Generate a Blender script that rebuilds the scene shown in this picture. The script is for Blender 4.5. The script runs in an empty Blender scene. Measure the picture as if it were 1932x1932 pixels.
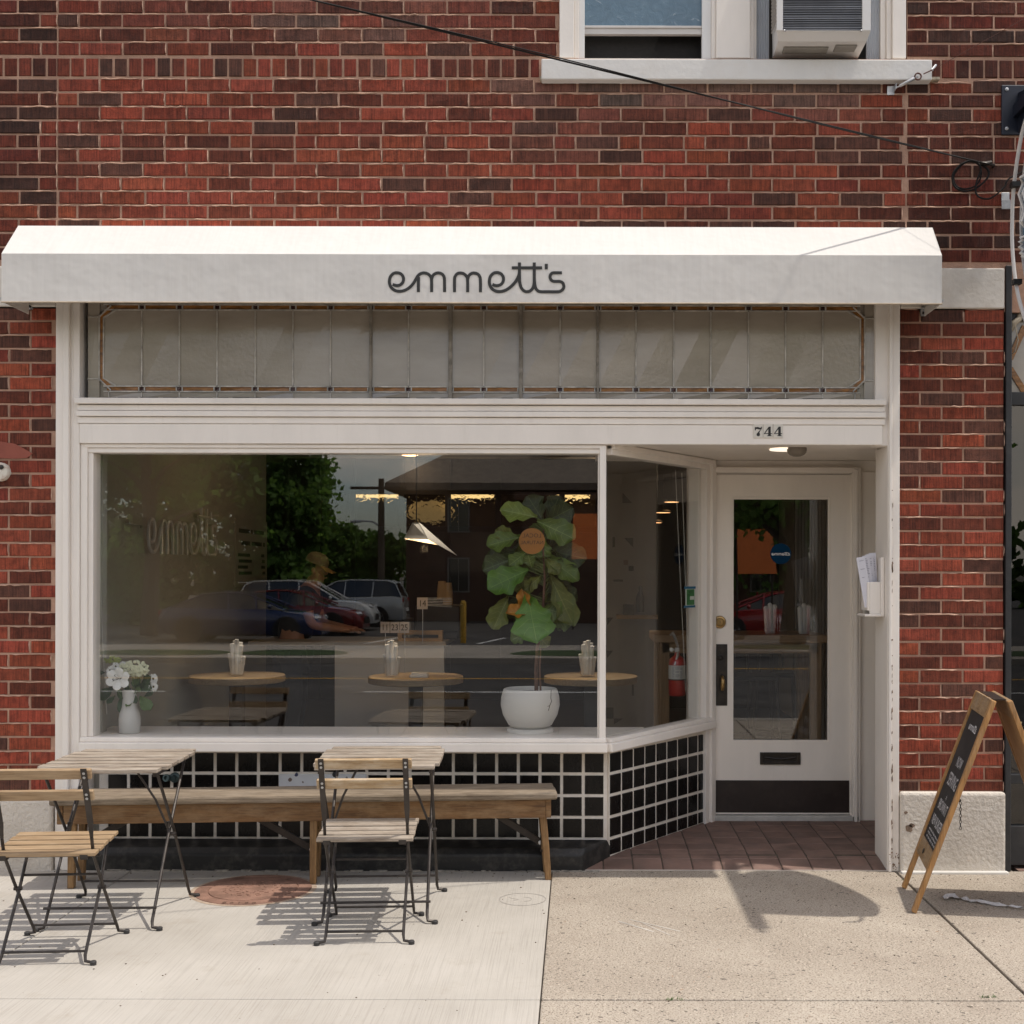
import bpy, bmesh, math, random
import numpy as np
from mathutils import Vector, Matrix, Quaternion

random.seed(7)
R = random.Random(11)
rad = math.radians
scene = bpy.context.scene
COL = scene.collection

# ---------------------------------------------------------------- camera
CAM_H, CAM_D, FPX, CX, CY = 1.497, 6.2, 2344.0, 1091.0, 1076.0
cd = bpy.data.cameras.new('camera')
cam = bpy.data.objects.new('camera', cd)
COL.objects.link(cam)
cam.location = (0, -CAM_D, CAM_H)
cam.rotation_mode = 'QUATERNION'
cam.rotation_quaternion = Quaternion((1, 0, 0), rad(90)) @ Quaternion((0, 0, 1), rad(0.12))
cd.sensor_width = 36.0
cd.lens = 36.0 * FPX / 1932.0
cd.shift_x = -(CX - 966.0) / 1932.0
cd.shift_y = (CY - 966.0) / 1932.0
cd.clip_start, cd.clip_end = 0.05, 1500.0
scene.camera = cam

# ---------------------------------------------------------------- sky + sun
SUN_DIR = Vector((-0.376, 0.060, -1.0)).normalized()      # the way the light travels
SUN_EL = math.asin(-SUN_DIR.z)
world = bpy.data.worlds.new("World")
scene.world = world
world.use_nodes = True
wn, wl = world.node_tree.nodes, world.node_tree.links
wn.clear()
w_out = wn.new('ShaderNodeOutputWorld')
w_bg = wn.new('ShaderNodeBackground')
w_bg.inputs['Strength'].default_value = 0.15
sky = wn.new('ShaderNodeTexSky')
sky.sky_type = 'NISHITA'
sky.sun_disc = False
sky.sun_elevation = SUN_EL
sky.sun_rotation = rad(90)
sky.dust_density = 1.6
w_tc = wn.new('ShaderNodeTexCoord')
w_map = wn.new('ShaderNodeMapping')
w_map.inputs['Scale'].default_value = (1.0, 1.0, 2.6)
w_no = wn.new('ShaderNodeTexNoise')
w_no.inputs['Scale'].default_value = 2.6
w_no.inputs['Detail'].default_value = 7
w_no.inputs['Roughness'].default_value = 0.56
w_cr = wn.new('ShaderNodeValToRGB')
w_cr.color_ramp.elements[0].position = 0.43
w_cr.color_ramp.elements[1].position = 0.62
w_mix = wn.new('ShaderNodeMix')
w_mix.data_type = 'RGBA'
w_mix.inputs[7].default_value = (7.8, 6.95, 6.0, 1)
wl.new(w_tc.outputs['Generated'], w_map.inputs['Vector'])
wl.new(w_map.outputs['Vector'], w_no.inputs['Vector'])
wl.new(w_no.outputs['Fac'], w_cr.inputs['Fac'])
wl.new(w_cr.outputs['Color'], w_mix.inputs[0])
wl.new(sky.outputs['Color'], w_mix.inputs[6])
wl.new(w_mix.outputs[2], w_bg.inputs['Color'])
wl.new(w_bg.outputs['Background'], w_out.inputs['Surface'])

sd = bpy.data.lights.new('sun', 'SUN')
sd.energy = 2.2
sd.angle = rad(0.53)
sd.color = (1.0, 0.945, 0.865)
sun = bpy.data.objects.new('sun', sd)
COL.objects.link(sun)
sun.rotation_mode = 'QUATERNION'
sun.rotation_quaternion = SUN_DIR.to_track_quat('-Z', 'Y')
sun.location = (8, -6, 20)

vs = scene.view_settings
scene.display_settings.display_device = 'sRGB'
vs.view_transform = 'Standard'
vs.look = 'None'
vs.exposure = 0.60
vs.gamma = 1.0
vs.use_curve_mapping = False
scene.render.engine = 'CYCLES'
cy = scene.cycles
cy.use_denoising = True
cy.max_bounces = 9
cy.diffuse_bounces = 4
cy.glossy_bounces = 4
cy.transmission_bounces = 6
cy.transparent_max_bounces = 24
cy.sample_clamp_indirect = 6.0
cy.caustics_reflective = False
cy.caustics_refractive = False

# ---------------------------------------------------------------- measuring helpers (photo measurements, 1932 px wide, to metres)
def W(px, py, Y):
    z = Y + CAM_D
    return Vector(((px - CX) * z / FPX, Y, CAM_H - (py - CY) * z / FPX))
def fx(px, Y=0.0): return (px - CX) * (Y + CAM_D) / FPX
def fz(py, Y=0.0): return CAM_H - (py - CY) * (Y + CAM_D) / FPX

# ---------------------------------------------------------------- objects
ORG = {}
def tag(o, label=None, cat=None, group=None, kind=None):
    if label: o['label'] = label
    if cat: o['category'] = cat
    if group: o['group'] = group
    if kind: o['kind'] = kind
    return o
def thing(name, label, cat, loc=(0, 0, 0), rot=0.0, group=None, kind=None):
    o = bpy.data.objects.new(name, None)
    o.empty_display_size = 0.1
    COL.objects.link(o)
    o.location = loc
    o.rotation_euler = (0, 0, rot)
    ORG[o.name] = Vector(loc)
    return tag(o, label, cat, group, kind)
def place(name, mesh, loc, parent, rot=None):
    o = bpy.data.objects.new(name, mesh)
    COL.objects.link(o)
    o.parent = parent
    o.location = Vector(loc) - ORG[parent.name]
    if rot is not None:
        o.rotation_euler = rot
    ORG[o.name] = ORG[parent.name]
    return o
def copy_tree(o, parent=None):
    c = o.copy()
    COL.objects.link(c)
    if parent is not None:
        c.parent = parent
    for ch in list(o.children):
        copy_tree(ch, c)
    return c

class MB:
    def __init__(s):
        s.v, s.f, s.c = [], [], []
    def add(s, vs_, fs_, col=None):
        b = len(s.v)
        s.v.extend([tuple(p) for p in vs_])
        s.f.extend([tuple(i + b for i in q) for q in fs_])
        s.c.extend([col] * len(fs_))
        return s
    def box(s, x0, x1, y0, y1, z0, z1, M=None, col=None):
        p = [Vector(q) for q in ((x0, y0, z0), (x1, y0, z0), (x1, y1, z0), (x0, y1, z0),
                                 (x0, y0, z1), (x1, y0, z1), (x1, y1, z1), (x0, y1, z1))]
        if M is not None: p = [M @ q for q in p]
        return s.add(p, [(0, 3, 2, 1), (4, 5, 6, 7), (0, 1, 5, 4), (1, 2, 6, 5), (2, 3, 7, 6), (3, 0, 4, 7)], col)
    def bar(s, a, b, w, h, up=(0, 0, 1), col=None):
        a, b = Vector(a), Vector(b)
        d = (b - a)
        L = d.length
        d.normalize()
        u = Vector(up)
        x = d.cross(u)
        if x.length < 1e-4: x = d.cross(Vector((1, 0, 0)))
        x.normalize()
        u = x.cross(d)
        M = Matrix((x, d, u)).transposed().to_4x4()
        M.translation = a
        return s.box(-w / 2, w / 2, 0, L, -h / 2, h / 2, M, col)
    def tube(s, pts, r, n=8, closed=False, col=None):
        pts = [Vector(p) for p in pts]
        m = len(pts)
        rs = r if isinstance(r, (list, tuple)) else [r] * m
        vs_, fs_ = [], []
        prev = None
        for i, p in enumerate(pts):
            if closed: t = pts[(i + 1) % m] - pts[i - 1]
            else: t = pts[min(i + 1, m - 1)] - pts[max(i - 1, 0)]
            if t.length < 1e-9: t = Vector((0, 0, 1))
            t.normalize()
            if prev is None:
                a = t.cross(Vector((0, 0, 1)))
                if a.length < 1e-3: a = t.cross(Vector((0, 1, 0)))
            else:
                a = prev - t * prev.dot(t)
                if a.length < 1e-5: a = t.cross(Vector((0, 0, 1)))
            a.normalize()
            prev = a
            b = t.cross(a)
            for k in range(n):
                an = 2 * math.pi * k / n
                vs_.append(p + (a * math.cos(an) + b * math.sin(an)) * rs[i])
        for i in range(m if closed else m - 1):
            j = (i + 1) % m
            for k in range(n):
                k2 = (k + 1) % n
                fs_.append((i * n + k, i * n + k2, j * n + k2, j * n + k))
        if not closed:
            fs_.append(tuple(range(n))[::-1])
            fs_.append(tuple((m - 1) * n + k for k in range(n)))
        return s.add(vs_, fs_, col)
    def lathe(s, prof, n=24, M=None, col=None):
        vs_, fs_ = [], []
        for (r, z) in prof:
            for k in range(n):
                a = 2 * math.pi * k / n
                q = Vector((r * math.cos(a), r * math.sin(a), z))
                vs_.append(M @ q if M is not None else q)
        for i in range(len(prof) - 1):
            for k in range(n):
                k2 = (k + 1) % n
                fs_.append((i * n + k, i * n + k2, (i + 1) * n + k2, (i + 1) * n + k))
        if prof[0][0] > 1e-6: fs_.append(tuple(range(n))[::-1])
        if prof[-1][0] > 1e-6: fs_.append(tuple((len(prof) - 1) * n + k for k in range(n)))
        return s.add(vs_, fs_, col)
    def prism(s, poly, d0, d1, M=None, col=None):
        """polygon in local XZ extruded along local Y from d0 to d1"""
        n = len(poly)
        vs_ = [Vector((x, d0, z)) for x, z in poly] + [Vector((x, d1, z)) for x, z in poly]
        if M is not None: vs_ = [M @ q for q in vs_]
        fs_ = [tuple(range(n)), tuple(range(2 * n - 1, n - 1, -1))]
        fs_ += [(i, i + n, (i + 1) % n + n, (i + 1) % n) for i in range(n)]
        return s.add(vs_, fs_, col)
    def ball(s, c, r, n=10, m=6, sc=(1, 1, 1), M=None, col=None):
        vs_, fs_ = [], []
        for i in range(m + 1):
            th = math.pi * i / m
            for k in range(n):
                a = 2 * math.pi * k / n
                q = Vector((r * math.sin(th) * math.cos(a) * sc[0], r * math.sin(th) * math.sin(a) * sc[1], r * math.cos(th) * sc[2]))
                if M is not None: q = M @ q
                vs_.append(q + Vector(c))
        for i in range(m):
            for k in range(n):
                k2 = (k + 1) % n
                fs_.append((i * n + k, (i + 1) * n + k, (i + 1) * n + k2, i * n + k2))
        return s.add(vs_, fs_, col)
    def mesh(s, name, mat=None, org=(0, 0, 0), smooth=False):
        me = bpy.data.meshes.new(name)
        ox, oy, oz = org
        me.from_pydata([(x - ox, y - oy, z - oz) for x, y, z in s.v], [], s.f)
        if any(c is not None for c in s.c):
            at = me.attributes.new('tint', 'FLOAT_COLOR', 'FACE')
            flat = []
            for c in s.c: flat.extend((*(c or (1, 1, 1)), 1.0))
            at.data.foreach_set('color', flat)
        if mat is not None: me.materials.append(mat)
        if smooth:
            me.polygons.foreach_set('use_smooth', [True] * len(me.polygons))
        me.update()
        return me
    def build(s, name, mat, parent=None, smooth=False, bevel=0.0, local=False, org=(0, 0, 0), autosmooth=None):
        if parent is not None and not local: org = ORG[parent.name]
        me = s.mesh(name, mat, org, smooth)
        if smooth:
            bm = bmesh.new(); bm.from_mesh(me)
            bmesh.ops.recalc_face_normals(bm, faces=bm.faces)
            lim = rad(autosmooth or 42)
            for e in bm.edges:
                if len(e.link_faces) == 2 and e.calc_face_angle(0) > lim: e.smooth = False
            bm.to_mesh(me); bm.free()
        o = bpy.data.objects.new(name, me)
        COL.objects.link(o)
        if parent is not None:
            o.parent = parent
            ORG[o.name] = ORG[parent.name]
        else:
            o.location = org
            ORG[o.name] = Vector(org)
        if bevel > 0:
            b = o.modifiers.new('bevel', 'BEVEL')
            b.width = bevel; b.segments = 2; b.limit_method = 'ANGLE'; b.angle_limit = rad(40)
        return o

def frame_matrix(o, x, y, z):
    M = Matrix((Vector(x), Vector(y), Vector(z))).transposed().to_4x4()
    M.translation = Vector(o)
    return M

def spline(pts, sub=6):
    P = [Vector((*p, 0)) if len(p) == 2 else Vector(p) for p in pts]
    out = []
    for i in range(len(P) - 1):
        p0, p1, p2, p3 = P[max(i - 1, 0)], P[i], P[i + 1], P[min(i + 2, len(P) - 1)]
        for k in range(sub):
            t = k / sub
            out.append(0.5 * ((2 * p1) + (p2 - p0) * t + (2 * p0 - 5 * p1 + 4 * p2 - p3) * t * t + (3 * p1 - p0 - 3 * p2 + p3) * t ** 3))
    out.append(P[-1])
    return out

# ---------------------------------------------------------------- materials
def srgb(r, g, b):
    f = lambda c: (c / 255 / 12.92) if c / 255 <= 0.04045 else ((c / 255 + 0.055) / 1.055) ** 2.4
    return (f(r), f(g), f(b))
MATS = {}
def nodes(name):
    m = bpy.data.materials.new(name)
    m.use_nodes = True
    nt = m.node_tree
    return m, nt.nodes, nt.links, nt.nodes['Principled BSDF']
def coords(n, l, scale=(1, 1, 1), rand=True, rot=None):
    tc = n.new('ShaderNodeTexCoord')
    mp = n.new('ShaderNodeMapping')
    mp.inputs['Scale'].default_value = scale
    if rot: mp.inputs['Rotation'].default_value = rot
    if rand:
        oi = n.new('ShaderNodeObjectInfo')
        mu = n.new('ShaderNodeMath'); mu.operation = 'MULTIPLY'; mu.inputs[1].default_value = 41.0
        va = n.new('ShaderNodeVectorMath'); va.operation = 'ADD'
        l.new(oi.outputs['Random'], mu.inputs[0])
        l.new(tc.outputs['Object'], va.inputs[0])
        l.new(mu.outputs[0], va.inputs[1])
        l.new(va.outputs[0], mp.inputs['Vector'])
    else:
        l.new(tc.outputs['Object'], mp.inputs['Vector'])
    return mp.outputs['Vector']
def noise(n, l, vec, scale, detail=4, rough=0.55, dist=0.0):
    t = n.new('ShaderNodeTexNoise')
    t.inputs['Scale'].default_value = scale
    t.inputs['Detail'].default_value = detail
    t.inputs['Roughness'].default_value = rough
    t.inputs['Distortion'].default_value = dist
    l.new(vec, t.inputs['Vector'])
    return t.outputs['Fac']
def ramp(n, l, fac, stops):
    r = n.new('ShaderNodeValToRGB')
    e = r.color_ramp.elements
    while len(e) < len(stops): e.new(0.5)
    for el, (p, c) in zip(e, stops):
        el.position = p
        el.color = (*c, 1) if len(c) == 3 else c
    l.new(fac, r.inputs['Fac'])
    return r.outputs['Color']
def mixc(n, l, fac, a, b, mode='MIX'):
    m = n.new('ShaderNodeMix'); m.data_type = 'RGBA'; m.blend_type = mode
    for sock, v in ((m.inputs[0], fac), (m.inputs[6], a), (m.inputs[7], b)):
        if isinstance(v, (int, float)): sock.default_value = v
        elif isinstance(v, tuple): sock.default_value = (*v[:3], 1)
        else: l.new(v, sock)
    return m.outputs[2]
def bumpn(n, l, h, strength, dist=0.01, prev=None):
    b = n.new('ShaderNodeBump')
    b.inputs['Strength'].default_value = strength
    b.inputs['Distance'].default_value = dist
    l.new(h, b.inputs['Height'])
    if prev is not None: l.new(prev, b.inputs['Normal'])
    return b.outputs['Normal']

def mat(name, col, rough=0.5, metal=0.0, var=0.12, vs_=6.0, bump=0.0, bs=80.0, spec=0.5, stretch=(1, 1, 1), coat=0.0, rvar=0.0, dirt=None, dirt_amt=0.0, dirt_scale=5.0):
    if name in MATS: return MATS[name]
    m, n, l, p = nodes(name)
    vec = coords(n, l, stretch)
    lo = tuple(c * (1 - var) for c in col); hi = tuple(min(1, c * (1 + var)) for c in col)
    f = noise(n, l, vec, vs_, 5)
    c = ramp(n, l, f, [(0.3, lo), (0.7, hi)])
    if dirt is not None:
        d = noise(n, l, coords(n, l, (1, 1, 1)), dirt_scale, 8, 0.65)
        dm = ramp(n, l, d, [(0.48, (0, 0, 0)), (0.75, (dirt_amt,) * 3)])
        c = mixc(n, l, dm, c, dirt)
    l.new(c, p.inputs['Base Color'])
    p.inputs['Roughness'].default_value = rough
    if rvar:
        mr = n.new('ShaderNodeMapRange')
        mr.inputs['To Min'].default_value = max(0.02, rough - rvar); mr.inputs['To Max'].default_value = min(1, rough + rvar)
        l.new(noise(n, l, vec, vs_ * 2.3, 4), mr.inputs['Value'])
        l.new(mr.outputs['Result'], p.inputs['Roughness'])
    p.inputs['Metallic'].default_value = metal
    p.inputs['Specular IOR Level'].default_value = spec
    p.inputs['Coat Weight'].default_value = coat
    if bump:
        l.new(bumpn(n, l, noise(n, l, vec, bs, 5), bump, 0.004), p.inputs['Normal'])
    MATS[name] = m
    return m

def wood(name, dark, light, rough=0.65, axis='x', grain=1.0, bump=0.35, wear=None, wear_amt=0.0):
    if name in MATS: return MATS[name]
    m, n, l, p = nodes(name)
    sc = {'x': (1.6, 26, 26), 'y': (26, 1.6, 26), 'z': (26, 26, 1.6)}[axis]
    vec = coords(n, l, tuple(s * grain for s in sc))
    f = noise(n, l, vec, 1.6, 6, 0.6, 0.6)
    f2 = noise(n, l, vec, 7.0, 4, 0.6)
    c = ramp(n, l, f, [(0.30, dark), (0.48, tuple((a + b) / 2 for a, b in zip(dark, light))), (0.68, light)])
    c = mixc(n, l, 0.35, c, ramp(n, l, f2, [(0.35, tuple(x * 0.45 for x in dark)), (0.6, light)]))
    if wear is not None:
        w = noise(n, l, coords(n, l, (3, 9, 9) if axis == 'x' else (9, 9, 3)), 2.2, 7, 0.7)
        c = mixc(n, l, ramp(n, l, w, [(0.45, (0, 0, 0)), (0.66, (wear_amt,) * 3)]), c, wear)
    l.new(c, p.inputs['Base Color'])
    p.inputs['Roughness'].default_value = rough
    p.inputs['Specular IOR Level'].default_value = 0.35
    l.new(bumpn(n, l, f2, bump, 0.003), p.inputs['Normal'])
    MATS[name] = m
    return m

def glass(name, tint=(0.9, 0.92, 0.9), r0=0.055, r90=0.8, bump=0.0, bs=30):
    if name in MATS: return MATS[name]
    m, n, l, p = nodes(name)
    n.remove(p)
    out = n['Material Output']
    tr = n.new('ShaderNodeBsdfTransparent'); tr.inputs['Color'].default_value = (*tint, 1)
    gl = n.new('ShaderNodeBsdfAnisotropic'); gl.inputs['Roughness'].default_value = 0.0
    gl.inputs['Color'].default_value = (1, 1, 1, 1)
    lw = n.new('ShaderNodeLayerWeight'); lw.inputs['Blend'].default_value = 0.5
    pw = n.new('ShaderNodeMath'); pw.operation = 'POWER'; pw.inputs[1].default_value = 5.0
    mr = n.new('ShaderNodeMapRange'); mr.inputs['To Min'].default_value = r0; mr.inputs['To Max'].default_value = r90
    mx = n.new('ShaderNodeMixShader')
    l.new(lw.outputs['Facing'], pw.inputs[0]); l.new(pw.outputs[0], mr.inputs['Value'])
    l.new(mr.outputs['Result'], mx.inputs['Fac'])
    l.new(tr.outputs[0], mx.inputs[1]); l.new(gl.outputs[0], mx.inputs[2])
    if bump:
        nn = bumpn(n, l, noise(n, l, coords(n, l), bs, 2), bump, 0.002)
        l.new(nn, gl.inputs['Normal'])
    l.new(mx.outputs[0], out.inputs['Surface'])
    MATS[name] = m
    return m

def emit(name, col, strength):
    if name in MATS: return MATS[name]
    m, n, l, p = nodes(name)
    p.inputs['Base Color'].default_value = (*col, 1)
    p.inputs['Emission Color'].default_value = (*col, 1)
    p.inputs['Emission Strength'].default_value = strength
    MATS[name] = m
    return m

def brick_material():
    m, n, l, p = nodes('brick_face')
    at = n.new('ShaderNodeAttribute'); at.attribute_name = 'tint'
    vec = coords(n, l, (1, 1, 1))
    blot = noise(n, l, vec, 26, 6, 0.65)
    c = mixc(n, l, 1.0, at.outputs['Color'], ramp(n, l, blot, [(0.26, (0.55, 0.55, 0.55)), (0.50, (0.98, 0.98, 0.98)), (0.74, (1.3, 1.24, 1.22))]), 'MULTIPLY')
    comb = noise(n, l, coords(n, l, (120, 120, 4.5)), 1.0, 4, 0.75)
    c = mixc(n, l, 0.75, c, mixc(n, l, 1.0, c, ramp(n, l, comb, [(0.36, (0.45, 0.45, 0.45)), (0.60, (1.25, 1.25, 1.25))]), 'MULTIPLY'))
    pit = noise(n, l, vec, 190, 3, 0.6)
    c = mixc(n, l, ramp(n, l, pit, [(0.30, (0.75,) * 3), (0.40, (0, 0, 0))]), c, (0.02, 0.012, 0.01))
    chalk = noise(n, l, vec, 9, 8, 0.75)
    c = mixc(n, l, ramp(n, l, chalk, [(0.62, (0, 0, 0)), (0.85, (0.4,) * 3)]), c, (0.28, 0.165, 0.115))
    l.new(c, p.inputs['Base Color'])
    p.inputs['Roughness'].default_value = 0.8
    p.inputs['Specular IOR Level'].default_value = 0.3
    b1 = bumpn(n, l, comb, 0.9, 0.004)
    b2 = bumpn(n, l, noise(n, l, vec, 120, 4), 0.5, 0.004, b1)
    l.new(b2, p.inputs['Normal'])
    return m
M_BRICK = brick_material()
M_MORTAR = mat('mortar', (0.46, 0.285, 0.205), 0.95, var=0.22, vs_=9, bump=0.9, bs=140, spec=0.1, dirt=(0.27, 0.155, 0.11), dirt_amt=0.6, dirt_scale=2.2)
def white_paint_material(name='white_paint', base=(0.86, 0.80, 0.73), peel=True, rough=0.42):
    m, n, l, p = nodes(name)
    vec = coords(n, l, (1, 1, 1))
    big = noise(n, l, coords(n, l, (3.0, 3.0, 0.9)), 1.3, 6, 0.6)
    c = ramp(n, l, big, [(0.3, tuple(x * 0.90 for x in base)), (0.62, base)])
    st = noise(n, l, coords(n, l, (16, 16, 1.4)), 1.0, 6, 0.7)
    c = mixc(n, l, ramp(n, l, st, [(0.58, (0, 0, 0)), (0.85, (0.30,) * 3)]), c, (0.50, 0.44, 0.36))
    if peel:
        sp = noise(n, l, vec, 15, 9, 0.72)
        c = mixc(n, l, ramp(n, l, sp, [(0.70, (0, 0, 0)), (0.72, (0.65,) * 3)]), c, (0.30, 0.26, 0.21))
    l.new(c, p.inputs['Base Color'])
    p.inputs['Roughness'].default_value = rough
    p.inputs['Specular IOR Level'].default_value = 0.4
    b = bumpn(n, l, noise(n, l, vec, 45, 6, 0.6), 0.22, 0.003)
    l.new(bumpn(n, l, noise(n, l, coords(n, l, (40, 40, 2)), 1.0, 3), 0.12, 0.002, b), p.inputs['Normal'])
    MATS[name] = m
    return m
M_WHITE = white_paint_material()
M_DOORW = white_paint_material('door_paint', (0.89, 0.82, 0.735), False, 0.36)
M_GLASS = glass('window_glass', (0.97, 0.975, 0.97), 0.066)
M_STUCCO = mat('painted_stucco', (0.64, 0.585, 0.51), 0.85, var=0.09, vs_=3, bump=2.5, bs=48, spec=0.2, dirt=(0.36, 0.30, 0.24), dirt_amt=0.35, dirt_scale=4)
M_STONEW = mat('painted_stone', (0.66, 0.62, 0.56), 0.8, var=0.1, vs_=3, bump=0.5, bs=50, spec=0.25, dirt=(0.42, 0.36, 0.29), dirt_amt=0.5, dirt_scale=5)
M_BLACKP = mat('black_paint', (0.018, 0.018, 0.02), 0.45, var=0.3, vs_=5, bump=0.35, bs=25, dirt=(0.10, 0.09, 0.08), dirt_amt=0.25, dirt_scale=9)
M_STEEL = mat('dark_steel', (0.05, 0.042, 0.037), 0.42, metal=0.55, var=0.3, vs_=20, bump=0.15, bs=90)
M_GALV = mat('galvanised', (0.52, 0.52, 0.52), 0.42, metal=0.8, var=0.2, vs_=30)
M_RUBBER = mat('rubber_foot', (0.03, 0.028, 0.027), 0.7, var=0.2)
M_BLACK = mat('flat_black', (0.012, 0.012, 0.012), 0.6, var=0.1)
M_WPLASTIC = mat('white_plastic', (0.74, 0.73, 0.71), 0.4, var=0.04)

# ================================================================ GROUND
def concrete_new():
    m, n, l, p = nodes('new_concrete')
    vec = coords(n, l, (1, 1, 1), rand=False)
    broom = noise(n, l, coords(n, l, (170, 2.2, 1), rand=False), 1.0, 4, 0.65)
    big = noise(n, l, vec, 1.5, 7, 0.6)
    c = ramp(n, l, big, [(0.3, (0.385, 0.355, 0.31)), (0.65, (0.46, 0.428, 0.38))])
    c = mixc(n, l, 0.55, c, mixc(n, l, 1.0, c, ramp(n, l, broom, [(0.36, (0.80, 0.79, 0.78)), (0.52, (1.02, 1.02, 1.02))]), 'MULTIPLY'))
    st = noise(n, l, vec, 5.0, 9, 0.72)
    c = mixc(n, l, ramp(n, l, st, [(0.56, (0, 0, 0)), (0.78, (0.5,) * 3)]), c, (0.31, 0.26, 0.20))
    sp = noise(n, l, vec, 60, 2, 0.5)
    c = mixc(n, l, ramp(n, l, sp, [(0.745, (0, 0, 0)), (0.77, (0.8,) * 3)]), c, (0.11, 0.09, 0.07))
    l.new(c, p.inputs['Base Color'])
    p.inputs['Roughness'].default_value = 0.9
    p.inputs['Specular IOR Level'].default_value = 0.2
    b = bumpn(n, l, broom, 0.35, 0.004)
    l.new(bumpn(n, l, noise(n, l, vec, 160, 4), 0.25, 0.003, b), p.inputs['Normal'])
    return m
def concrete_old():
    m, n, l, p = nodes('old_concrete')
    vec = coords(n, l, (1, 1, 1), rand=False)
    big = noise(n, l, vec, 1.7, 7, 0.6)
    c = ramp(n, l, big, [(0.3, (0.325, 0.275, 0.22)), (0.68, (0.435, 0.38, 0.31))])
    for sc, lo, hi, colr, am in ((105, 0.60, 0.66, (0.56, 0.48, 0.39), 0.8), (70, 0.66, 0.71, (0.20, 0.135, 0.09), 0.8),
                                 (45, 0.66, 0.695, (0.075, 0.06, 0.05), 0.85), (150, 0.57, 0.61, (0.14, 0.11, 0.085), 0.8), (28, 0.70, 0.72, (0.06, 0.05, 0.045), 0.8), (34, 0.735, 0.755, (0.30, 0.16, 0.09), 0.6)):
        f = noise(n, l, coords(n, l, (1, 1, 1), rand=False, rot=(0, 0, sc * 0.37)), sc, 2, 0.5, 0.4)
        c = mixc(n, l, ramp(n, l, f, [(lo, (0, 0, 0)), (hi, (am,) * 3)]), c, colr)
    st = noise(n, l, vec, 3.2, 8, 0.7)
    c = mixc(n, l, ramp(n, l, st, [(0.58, (0, 0, 0)), (0.8, (0.4,) * 3)]), c, (0.22, 0.17, 0.13))
    l.new(c, p.inputs['Base Color'])
    p.inputs['Roughness'].default_value = 0.92
    p.inputs['Specular IOR Level'].default_value = 0.2
    b = bumpn(n, l, noise(n, l, vec, 90, 4, 0.6), 0.7, 0.005)
    l.new(bumpn(n, l, noise(n, l, vec, 240, 3), 0.4, 0.003, b), p.inputs['Normal'])
    return m
M_CNEW, M_COLD = concrete_new(), concrete_old()
M_JOINT = mat('joint_dirt', (0.075, 0.06, 0.045), 1.0, var=0.5, vs_=14, bump=0.8, bs=80)
M_EARTH = mat('ground_earth', (0.10, 0.085, 0.06), 1.0, var=0.3, vs_=0.4)
M_ASPH = mat('asphalt', (0.075, 0.07, 0.066), 0.9, var=0.25, vs_=1.2, bump=0.5, bs=120, spec=0.25)
M_WALK = mat('far_concrete', (0.36, 0.32, 0.27), 0.9, var=0.15, vs_=0.8)
M_GRASS = mat('lawn_grass', (0.045, 0.075, 0.022), 1.0, var=0.35, vs_=3)

def plain(name, verts, faces, m, kind='structure', parent=None):
    b = MB(); b.add(verts, faces)
    o = b.build(name, m, parent)
    if parent is None: tag(o, kind=kind)
    return o
g = 600.0
plain('ground', [(-g, -g, -0.9), (g, -g, -0.9), (g, g, -0.9), (-g, g, -0.9)], [(0, 1, 2, 3)], M_EARTH)

pave = thing('pavement', None, None, (0, -1.8, 0), kind='structure')
b = MB(); b.box(-9, 7, -4.18, 0.06, -0.12, -0.018)
b.build('joint_bed', M_JOINT, pave)
gap = 0.006
xs = [-7.2, -5.7, -3.9, -2.217, -0.128, 1.585, 3.3, 5.0, 6.7]
ys = [-4.16, -1.868, 0.05]
for i in range(len(xs) - 1):
    for j in range(2):
        old = i >= 4
        y1 = ys[j + 1] if not (old and j == 1) else 0.0
        b = MB(); gx = gap if not (i == 4) else gap
        gg = 0.0022 if not old else 0.006
        b_l = 0.002 if i == 4 else gg
        b.box(xs[i] + b_l, xs[i + 1] - gg, ys[j] + gg, y1 - (gg if j == 0 else 0), -0.09, 0.0)
        b.build('paving_slab', M_COLD if old else M_CNEW, pave, bevel=0.005)
# scratched ring and stray chalk on the slabs
b = MB()
for rr, pts in ((0.0035, [(0.105 * math.cos(a), 0.105 * math.sin(a)) for a in np.linspace(0, 6.2, 40)]),
                (0.003, [(-0.04 + 0.02 * math.sin(t * 2), -0.02 + t * 0.02) for t in np.linspace(0, 2.4, 12)]),
                (0.003, [(0.03 * math.cos(t) + 0.01, 0.035 * math.sin(t)) for t in np.linspace(-1.6, 1.7, 14)])):
    for (x0, y0), (x1, y1) in zip(pts[:-1], pts[1:]):
        d = Vector((x1 - x0, y1 - y0, 0)); nn = Vector((-d.y, d.x, 0)).normalized() * rr / 2
        A, B = Vector((-0.25 + x0, -0.55 + y0, 0.0012)), Vector((-0.25 + x1, -0.55 + y1, 0.0012))
        b.add([A - nn, B - nn, B + nn, A + nn], [(0, 1, 2, 3)])
b.build('scratched_mark', mat('scratch', (0.30, 0.27, 0.24), 1.0, var=0.3), pave)
b = MB()
for k, (px, py, qx, qy, w) in enumerate(((1168, 1738, 1235, 1758, 0.010), (1190, 1735, 1285, 1757, 0.007), (1215, 1742, 1265, 1764, 0.005))):
    def gp(x, y):
        z = FPX * CAM_H / (y - CY); return Vector(((x - CX) * z / FPX, z - CAM_D, 0.0012))
    A, B = gp(px, py), gp(qx, qy); d = (B - A); nn = Vector((-d.y, d.x, 0)).normalized() * w / 2
    b.add([A - nn, B - nn, B + nn, A + nn], [(0, 1, 2, 3)])
b.build('chalk_mark', mat('chalk', (0.47, 0.43, 0.38), 1.0, var=0.3), pave)
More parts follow.
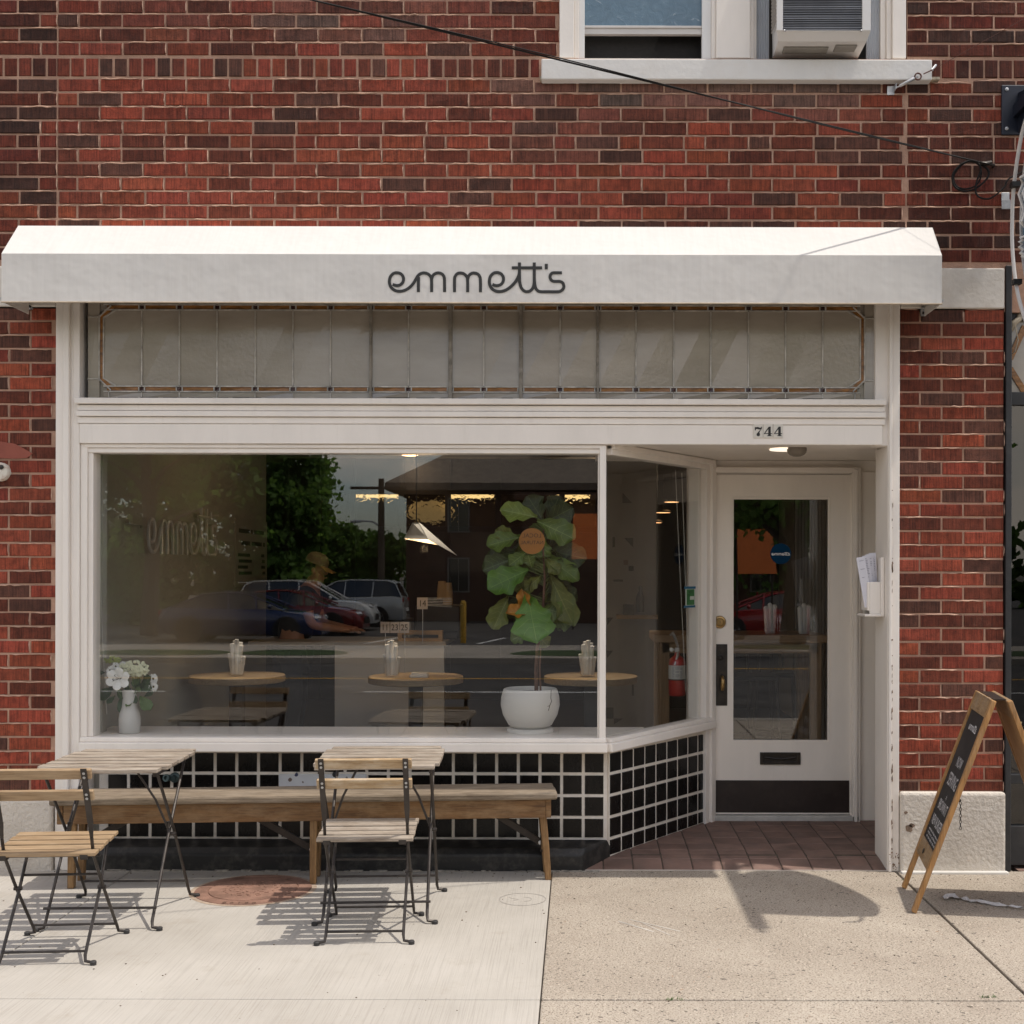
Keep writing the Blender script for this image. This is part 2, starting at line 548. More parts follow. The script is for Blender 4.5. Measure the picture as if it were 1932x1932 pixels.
# debris
b = MB()
for k in range(230):
    x, y = R.uniform(-2.8, 2.3), R.uniform(-2.0, -0.02)
    if k > 110: y = R.uniform(-0.22, 0.02)
    s = R.uniform(0.0010, 0.0030); a = R.uniform(0, 3)
    b.box(-s * R.uniform(0.8, 2), s, -s, s * 0.8, 0, s * 0.9, Matrix.Translation((x, y, 0.0005)) @ Matrix.Rotation(a, 4, 'Z'))
tag(b.build('litter_specks', mat('debris', (0.12, 0.09, 0.06), 1.0, var=0.6, vs_=2)), kind='stuff')
# small weeds in the joints
b = MB()
for (px, py, nn_, sc) in ((1275, 1886, 14, 0.018), (2415 * .7728, 1880, 22, 0.022), (1290, 1886, 8, 0.014), (1704, 1660, 14, 0.012)):
    z = FPX * CAM_H / (py - CY); cx_, cy_ = (px - CX) * z / FPX, z - CAM_D
    for k in range(nn_):
        a = R.uniform(0, 6.28); L = sc * R.uniform(0.4, 1); o = Vector((cx_ + R.uniform(-.03, .03), cy_ + R.uniform(-.008, .008), 0))
        d = Vector((math.cos(a), math.sin(a), R.uniform(.3, 1.2))).normalized() * L
        s_ = Vector((-math.sin(a), math.cos(a), 0)) * 0.002
        b.add([o - s_, o + s_, o + d], [(0, 1, 2)])
tag(b.build('joint_weeds', mat('weed', (0.07, 0.11, 0.03), 0.8, var=0.4)), kind='stuff')

# far side of the street (seen mirrored in the glass)
b = MB(); b.box(-60, 60, -4.34, -4.185, -0.3, 0.0); tag(b.build('kerb', M_WALK), kind='structure')
b = MB(); b.box(-90, 90, -14.8, -4.345, -0.4, -0.10); tag(b.build('road', M_ASPH), kind='structure')
b = MB(); b.box(-80, 80, -11.98, -11.86, -0.2, -0.096); tag(b.build('yellow_road_line', mat('yellow_marking', (0.50, 0.27, 0.04), 0.8, var=0.2)), kind='structure')
b = MB()
for x0 in np.arange(-40, 40, 6.2):
    b.box(x0, x0 + 3.6, -9.96, -9.86, -0.2, -0.096)
tag(b.build('white_road_line', mat('white_marking', (0.62, 0.62, 0.6), 0.8, var=0.2)), kind='structure')
b = MB(); b.box(-90, 90, -14.96, -14.805, -0.4, 0.0); tag(b.build('far_kerb', M_WALK), kind='structure')
b = MB(); b.box(-90, 90, -18.5, -14.965, -0.4, -0.002); tag(b.build('far_footway', M_WALK), kind='structure')
b = MB()
def blob(cx_, cy_, rx, ry, n=26):
    pts = [(cx_ + rx * math.cos(a) * (1 + .08 * math.sin(3 * a)), cy_ + ry * math.sin(a) * (1 + .1 * math.sin(2 * a + 1))) for a in np.linspace(0, 2 * math.pi, n, endpoint=False)]
    b.add([(x, y, 0.004) for x, y in pts] + [(cx_, cy_, 0.03)], [(i, (i + 1) % n, n) for i in range(n)])
for (cx_, rx) in ((-7.6, 1.35), (-5.15, 1.0), (-0.1, 1.1), (4.4, 1.6), (-12.5, 2.2), (9, 2)):
    blob(cx_, -16.1, rx, 0.85)
tag(b.build('verge_grass', M_GRASS), kind='stuff')
plain('car_park', [(-90, -18.5, -0.003), (90, -18.5, -0.003), (90, -28.5, -0.55), (-90, -28.5, -0.55), (-90, -80, -0.55), (90, -80, -0.55)],
      [(0, 1, 2, 3), (3, 2, 5, 4)][:1] + [(3, 2, 5, 4)], M_ASPH)
b = MB()
for x0 in (-5.2, -2.4):
    M = Matrix.Translation((x0, -25.0, -0.34)) @ Matrix.Rotation(rad(-3.1), 4, 'X') @ Matrix.Rotation(rad(24), 4, 'Z')
    b.box(-0.05, 0.05, -1.2, 1.2, 0, 0.012, M)
tag(b.build('parking_bay_line', MATS['white_marking']), kind='structure')

# ================================================================ BRICK
def tint_pick(grey=0.0, dark_bias=0.0):
    t = R.random()
    if t < 0.58 - dark_bias:
        k = R.uniform(0.68, 1.15); c = (0.285 * k, 0.058 * k * R.uniform(.92, 1.15), 0.030 * k * R.uniform(.9, 1.15))
    elif t < 0.83 - dark_bias * 0.5:
        k = R.uniform(0.55, 1.05); c = (0.185 * k, 0.046 * k, 0.025 * k)
    else:
        k = R.uniform(0.7, 1.25); c = (0.105 * k, 0.042 * k, 0.028 * k)
    if grey > 0:
        gcol = (0.145, 0.105, 0.085)
        c = tuple(a * (1 - grey) + b_ * grey for a, b_ in zip(c, gcol))
    return c
def brick_geo(mb, x0, x1, z0, z1, y, col, depth=0.045):
    j = lambda a=0.0012: R.uniform(-a, a)
    e = 0.0028
    yf = y - R.uniform(0.0, 0.0035)
    xa, xb, za, zb = x0 + j(), x1 + j(), z0 + j(.0009), z1 + j(.0009)
    tl = j(0.0012)
    A = [(xa, y + depth, za), (xb, y + depth, za), (xb, y + depth, zb), (xa, y + depth, zb)]
    B = [(xa, yf + e, za), (xb, yf + e, za + tl), (xb, yf + e, zb + tl), (xa, yf + e, zb)]
    C = [(xa + e, yf, za + e), (xb - e, yf + j(.0015), za + e + tl), (xb - e, yf + j(.0015), zb - e + tl), (xa + e, yf + j(.0015), zb - e)]
    v = A + B + C
    f = [(8, 9, 10, 11)]
    for k in range(4):
        k2 = (k + 1) % 4
        f += [(4 + k, 4 + k2, 8 + k2, 8 + k), (k, k2, 4 + k2, 4 + k)]
    mb.add(v, f, col)
LEN, JT, PITCH, BH = 0.2055, 0.0113, 0.0703, 0.0585
def row(out, x0, x1, zc, off, kind='stretcher', y=0.0, hole=None, greyfn=None):
    """collect (x0,x1,z0,z1) bricks in a row clipped to [x0,x1]"""
    if kind == 'rowlock':
        h, step, lens = 0.087, 0.0716, [0.060]
    elif kind == 'flemish':
        h, step, lens = BH, None, [LEN, 0.096]
    else:
        h, step, lens = BH, None, [LEN]
    x = x0 - off
    i = 0
    while x < x1 - 0.01:
        L = lens[i % len(lens)]; i += 1
        a, c = max(x, x0), min(x + L, x1)
        x += L + (0.0116 if kind == 'rowlock' else JT)
        if c - a < 0.022: continue
        za, zb = zc - h / 2, zc + h / 2
        ok = True
        for hx0, hx1, hz0, hz1 in hole or ():
            if not (c > hx0 + 0.004 and a < hx1 - 0.004 and zb > hz0 + .004 and za < hz1 - .004): continue
            if za < hz0 - .022: zb = hz0 - .004
            elif a < hx0 - .024: c = hx0 - .005
            elif c > hx1 + .024: a = hx1 + .005
            else: ok = False
        if ok and c - a > .02: out.append((a, c, za, zb, y))
def soot_and_shade(x, z):
    """broad weathering of the wall, with shaded stretches painted in: how dark the bricks are"""
    s = 0.90 + .16 * math.sin(x * 1.7 + z * 2.3 + .6) * math.sin(z * 3.1 - x * .9) + .08 * math.sin(x * 4.1 + 1.3 * z)
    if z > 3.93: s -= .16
    if x > 1.63 and z > 2.9: s -= .26  # shade at the upper right, put into the brick colour
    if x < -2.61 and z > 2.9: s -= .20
    if .45 < x < 1.15 and 3.2 < z < 3.75: s -= .14  # shadow of the air conditioner painted into the bricks
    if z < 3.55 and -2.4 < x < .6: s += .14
    return min(1.12, max(.5, s))
def stain(x, z):
    gsum = 0.0
    if -0.35 < x < 1.45 and 3.70 < z < 3.95: gsum = max(gsum, 0.75 - (3.93 - z) * 3.2 + R.uniform(-.25, .2))
    if -2.2 < x < -0.2 and z > 4.12: gsum = max(gsum, R.uniform(0.0, 0.75) * (1 - abs(x + 1.3) / 1.2))
    if -0.35 < x < 0.1 and 3.5 < z < 3.75: gsum = max(gsum, R.uniform(0, .4))
    return min(max(gsum, 0.0), 0.85)
def darkness(x, z):
    if x > 1.6 and z > 3.0: return 0.22  # upper right shade put in as a larger share of dark bricks
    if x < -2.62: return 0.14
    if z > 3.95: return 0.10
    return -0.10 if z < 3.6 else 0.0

upper = thing('brick_wall', 'red and dark brown brick wall of the upper storey above the white awning', 'brick wall', (0, 0.13, 2.8))
XL, XM0, XM1, XR = -3.6, -2.610, 1.628, 2.75
win = [(-0.098, 1.634, 4.05, 4.9), (-0.196, 1.756, 3.935, 4.06)]
rows_ = []
zrow = 3.9135
allb = []
k = 0
zz = zrow
zlist = []
while zz > 2.80:
    zlist.append((zz, 'flemish' if k == 4 else 'stretcher')); zz -= PITCH; k += 1
zlist.append((4.003, 'rowlock'))
zz = 4.0947
while zz < 4.75:
    zlist.append((zz, 'stretcher')); zz += PITCH
for q, (z, kd) in enumerate(zlist):
    off = (0.108 if q % 2 else 0.0) + R.uniform(-0.008, 0.008)
    row(allb, XL, XM0, z, 0.06 + off, kd)
    row(allb, XM0 + (0.0 if kd == 'rowlock' else 0.010), XM1, z, off, kd, hole=win)
    row(allb, XM1 + 0.010, XR, z, 0.108 - off, kd, hole=win)
# the white lintel band takes the lowest courses of the piers
allb = [t for t in allb if not (t[2] < 3.013)]
cx0, cz0 = fx(966), fz(200)
def vis_key(t):
    x, z = (t[0] + t[1]) / 2, (t[2] + t[3]) / 2
    hid = 1000 if (z < 3.215 and -2.8 < x < 1.75) else 0
    out = 500 if (z > 4.33 or x < -2.88 or x > 2.22) else 0
    return hid + out + (5 if t[3] - t[2] > 0.07 else 0) + (2 if t[1] - t[0] < 0.15 else 0) + abs(x - cx0) * 0.3 + abs(z - cz0) * 0.2
allb.sort(key=vis_key)
rest = MB()
for q, t in enumerate(allb):
    x, z = (t[0] + t[1]) / 2, (t[2] + t[3]) / 2
    so = soot_and_shade(x, z); col = tuple(v_ * so for v_ in tint_pick(stain(x, z), darkness(x, z) + (so - .9) * .35))
    if q < 298:
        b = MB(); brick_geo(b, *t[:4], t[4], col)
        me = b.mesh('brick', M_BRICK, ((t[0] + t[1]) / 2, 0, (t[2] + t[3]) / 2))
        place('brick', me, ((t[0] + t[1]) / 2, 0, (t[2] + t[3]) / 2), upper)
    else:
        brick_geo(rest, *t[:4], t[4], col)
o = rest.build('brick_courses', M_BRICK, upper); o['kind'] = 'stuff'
b = MB()
YM = 0.0038
def mortar_panel(mb, x0, x1, z0, z1, y0=YM, y1=0.26):
    mb.box(x0, x1, y0, y1, z0, z1)
mortar_panel(b, XL, -2.604, 2.79, 4.75)
mortar_panel(b, -2.604, -0.100, 2.94, 4.75)
mortar_panel(b, -0.100, 1.603, 2.94, 4.052)
mortar_panel(b, 1.603, 1.636, 2.79, 4.052)
mortar_panel(b, 1.636, XR, 2.79, 4.75)
b.build('mortar_joints', M_MORTAR, upper)
# squeezed mortar lips along beds and ends: small real ridges that catch the grazing sun
def lips(bricks, parent, share=.8):
    b = MB()
    for t in bricks:
        if t[3] - t[2] > .07: continue
        if R.random() < share:
            xa, xb = t[0] + R.uniform(0, .03), t[1] - R.uniform(0, .03)
            if xb - xa > .03:
                n_ = max(2, int((xb - xa) / 0.022))
                pts = [(xa + (xb - xa) * i / n_, -0.0005 + R.uniform(-.0022, .0012), t[3] + 0.0030 + R.uniform(-.0025, .0022)) for i in range(n_ + 1)]
                b.tube(pts, [0.0009] + [R.uniform(0.0016, 0.0046) for _ in range(n_ - 1)] + [0.0009], 4)
        if R.random() < share * .8:
            n_ = 3; za, zb = t[2] + R.uniform(0, .01), t[3]
            pts = [(t[1] + .0028 + R.uniform(-.001, .001), -0.0005 + R.uniform(-.002, .001), za + (zb - za) * i / n_) for i in range(n_ + 1)]
            b.tube(pts, [0.0009, R.uniform(.0016, .0038), R.uniform(.0016, .0038), .0009], 4)
    o = b.build('mortar_lips', M_MORTARP, parent); o['kind'] = 'stuff'
M_MORTARP = mat('pale_mortar_lip', (0.52, 0.34, 0.255), 0.95, var=0.3, vs_=14, bump=.8, bs=140, spec=.1)
lips([t for t in allb if t[0] > -2.95 and t[2] > 3.15], upper)

def pier(label, x0, x1, z0, z1, zfirst, pattern, flip):
    t_ = thing('brick_pier', label, 'brick pier', ((max(x0, -2.9) + x1) / 2, 0.13, 0))
    z = zfirst; q = 0; lst = []
    while z - BH / 2 > z0 - 0.02:
        off = pattern[q % 2]
        row(lst, x0, x1, z, off)
        z -= 0.0692; q += 1
    for t in lst:
        b = MB(); cxm, czm = (t[0] + t[1]) / 2, (t[2] + t[3]) / 2
        c = tint_pick(0, 0.05)
        brick_geo(b, t[0], t[1], max(t[2], z0 + .004), t[3], 0.0, c)
        place('brick', b.mesh('brick', M_BRICK, (cxm, 0, czm)), (cxm, 0, czm), t_)
    b = MB(); b.box(x0, x1, YM, 0.26, z0 - 0.02, z1); b.build('mortar_joints', M_MORTAR, t_)
    lips(lst, t_, .45)
    return t_
Z_BAND0, Z_BAND1 = 2.806, 3.007
pier('brick pier of red brick at the far left beside the white shopfront casing', -3.5, -2.604, 0.352, 2.806, 2.770, (0.0975, 0.205), 0)
pier('brick pier of red brick between the white shopfront and the black neighbouring front', 1.601, 2.121, 0.398, 2.806, 2.770, (0.108, 0.0), 1)
b = MB(); b.box(1.603, 2.122, -0.012, 0.02, Z_BAND0, Z_BAND1)
tag(b.build('lintel_band', M_STONEW, bevel=0.006, org=(1.9, 0, Z_BAND0)), 'cream painted lintel block on the right brick pier at the end of the awning', 'lintel')
b = MB(); b.box(-3.55, -2.606, -0.012, 0.02, Z_BAND0, Z_BAND1)
tag(b.build('lintel_band', M_STONEW, bevel=0.006, org=(-3, 0, Z_BAND0)), 'sliver of cream painted lintel under the left end of the awning', 'lintel')
b = MB(); b.box(-3.5, -2.612, -0.03, 0.24, -0.02, 0.350)
tag(b.build('plinth', M_STUCCO, bevel=0.012, org=(-2.9, 0, 0)), 'cream painted plinth under the far left brick pier behind the folding chair', 'plinth')
pl = thing('plinth', 'cream rough plastered plinth with flaked patches behind the chalkboard sign', 'plinth', (1.86, 0.1, 0))
b = MB(); b.box(1.603, 2.126, -0.036, 0.24, -0.02, 0.398); b.build('plinth_body', M_STUCCO, pl, bevel=0.014)
b = MB()
for (px, py, r_) in ((1716, 1562, .022), (1722, 1556, .014), (1710, 1532, .010)):
    c = W(px, py, -0.0365); pts = [(c.x + r_ * R.uniform(.6, 1.2) * math.cos(a), c.z + r_ * R.uniform(.5, 1.0) * math.sin(a)) for a in np.linspace(0, 6.28, 11, endpoint=False)]
    b.prism(pts, -0.0375, -0.036)
b.build('bare_patch', mat('bare_cement', (0.20, 0.14, 0.10), 0.95, var=0.4, vs_=30, bump=.8), pl)
b = MB(); b.box(1.60, 2.13, -0.07, -0.036, -0.01, 0.012); b.build('cement_skirt', mat('white_cement', (0.62, 0.59, 0.54), 0.9, var=.12), pl, bevel=0.006)

# pipe stub with white cap on the left pier
pc = thing('capped_pipe', 'rusty white capped pipe end sticking out of the left brick pier', 'pipe', tuple(W(3, 893, -0.02)))
c = W(3, 893, 0)
M = Matrix.Translation(c) @ Matrix.Rotation(rad(90), 4, 'X')
b = MB(); b.lathe([(0.047, -0.01), (0.047, 0.02), (0.04, 0.028), (0.0, 0.030)], 20, M); b.build('cap', mat('rusted_white', (0.62, 0.58, 0.50), 0.6, var=.1, dirt=(0.33, 0.12, 0.03), dirt_amt=.9, dirt_scale=22), pc, smooth=True)
b = MB(); b.lathe([(0.012, 0.026), (0.012, 0.034), (0, 0.036)], 8, M @ Matrix.Translation((0.012, .022, 0))); b.build('screw', M_STEEL, pc)
b = MB()
pts = [(-3.0, fz(828)), (fx(30), fz(840)), (fx(62), fz(858)), (fx(52), fz(866)), (fx(30), fz(868)), (-3.0, fz(866))]
b.prism(pts, -0.006, -0.0045)
tag(b.build('red_paint_patch', mat('red_overpaint', (0.26, 0.075, 0.05), 0.85, var=.2, bump=.5), org=(-2.85, -.005, 2.1)), 'arrow shaped patch of red paint on the left brick pier', 'paint patch')

# ================================================================ SHOPFRONT
sf = thing('shopfront', 'white painted wooden shopfront frame with large window and angled side window', 'shopfront', (-0.5, 0.05, 0))
zt = 2.93
XRR = 1.542
b = MB()
b.box(fx(106), fx(121.5), -0.012, 0.2, 0.0, zt); b.box(fx(121.5), fx(133), -0.026, 0.2, 0.0, zt); b.box(fx(133), fx(150), -0.004, 0.2, 0.0, zt)
b.box(fx(136), fx(139), -0.008, 0.0, 0.0, zt)
b.build('left_casing', M_WHITE, sf, bevel=0.004)
b = MB()
b.box(XRR + .003, fx(1681), -0.028, 0.07, 0.0, zt); b.box(fx(1681), fx(1696), -0.014, 0.2, 0.0, zt)
b.box(XRR, fx(1690), -0.010, 0.24, 0.0, fz(839)); b.box(fx(1651), XRR + .01, 0.004, 0.1, fz(840), zt)
b.build('right_casing', M_WHITE, sf, bevel=0.004)
b = MB(); b.box(fx(145), fx(1668), -0.040, 0.07, fz(765), fz(754)); b.build('transom_sill', M_WHITE, sf, bevel=0.004)
b = MB()
for y0, y1, Y in ((777, 766.5, -0.018), (788, 778, -0.028), (801, 789, -0.014)):
    b.box(fx(147), fx(1668.5), Y, 0.07, fz(y0), fz(y1))
b.box(fx(148), fx(1666), -0.002, 0.07, fz(801), fz(765))
b.build('header_moulding', M_WHITE, sf, bevel=0.003)
b = MB(); b.box(fx(150.5), fx(1664), -0.009, 0.11, fz(838.5), fz(801.5)); b.build('fascia', M_WHITE, sf, bevel=0.003)
b = MB(); b.box(fx(158), fx(1142), 0.006, 0.11, fz(846), fz(839)); b.box(fx(161), fx(1142), 0.016, 0.11, fz(855.3), fz(846.2))
b.build('window_head', M_WHITE, sf, bevel=0.003)
b = MB(); b.box(fx(150.3), fx(163), 0.008, 0.12, fz(1393), fz(839)); b.box(fx(163), fx(172.5), 0.022, 0.12, fz(1393), fz(855.5)); b.build('left_jamb', M_WHITE, sf, bevel=0.003)
b = MB(); b.box(fx(1131), fx(1143.5), 0.005, 0.115, fz(1393, .03), fz(839)); b.box(fx(1128), fx(1131), 0.026, 0.11, fz(1393, .03), fz(846)); b.build('corner_post', M_WHITE, sf, bevel=0.004)
Z_SILL0, Z_SILL1 = fz(1419.5), fz(1391.5, .03)
A2, B2 = Vector((0.143, 0.055, 0)), Vector((0.757, 1.0, 0))
T2 = (B2 - A2).normalized(); N2 = Vector((T2.y, -T2.x, 0)); L2 = (B2 - A2).length
MA = frame_matrix(A2, T2, -N2, (0, 0, 1))                # local x along the angled wall, local y into the building
zm = fz(1402)
b = MB(); b.box(fx(150.3), fx(1147), -0.018, 0.24, Z_SILL0, zm); b.box(fx(150.3), fx(1145), -0.002, 0.12, zm, Z_SILL1)
b.build('window_sill', M_WHITE, sf, bevel=0.005)
b = MB(); b.box(-.04, L2 - 0.012, -0.060, 0.10, Z_SILL0 + .0005, zm - 0.002, MA); b.box(-.02, L2 - 0.014, -0.042, 0.03, zm - 0.002, Z_SILL1 - 0.003, MA)
b.build('angled_sill', M_WHITE, sf, bevel=0.005)
ZSOF = 2.138
b = MB(); b.box(0.0, L2, -0.03, 0.04, 2.078, ZSOF - 0.003, MA); b.box(0.0, L2, -0.045, 0.0, 2.106, ZSOF - 0.0035, MA); b.build('angled_head', M_WHITE, sf, bevel=0.003)
def ua(px):                                               # length along the angled wall of a photo column
    k = (px - CX) / FPX
    return (k * (CAM_D + A2.y) - A2.x) / (T2.x - k * T2.y)
b = MB(); b.box(ua(1324), L2 - 0.002, -0.03, 0.06, 0.03, 2.08, MA); b.box(ua(1331), L2 + 0.008, -0.045, 0.02, 0.03, 2.11, MA); b.box(ua(1319.5), ua(1324), 0.006, 0.07, Z_SILL1 - .01, 2.079, MA)
b.build('angled_end_post', M_WHITE, sf, bevel=0.004)
b = MB(); b.box(fx(1298, 1.0), fx(1320, 1.0), 1.0, 1.10, Z_SILL1 - .05, 2.12); b.build('inner_post', M_WHITE, sf, bevel=0.004)
b = MB(); b.box(fx(170), fx(1132), 0.062, 0.068, Z_SILL1 - 0.004, fz(853)); b.build('window_pane', M_GLASS, sf)
b = MB(); b.box(0.0, ua(1322), -0.003, 0.003, Z_SILL1 - 0.01, 2.085, MA); b.build('angled_pane', M_GLASS, sf)
# paint chipped off along the outer arris of the right casing and at the feet
b = MB()
for k in range(46):
    z = R.uniform(.05, 1.15) if k < 34 else R.uniform(1.2, 2.0)
    x = fx(1681) + R.uniform(-.002, .0012); w, h = R.uniform(.0015, .006), R.uniform(.004, .035)
    b.prism([(x + w * R.uniform(-.6, .2), z), (x + w, z + h * .3), (x + w * R.uniform(.3, .9), z + h), (x - w * R.uniform(.1, .6), z + h * .7)], -.0287, -.0275)
for k in range(26):
    x, z = R.uniform(1.545, 1.60), R.uniform(.01, .10); w, h = R.uniform(.002, .008), R.uniform(.003, .014)
    b.prism([(x, z), (x + w, z + h * .4), (x + w * .6, z + h), (x - w * .3, z + h * .6)], -.0287, -.0273)
o = b.build('paint_chips', mat('bare_wood', (.20, .12, .07), .85, var=.4, vs_=40), sf); o['kind'] = 'stuff'
# soffit and vestibule lining
YD = 1.0
b = MB(); b.box(0.1, 2.0, .02, YD + .1, ZSOF, ZSOF + 0.03); b.build('porch_soffit', M_DOORW, sf)
ZDH = fz(893, YD)
b = MB(); b.box(B2.x - 0.01, 2.0, YD + 0.02, YD + 0.08, ZDH + .012, ZSOF - 0.001); b.box(fx(1606, YD), 2.0, YD + 0.0, YD + 0.08, 0.02, ZDH + .012)
b.box(B2.x - 0.01, fx(1606, YD) , YD + 0.01, YD + 0.075, ZDH + .001, ZDH + .0115)
b.build('porch_lining', M_DOORW, sf, bevel=0.003)
b = MB(); b.box(fx(1607, YD), fx(1622, YD), YD - 0.03, YD - 0.001, 0.03, ZDH + .035); b.box(B2.x - 0.005, fx(1607, YD), YD - 0.03, YD - 0.001, ZDH + .004, ZDH + .035); b.box(fx(1610, YD), fx(1616, YD), YD - 0.042, YD - 0.031, 0.03, ZDH + .02)
b.build('door_casing', M_DOORW, sf, bevel=0.004)
b = MB(); b.box(1.95, 2.0, .25, YD + .02, 0.0, ZSOF); b.box(XRR + .002, 1.96, .24, .254, 0.0, ZSOF + .02); b.build('porch_side_wall', M_DOORW, sf)

# ---- transom (leaded glass)
def transom_glass():
    m, n, l, p = nodes('obscure_glass')
    vec = coords(n, l)
    f = noise(n, l, coords(n, l, (2, 2, 7)), 1.2, 6, 0.6)
    c = ramp(n, l, f, [(0.3, (0.275, 0.238, 0.19)), (0.7, (0.36, 0.318, 0.262))])
    l.new(c, p.inputs['Base Color'])
    p.inputs['Roughness'].default_value = 0.16
    p.inputs['Specular IOR Level'].default_value = 0.75
    b1 = bumpn(n, l, noise(n, l, vec, 55, 3, 0.5), 0.16, 0.004)
    l.new(b1, p.inputs['Normal'])
    return m
M_OBSC = transom_glass()
M_AMBER = mat('amber_glass', (0.25, 0.11, 0.028), 0.25, var=0.45, vs_=18, bump=0.5, bs=40, stretch=(1, 1, 3))
M_RUBY = mat('dark_ruby_glass', (0.045, 0.016, 0.012), 0.25, var=0.4)
M_LEAD = mat('lead_came', (0.44, 0.41, 0.36), 0.55, metal=0.25, var=0.35, vs_=25, bump=0.4, bs=120)
tw = thing('leaded_transom', 'long leaded glass transom with amber border strips under the awning', 'transom window', (fx(908), 0.04, 2.33))
YT = 0.034
tx = lambda px: fx(px, YT)
tz = lambda py: fz(py, YT)
cols = [267, 338, 409, 481, 552, 623]                     # bay one joints
bays = [(165, 697), (701, 848), (851, 980), (984, 1125), (1129, 1651)]
vx = [195, 267, 338, 409, 481, 552, 623, 699, 770, 849, 912, 982, 1056, 1127, 1199, 1270, 1340, 1411, 1481, 1551, 1622]
yt0, yt1, yt2, yt3 = 577, 586, 731, 740                  # border strips (top out, top in, bottom in, bottom out)
ytop, ybot = 545, 753
def piece(px0, px1, py0, py1, m, name):
    b = MB(); x0, x1, z0, z1 = tx(px0), tx(px1), tz(py1), tz(py0)
    j = R.uniform(-.0035, .0035)
    b.add([(x0, YT + j, z0), (x1, YT - j, z0), (x1, YT + j * .5, z1), (x0, YT - j * .5, z1), (x0, YT + .006, z0), (x1, YT + .006, z0), (x1, YT + .006, z1), (x0, YT + .006, z1)],
          [(0, 1, 2, 3), (7, 6, 5, 4), (0, 4, 5, 1), (1, 5, 6, 2), (2, 6, 7, 3), (3, 7, 4, 0)])
    return b.build(name, m, tw)
b = MB(); b.box(tx(165), tx(1651), YT + .010, YT + .014, tz(ybot), tz(ytop)); b.build('backing_pane', M_OBSC, tw)
lead = MB()
def came(px0, py0, px1, py1, w=2.6):
    lead.bar((tx(px0), YT - 0.001, tz(py0)), (tx(px1), YT - 0.001, tz(py1)), w / 378.0, 0.009, up=(0, -1, 0))
for i in range(len(vx) - 1):
    a, c = vx[i], vx[i + 1]
    piece(a, c, yt1 + 1, yt2 - 1, M_OBSC, 'pane')
    piece(a, c, yt3 + 1, ybot, M_OBSC, 'border_pane')
    piece(a, c, ytop, yt0 - 1, M_OBSC, 'border_pane')
    for ya, yb in ((yt0, yt1), (yt2, yt3)):
        piece(a + 6, c - 6, ya, yb, M_AMBER, 'amber_strip')
for v in vx[1:-1]:
    for ya, yb in ((yt0, yt1), (yt2, yt3)):
        piece(v - 4, v + 4, ya, yb, M_RUBY, 'ruby_square')
    came(v, yt1, v, yt2, 2.4); came(v, ytop, v, yt0, 2.0); came(v, yt3, v, ybot, 2.0)
    for ya, yb in ((yt0, yt1), (yt2, yt3)):
        came(v - 5.5, ya, v - 5.5, yb, 2.2); came(v + 5.5, ya, v + 5.5, yb, 2.2)
for y in (yt0 - .5, yt1 + .5, yt2 - .5, yt3 + .5):
    came(195, y, 1622, y, 2.5)
# end strips with cut corners
for (xa, xb, sgn, xo) in ((187, 195, 1, 165), (1622, 1630, -1, 1651)):
    piece(xa + .5, xb - .5, 600, 717, M_AMBER, 'amber_strip')
    piece(min(xo, xa if sgn > 0 else xb), max(xo, xa if sgn > 0 else xb), ytop, ybot, M_OBSC, 'border_pane')
    xin, xout = (xb, xa) if sgn > 0 else (xa, xb)
    for ys_, ye, yi in ((600, 579, 1), (717, 738, -1)):
        b = MB()
        P_ = [(tx(xout), tz(ys_)), (tx(xout + sgn * 22), tz(ye)), (tx(xout + sgn * 32), tz(ye)), (tx(xin), tz(ys_ + (2 if yi > 0 else -2)))]
        b.prism(P_, YT - .0035, YT + 0.004)
        b.build('amber_strip', M_AMBER, tw)
        for (qa, qb) in (((xout, ys_), (xout + sgn * 22, ye)), ((xin + sgn * 1, ys_ + yi * 1), (xin + sgn * 24, ye + yi * 8))):
            lead.bar((tx(qa[0]), YT - .004, tz(qa[1])), (tx(qb[0]), YT - .004, tz(qb[1])), 2.4 / 378, 0.008, up=(0, -1, 0))
    came(xout, 596, xout, 721, 2.4); came(xin, 600, xin, 717, 2.4)
    came(xo, 600, xout, 600, 1.8); came(xo, 717, xout, 717, 1.8); came(xout + sgn * 18, yt3, xout + sgn * 18, ybot, 2)
lead.build('lead_came', M_LEAD, tw)
for px, w in ((699, 5), (849, 7), (982, 7), (1127, 4.5)):
    b = MB()
    b.box(tx(px - w / 2), tx(px + w / 2), YT - 0.014, YT + 0.01, tz(ybot), tz(ytop))
    b.build('support_bar', mat('oxidised_bar', (0.22, 0.195, 0.16), 0.6, metal=.3, var=.35, vs_=12, dirt=(.5, .46, .4), dirt_amt=.5, dirt_scale=20), tw, bevel=0.003)
b = MB()
x = tx(166)
while x < tx(1650):
    L = R.uniform(0.03, 0.12); b.box(x, min(x + L, tx(1650)), YT - 0.006, YT - 0.001, tz(753.4), tz(753.4) + R.uniform(0.001, 0.007)); x += L * R.uniform(1.0, 1.5)
b.build('dirty_putty', mat('old_putty', (0.05, 0.042, 0.034), 0.9, var=.4), tw)

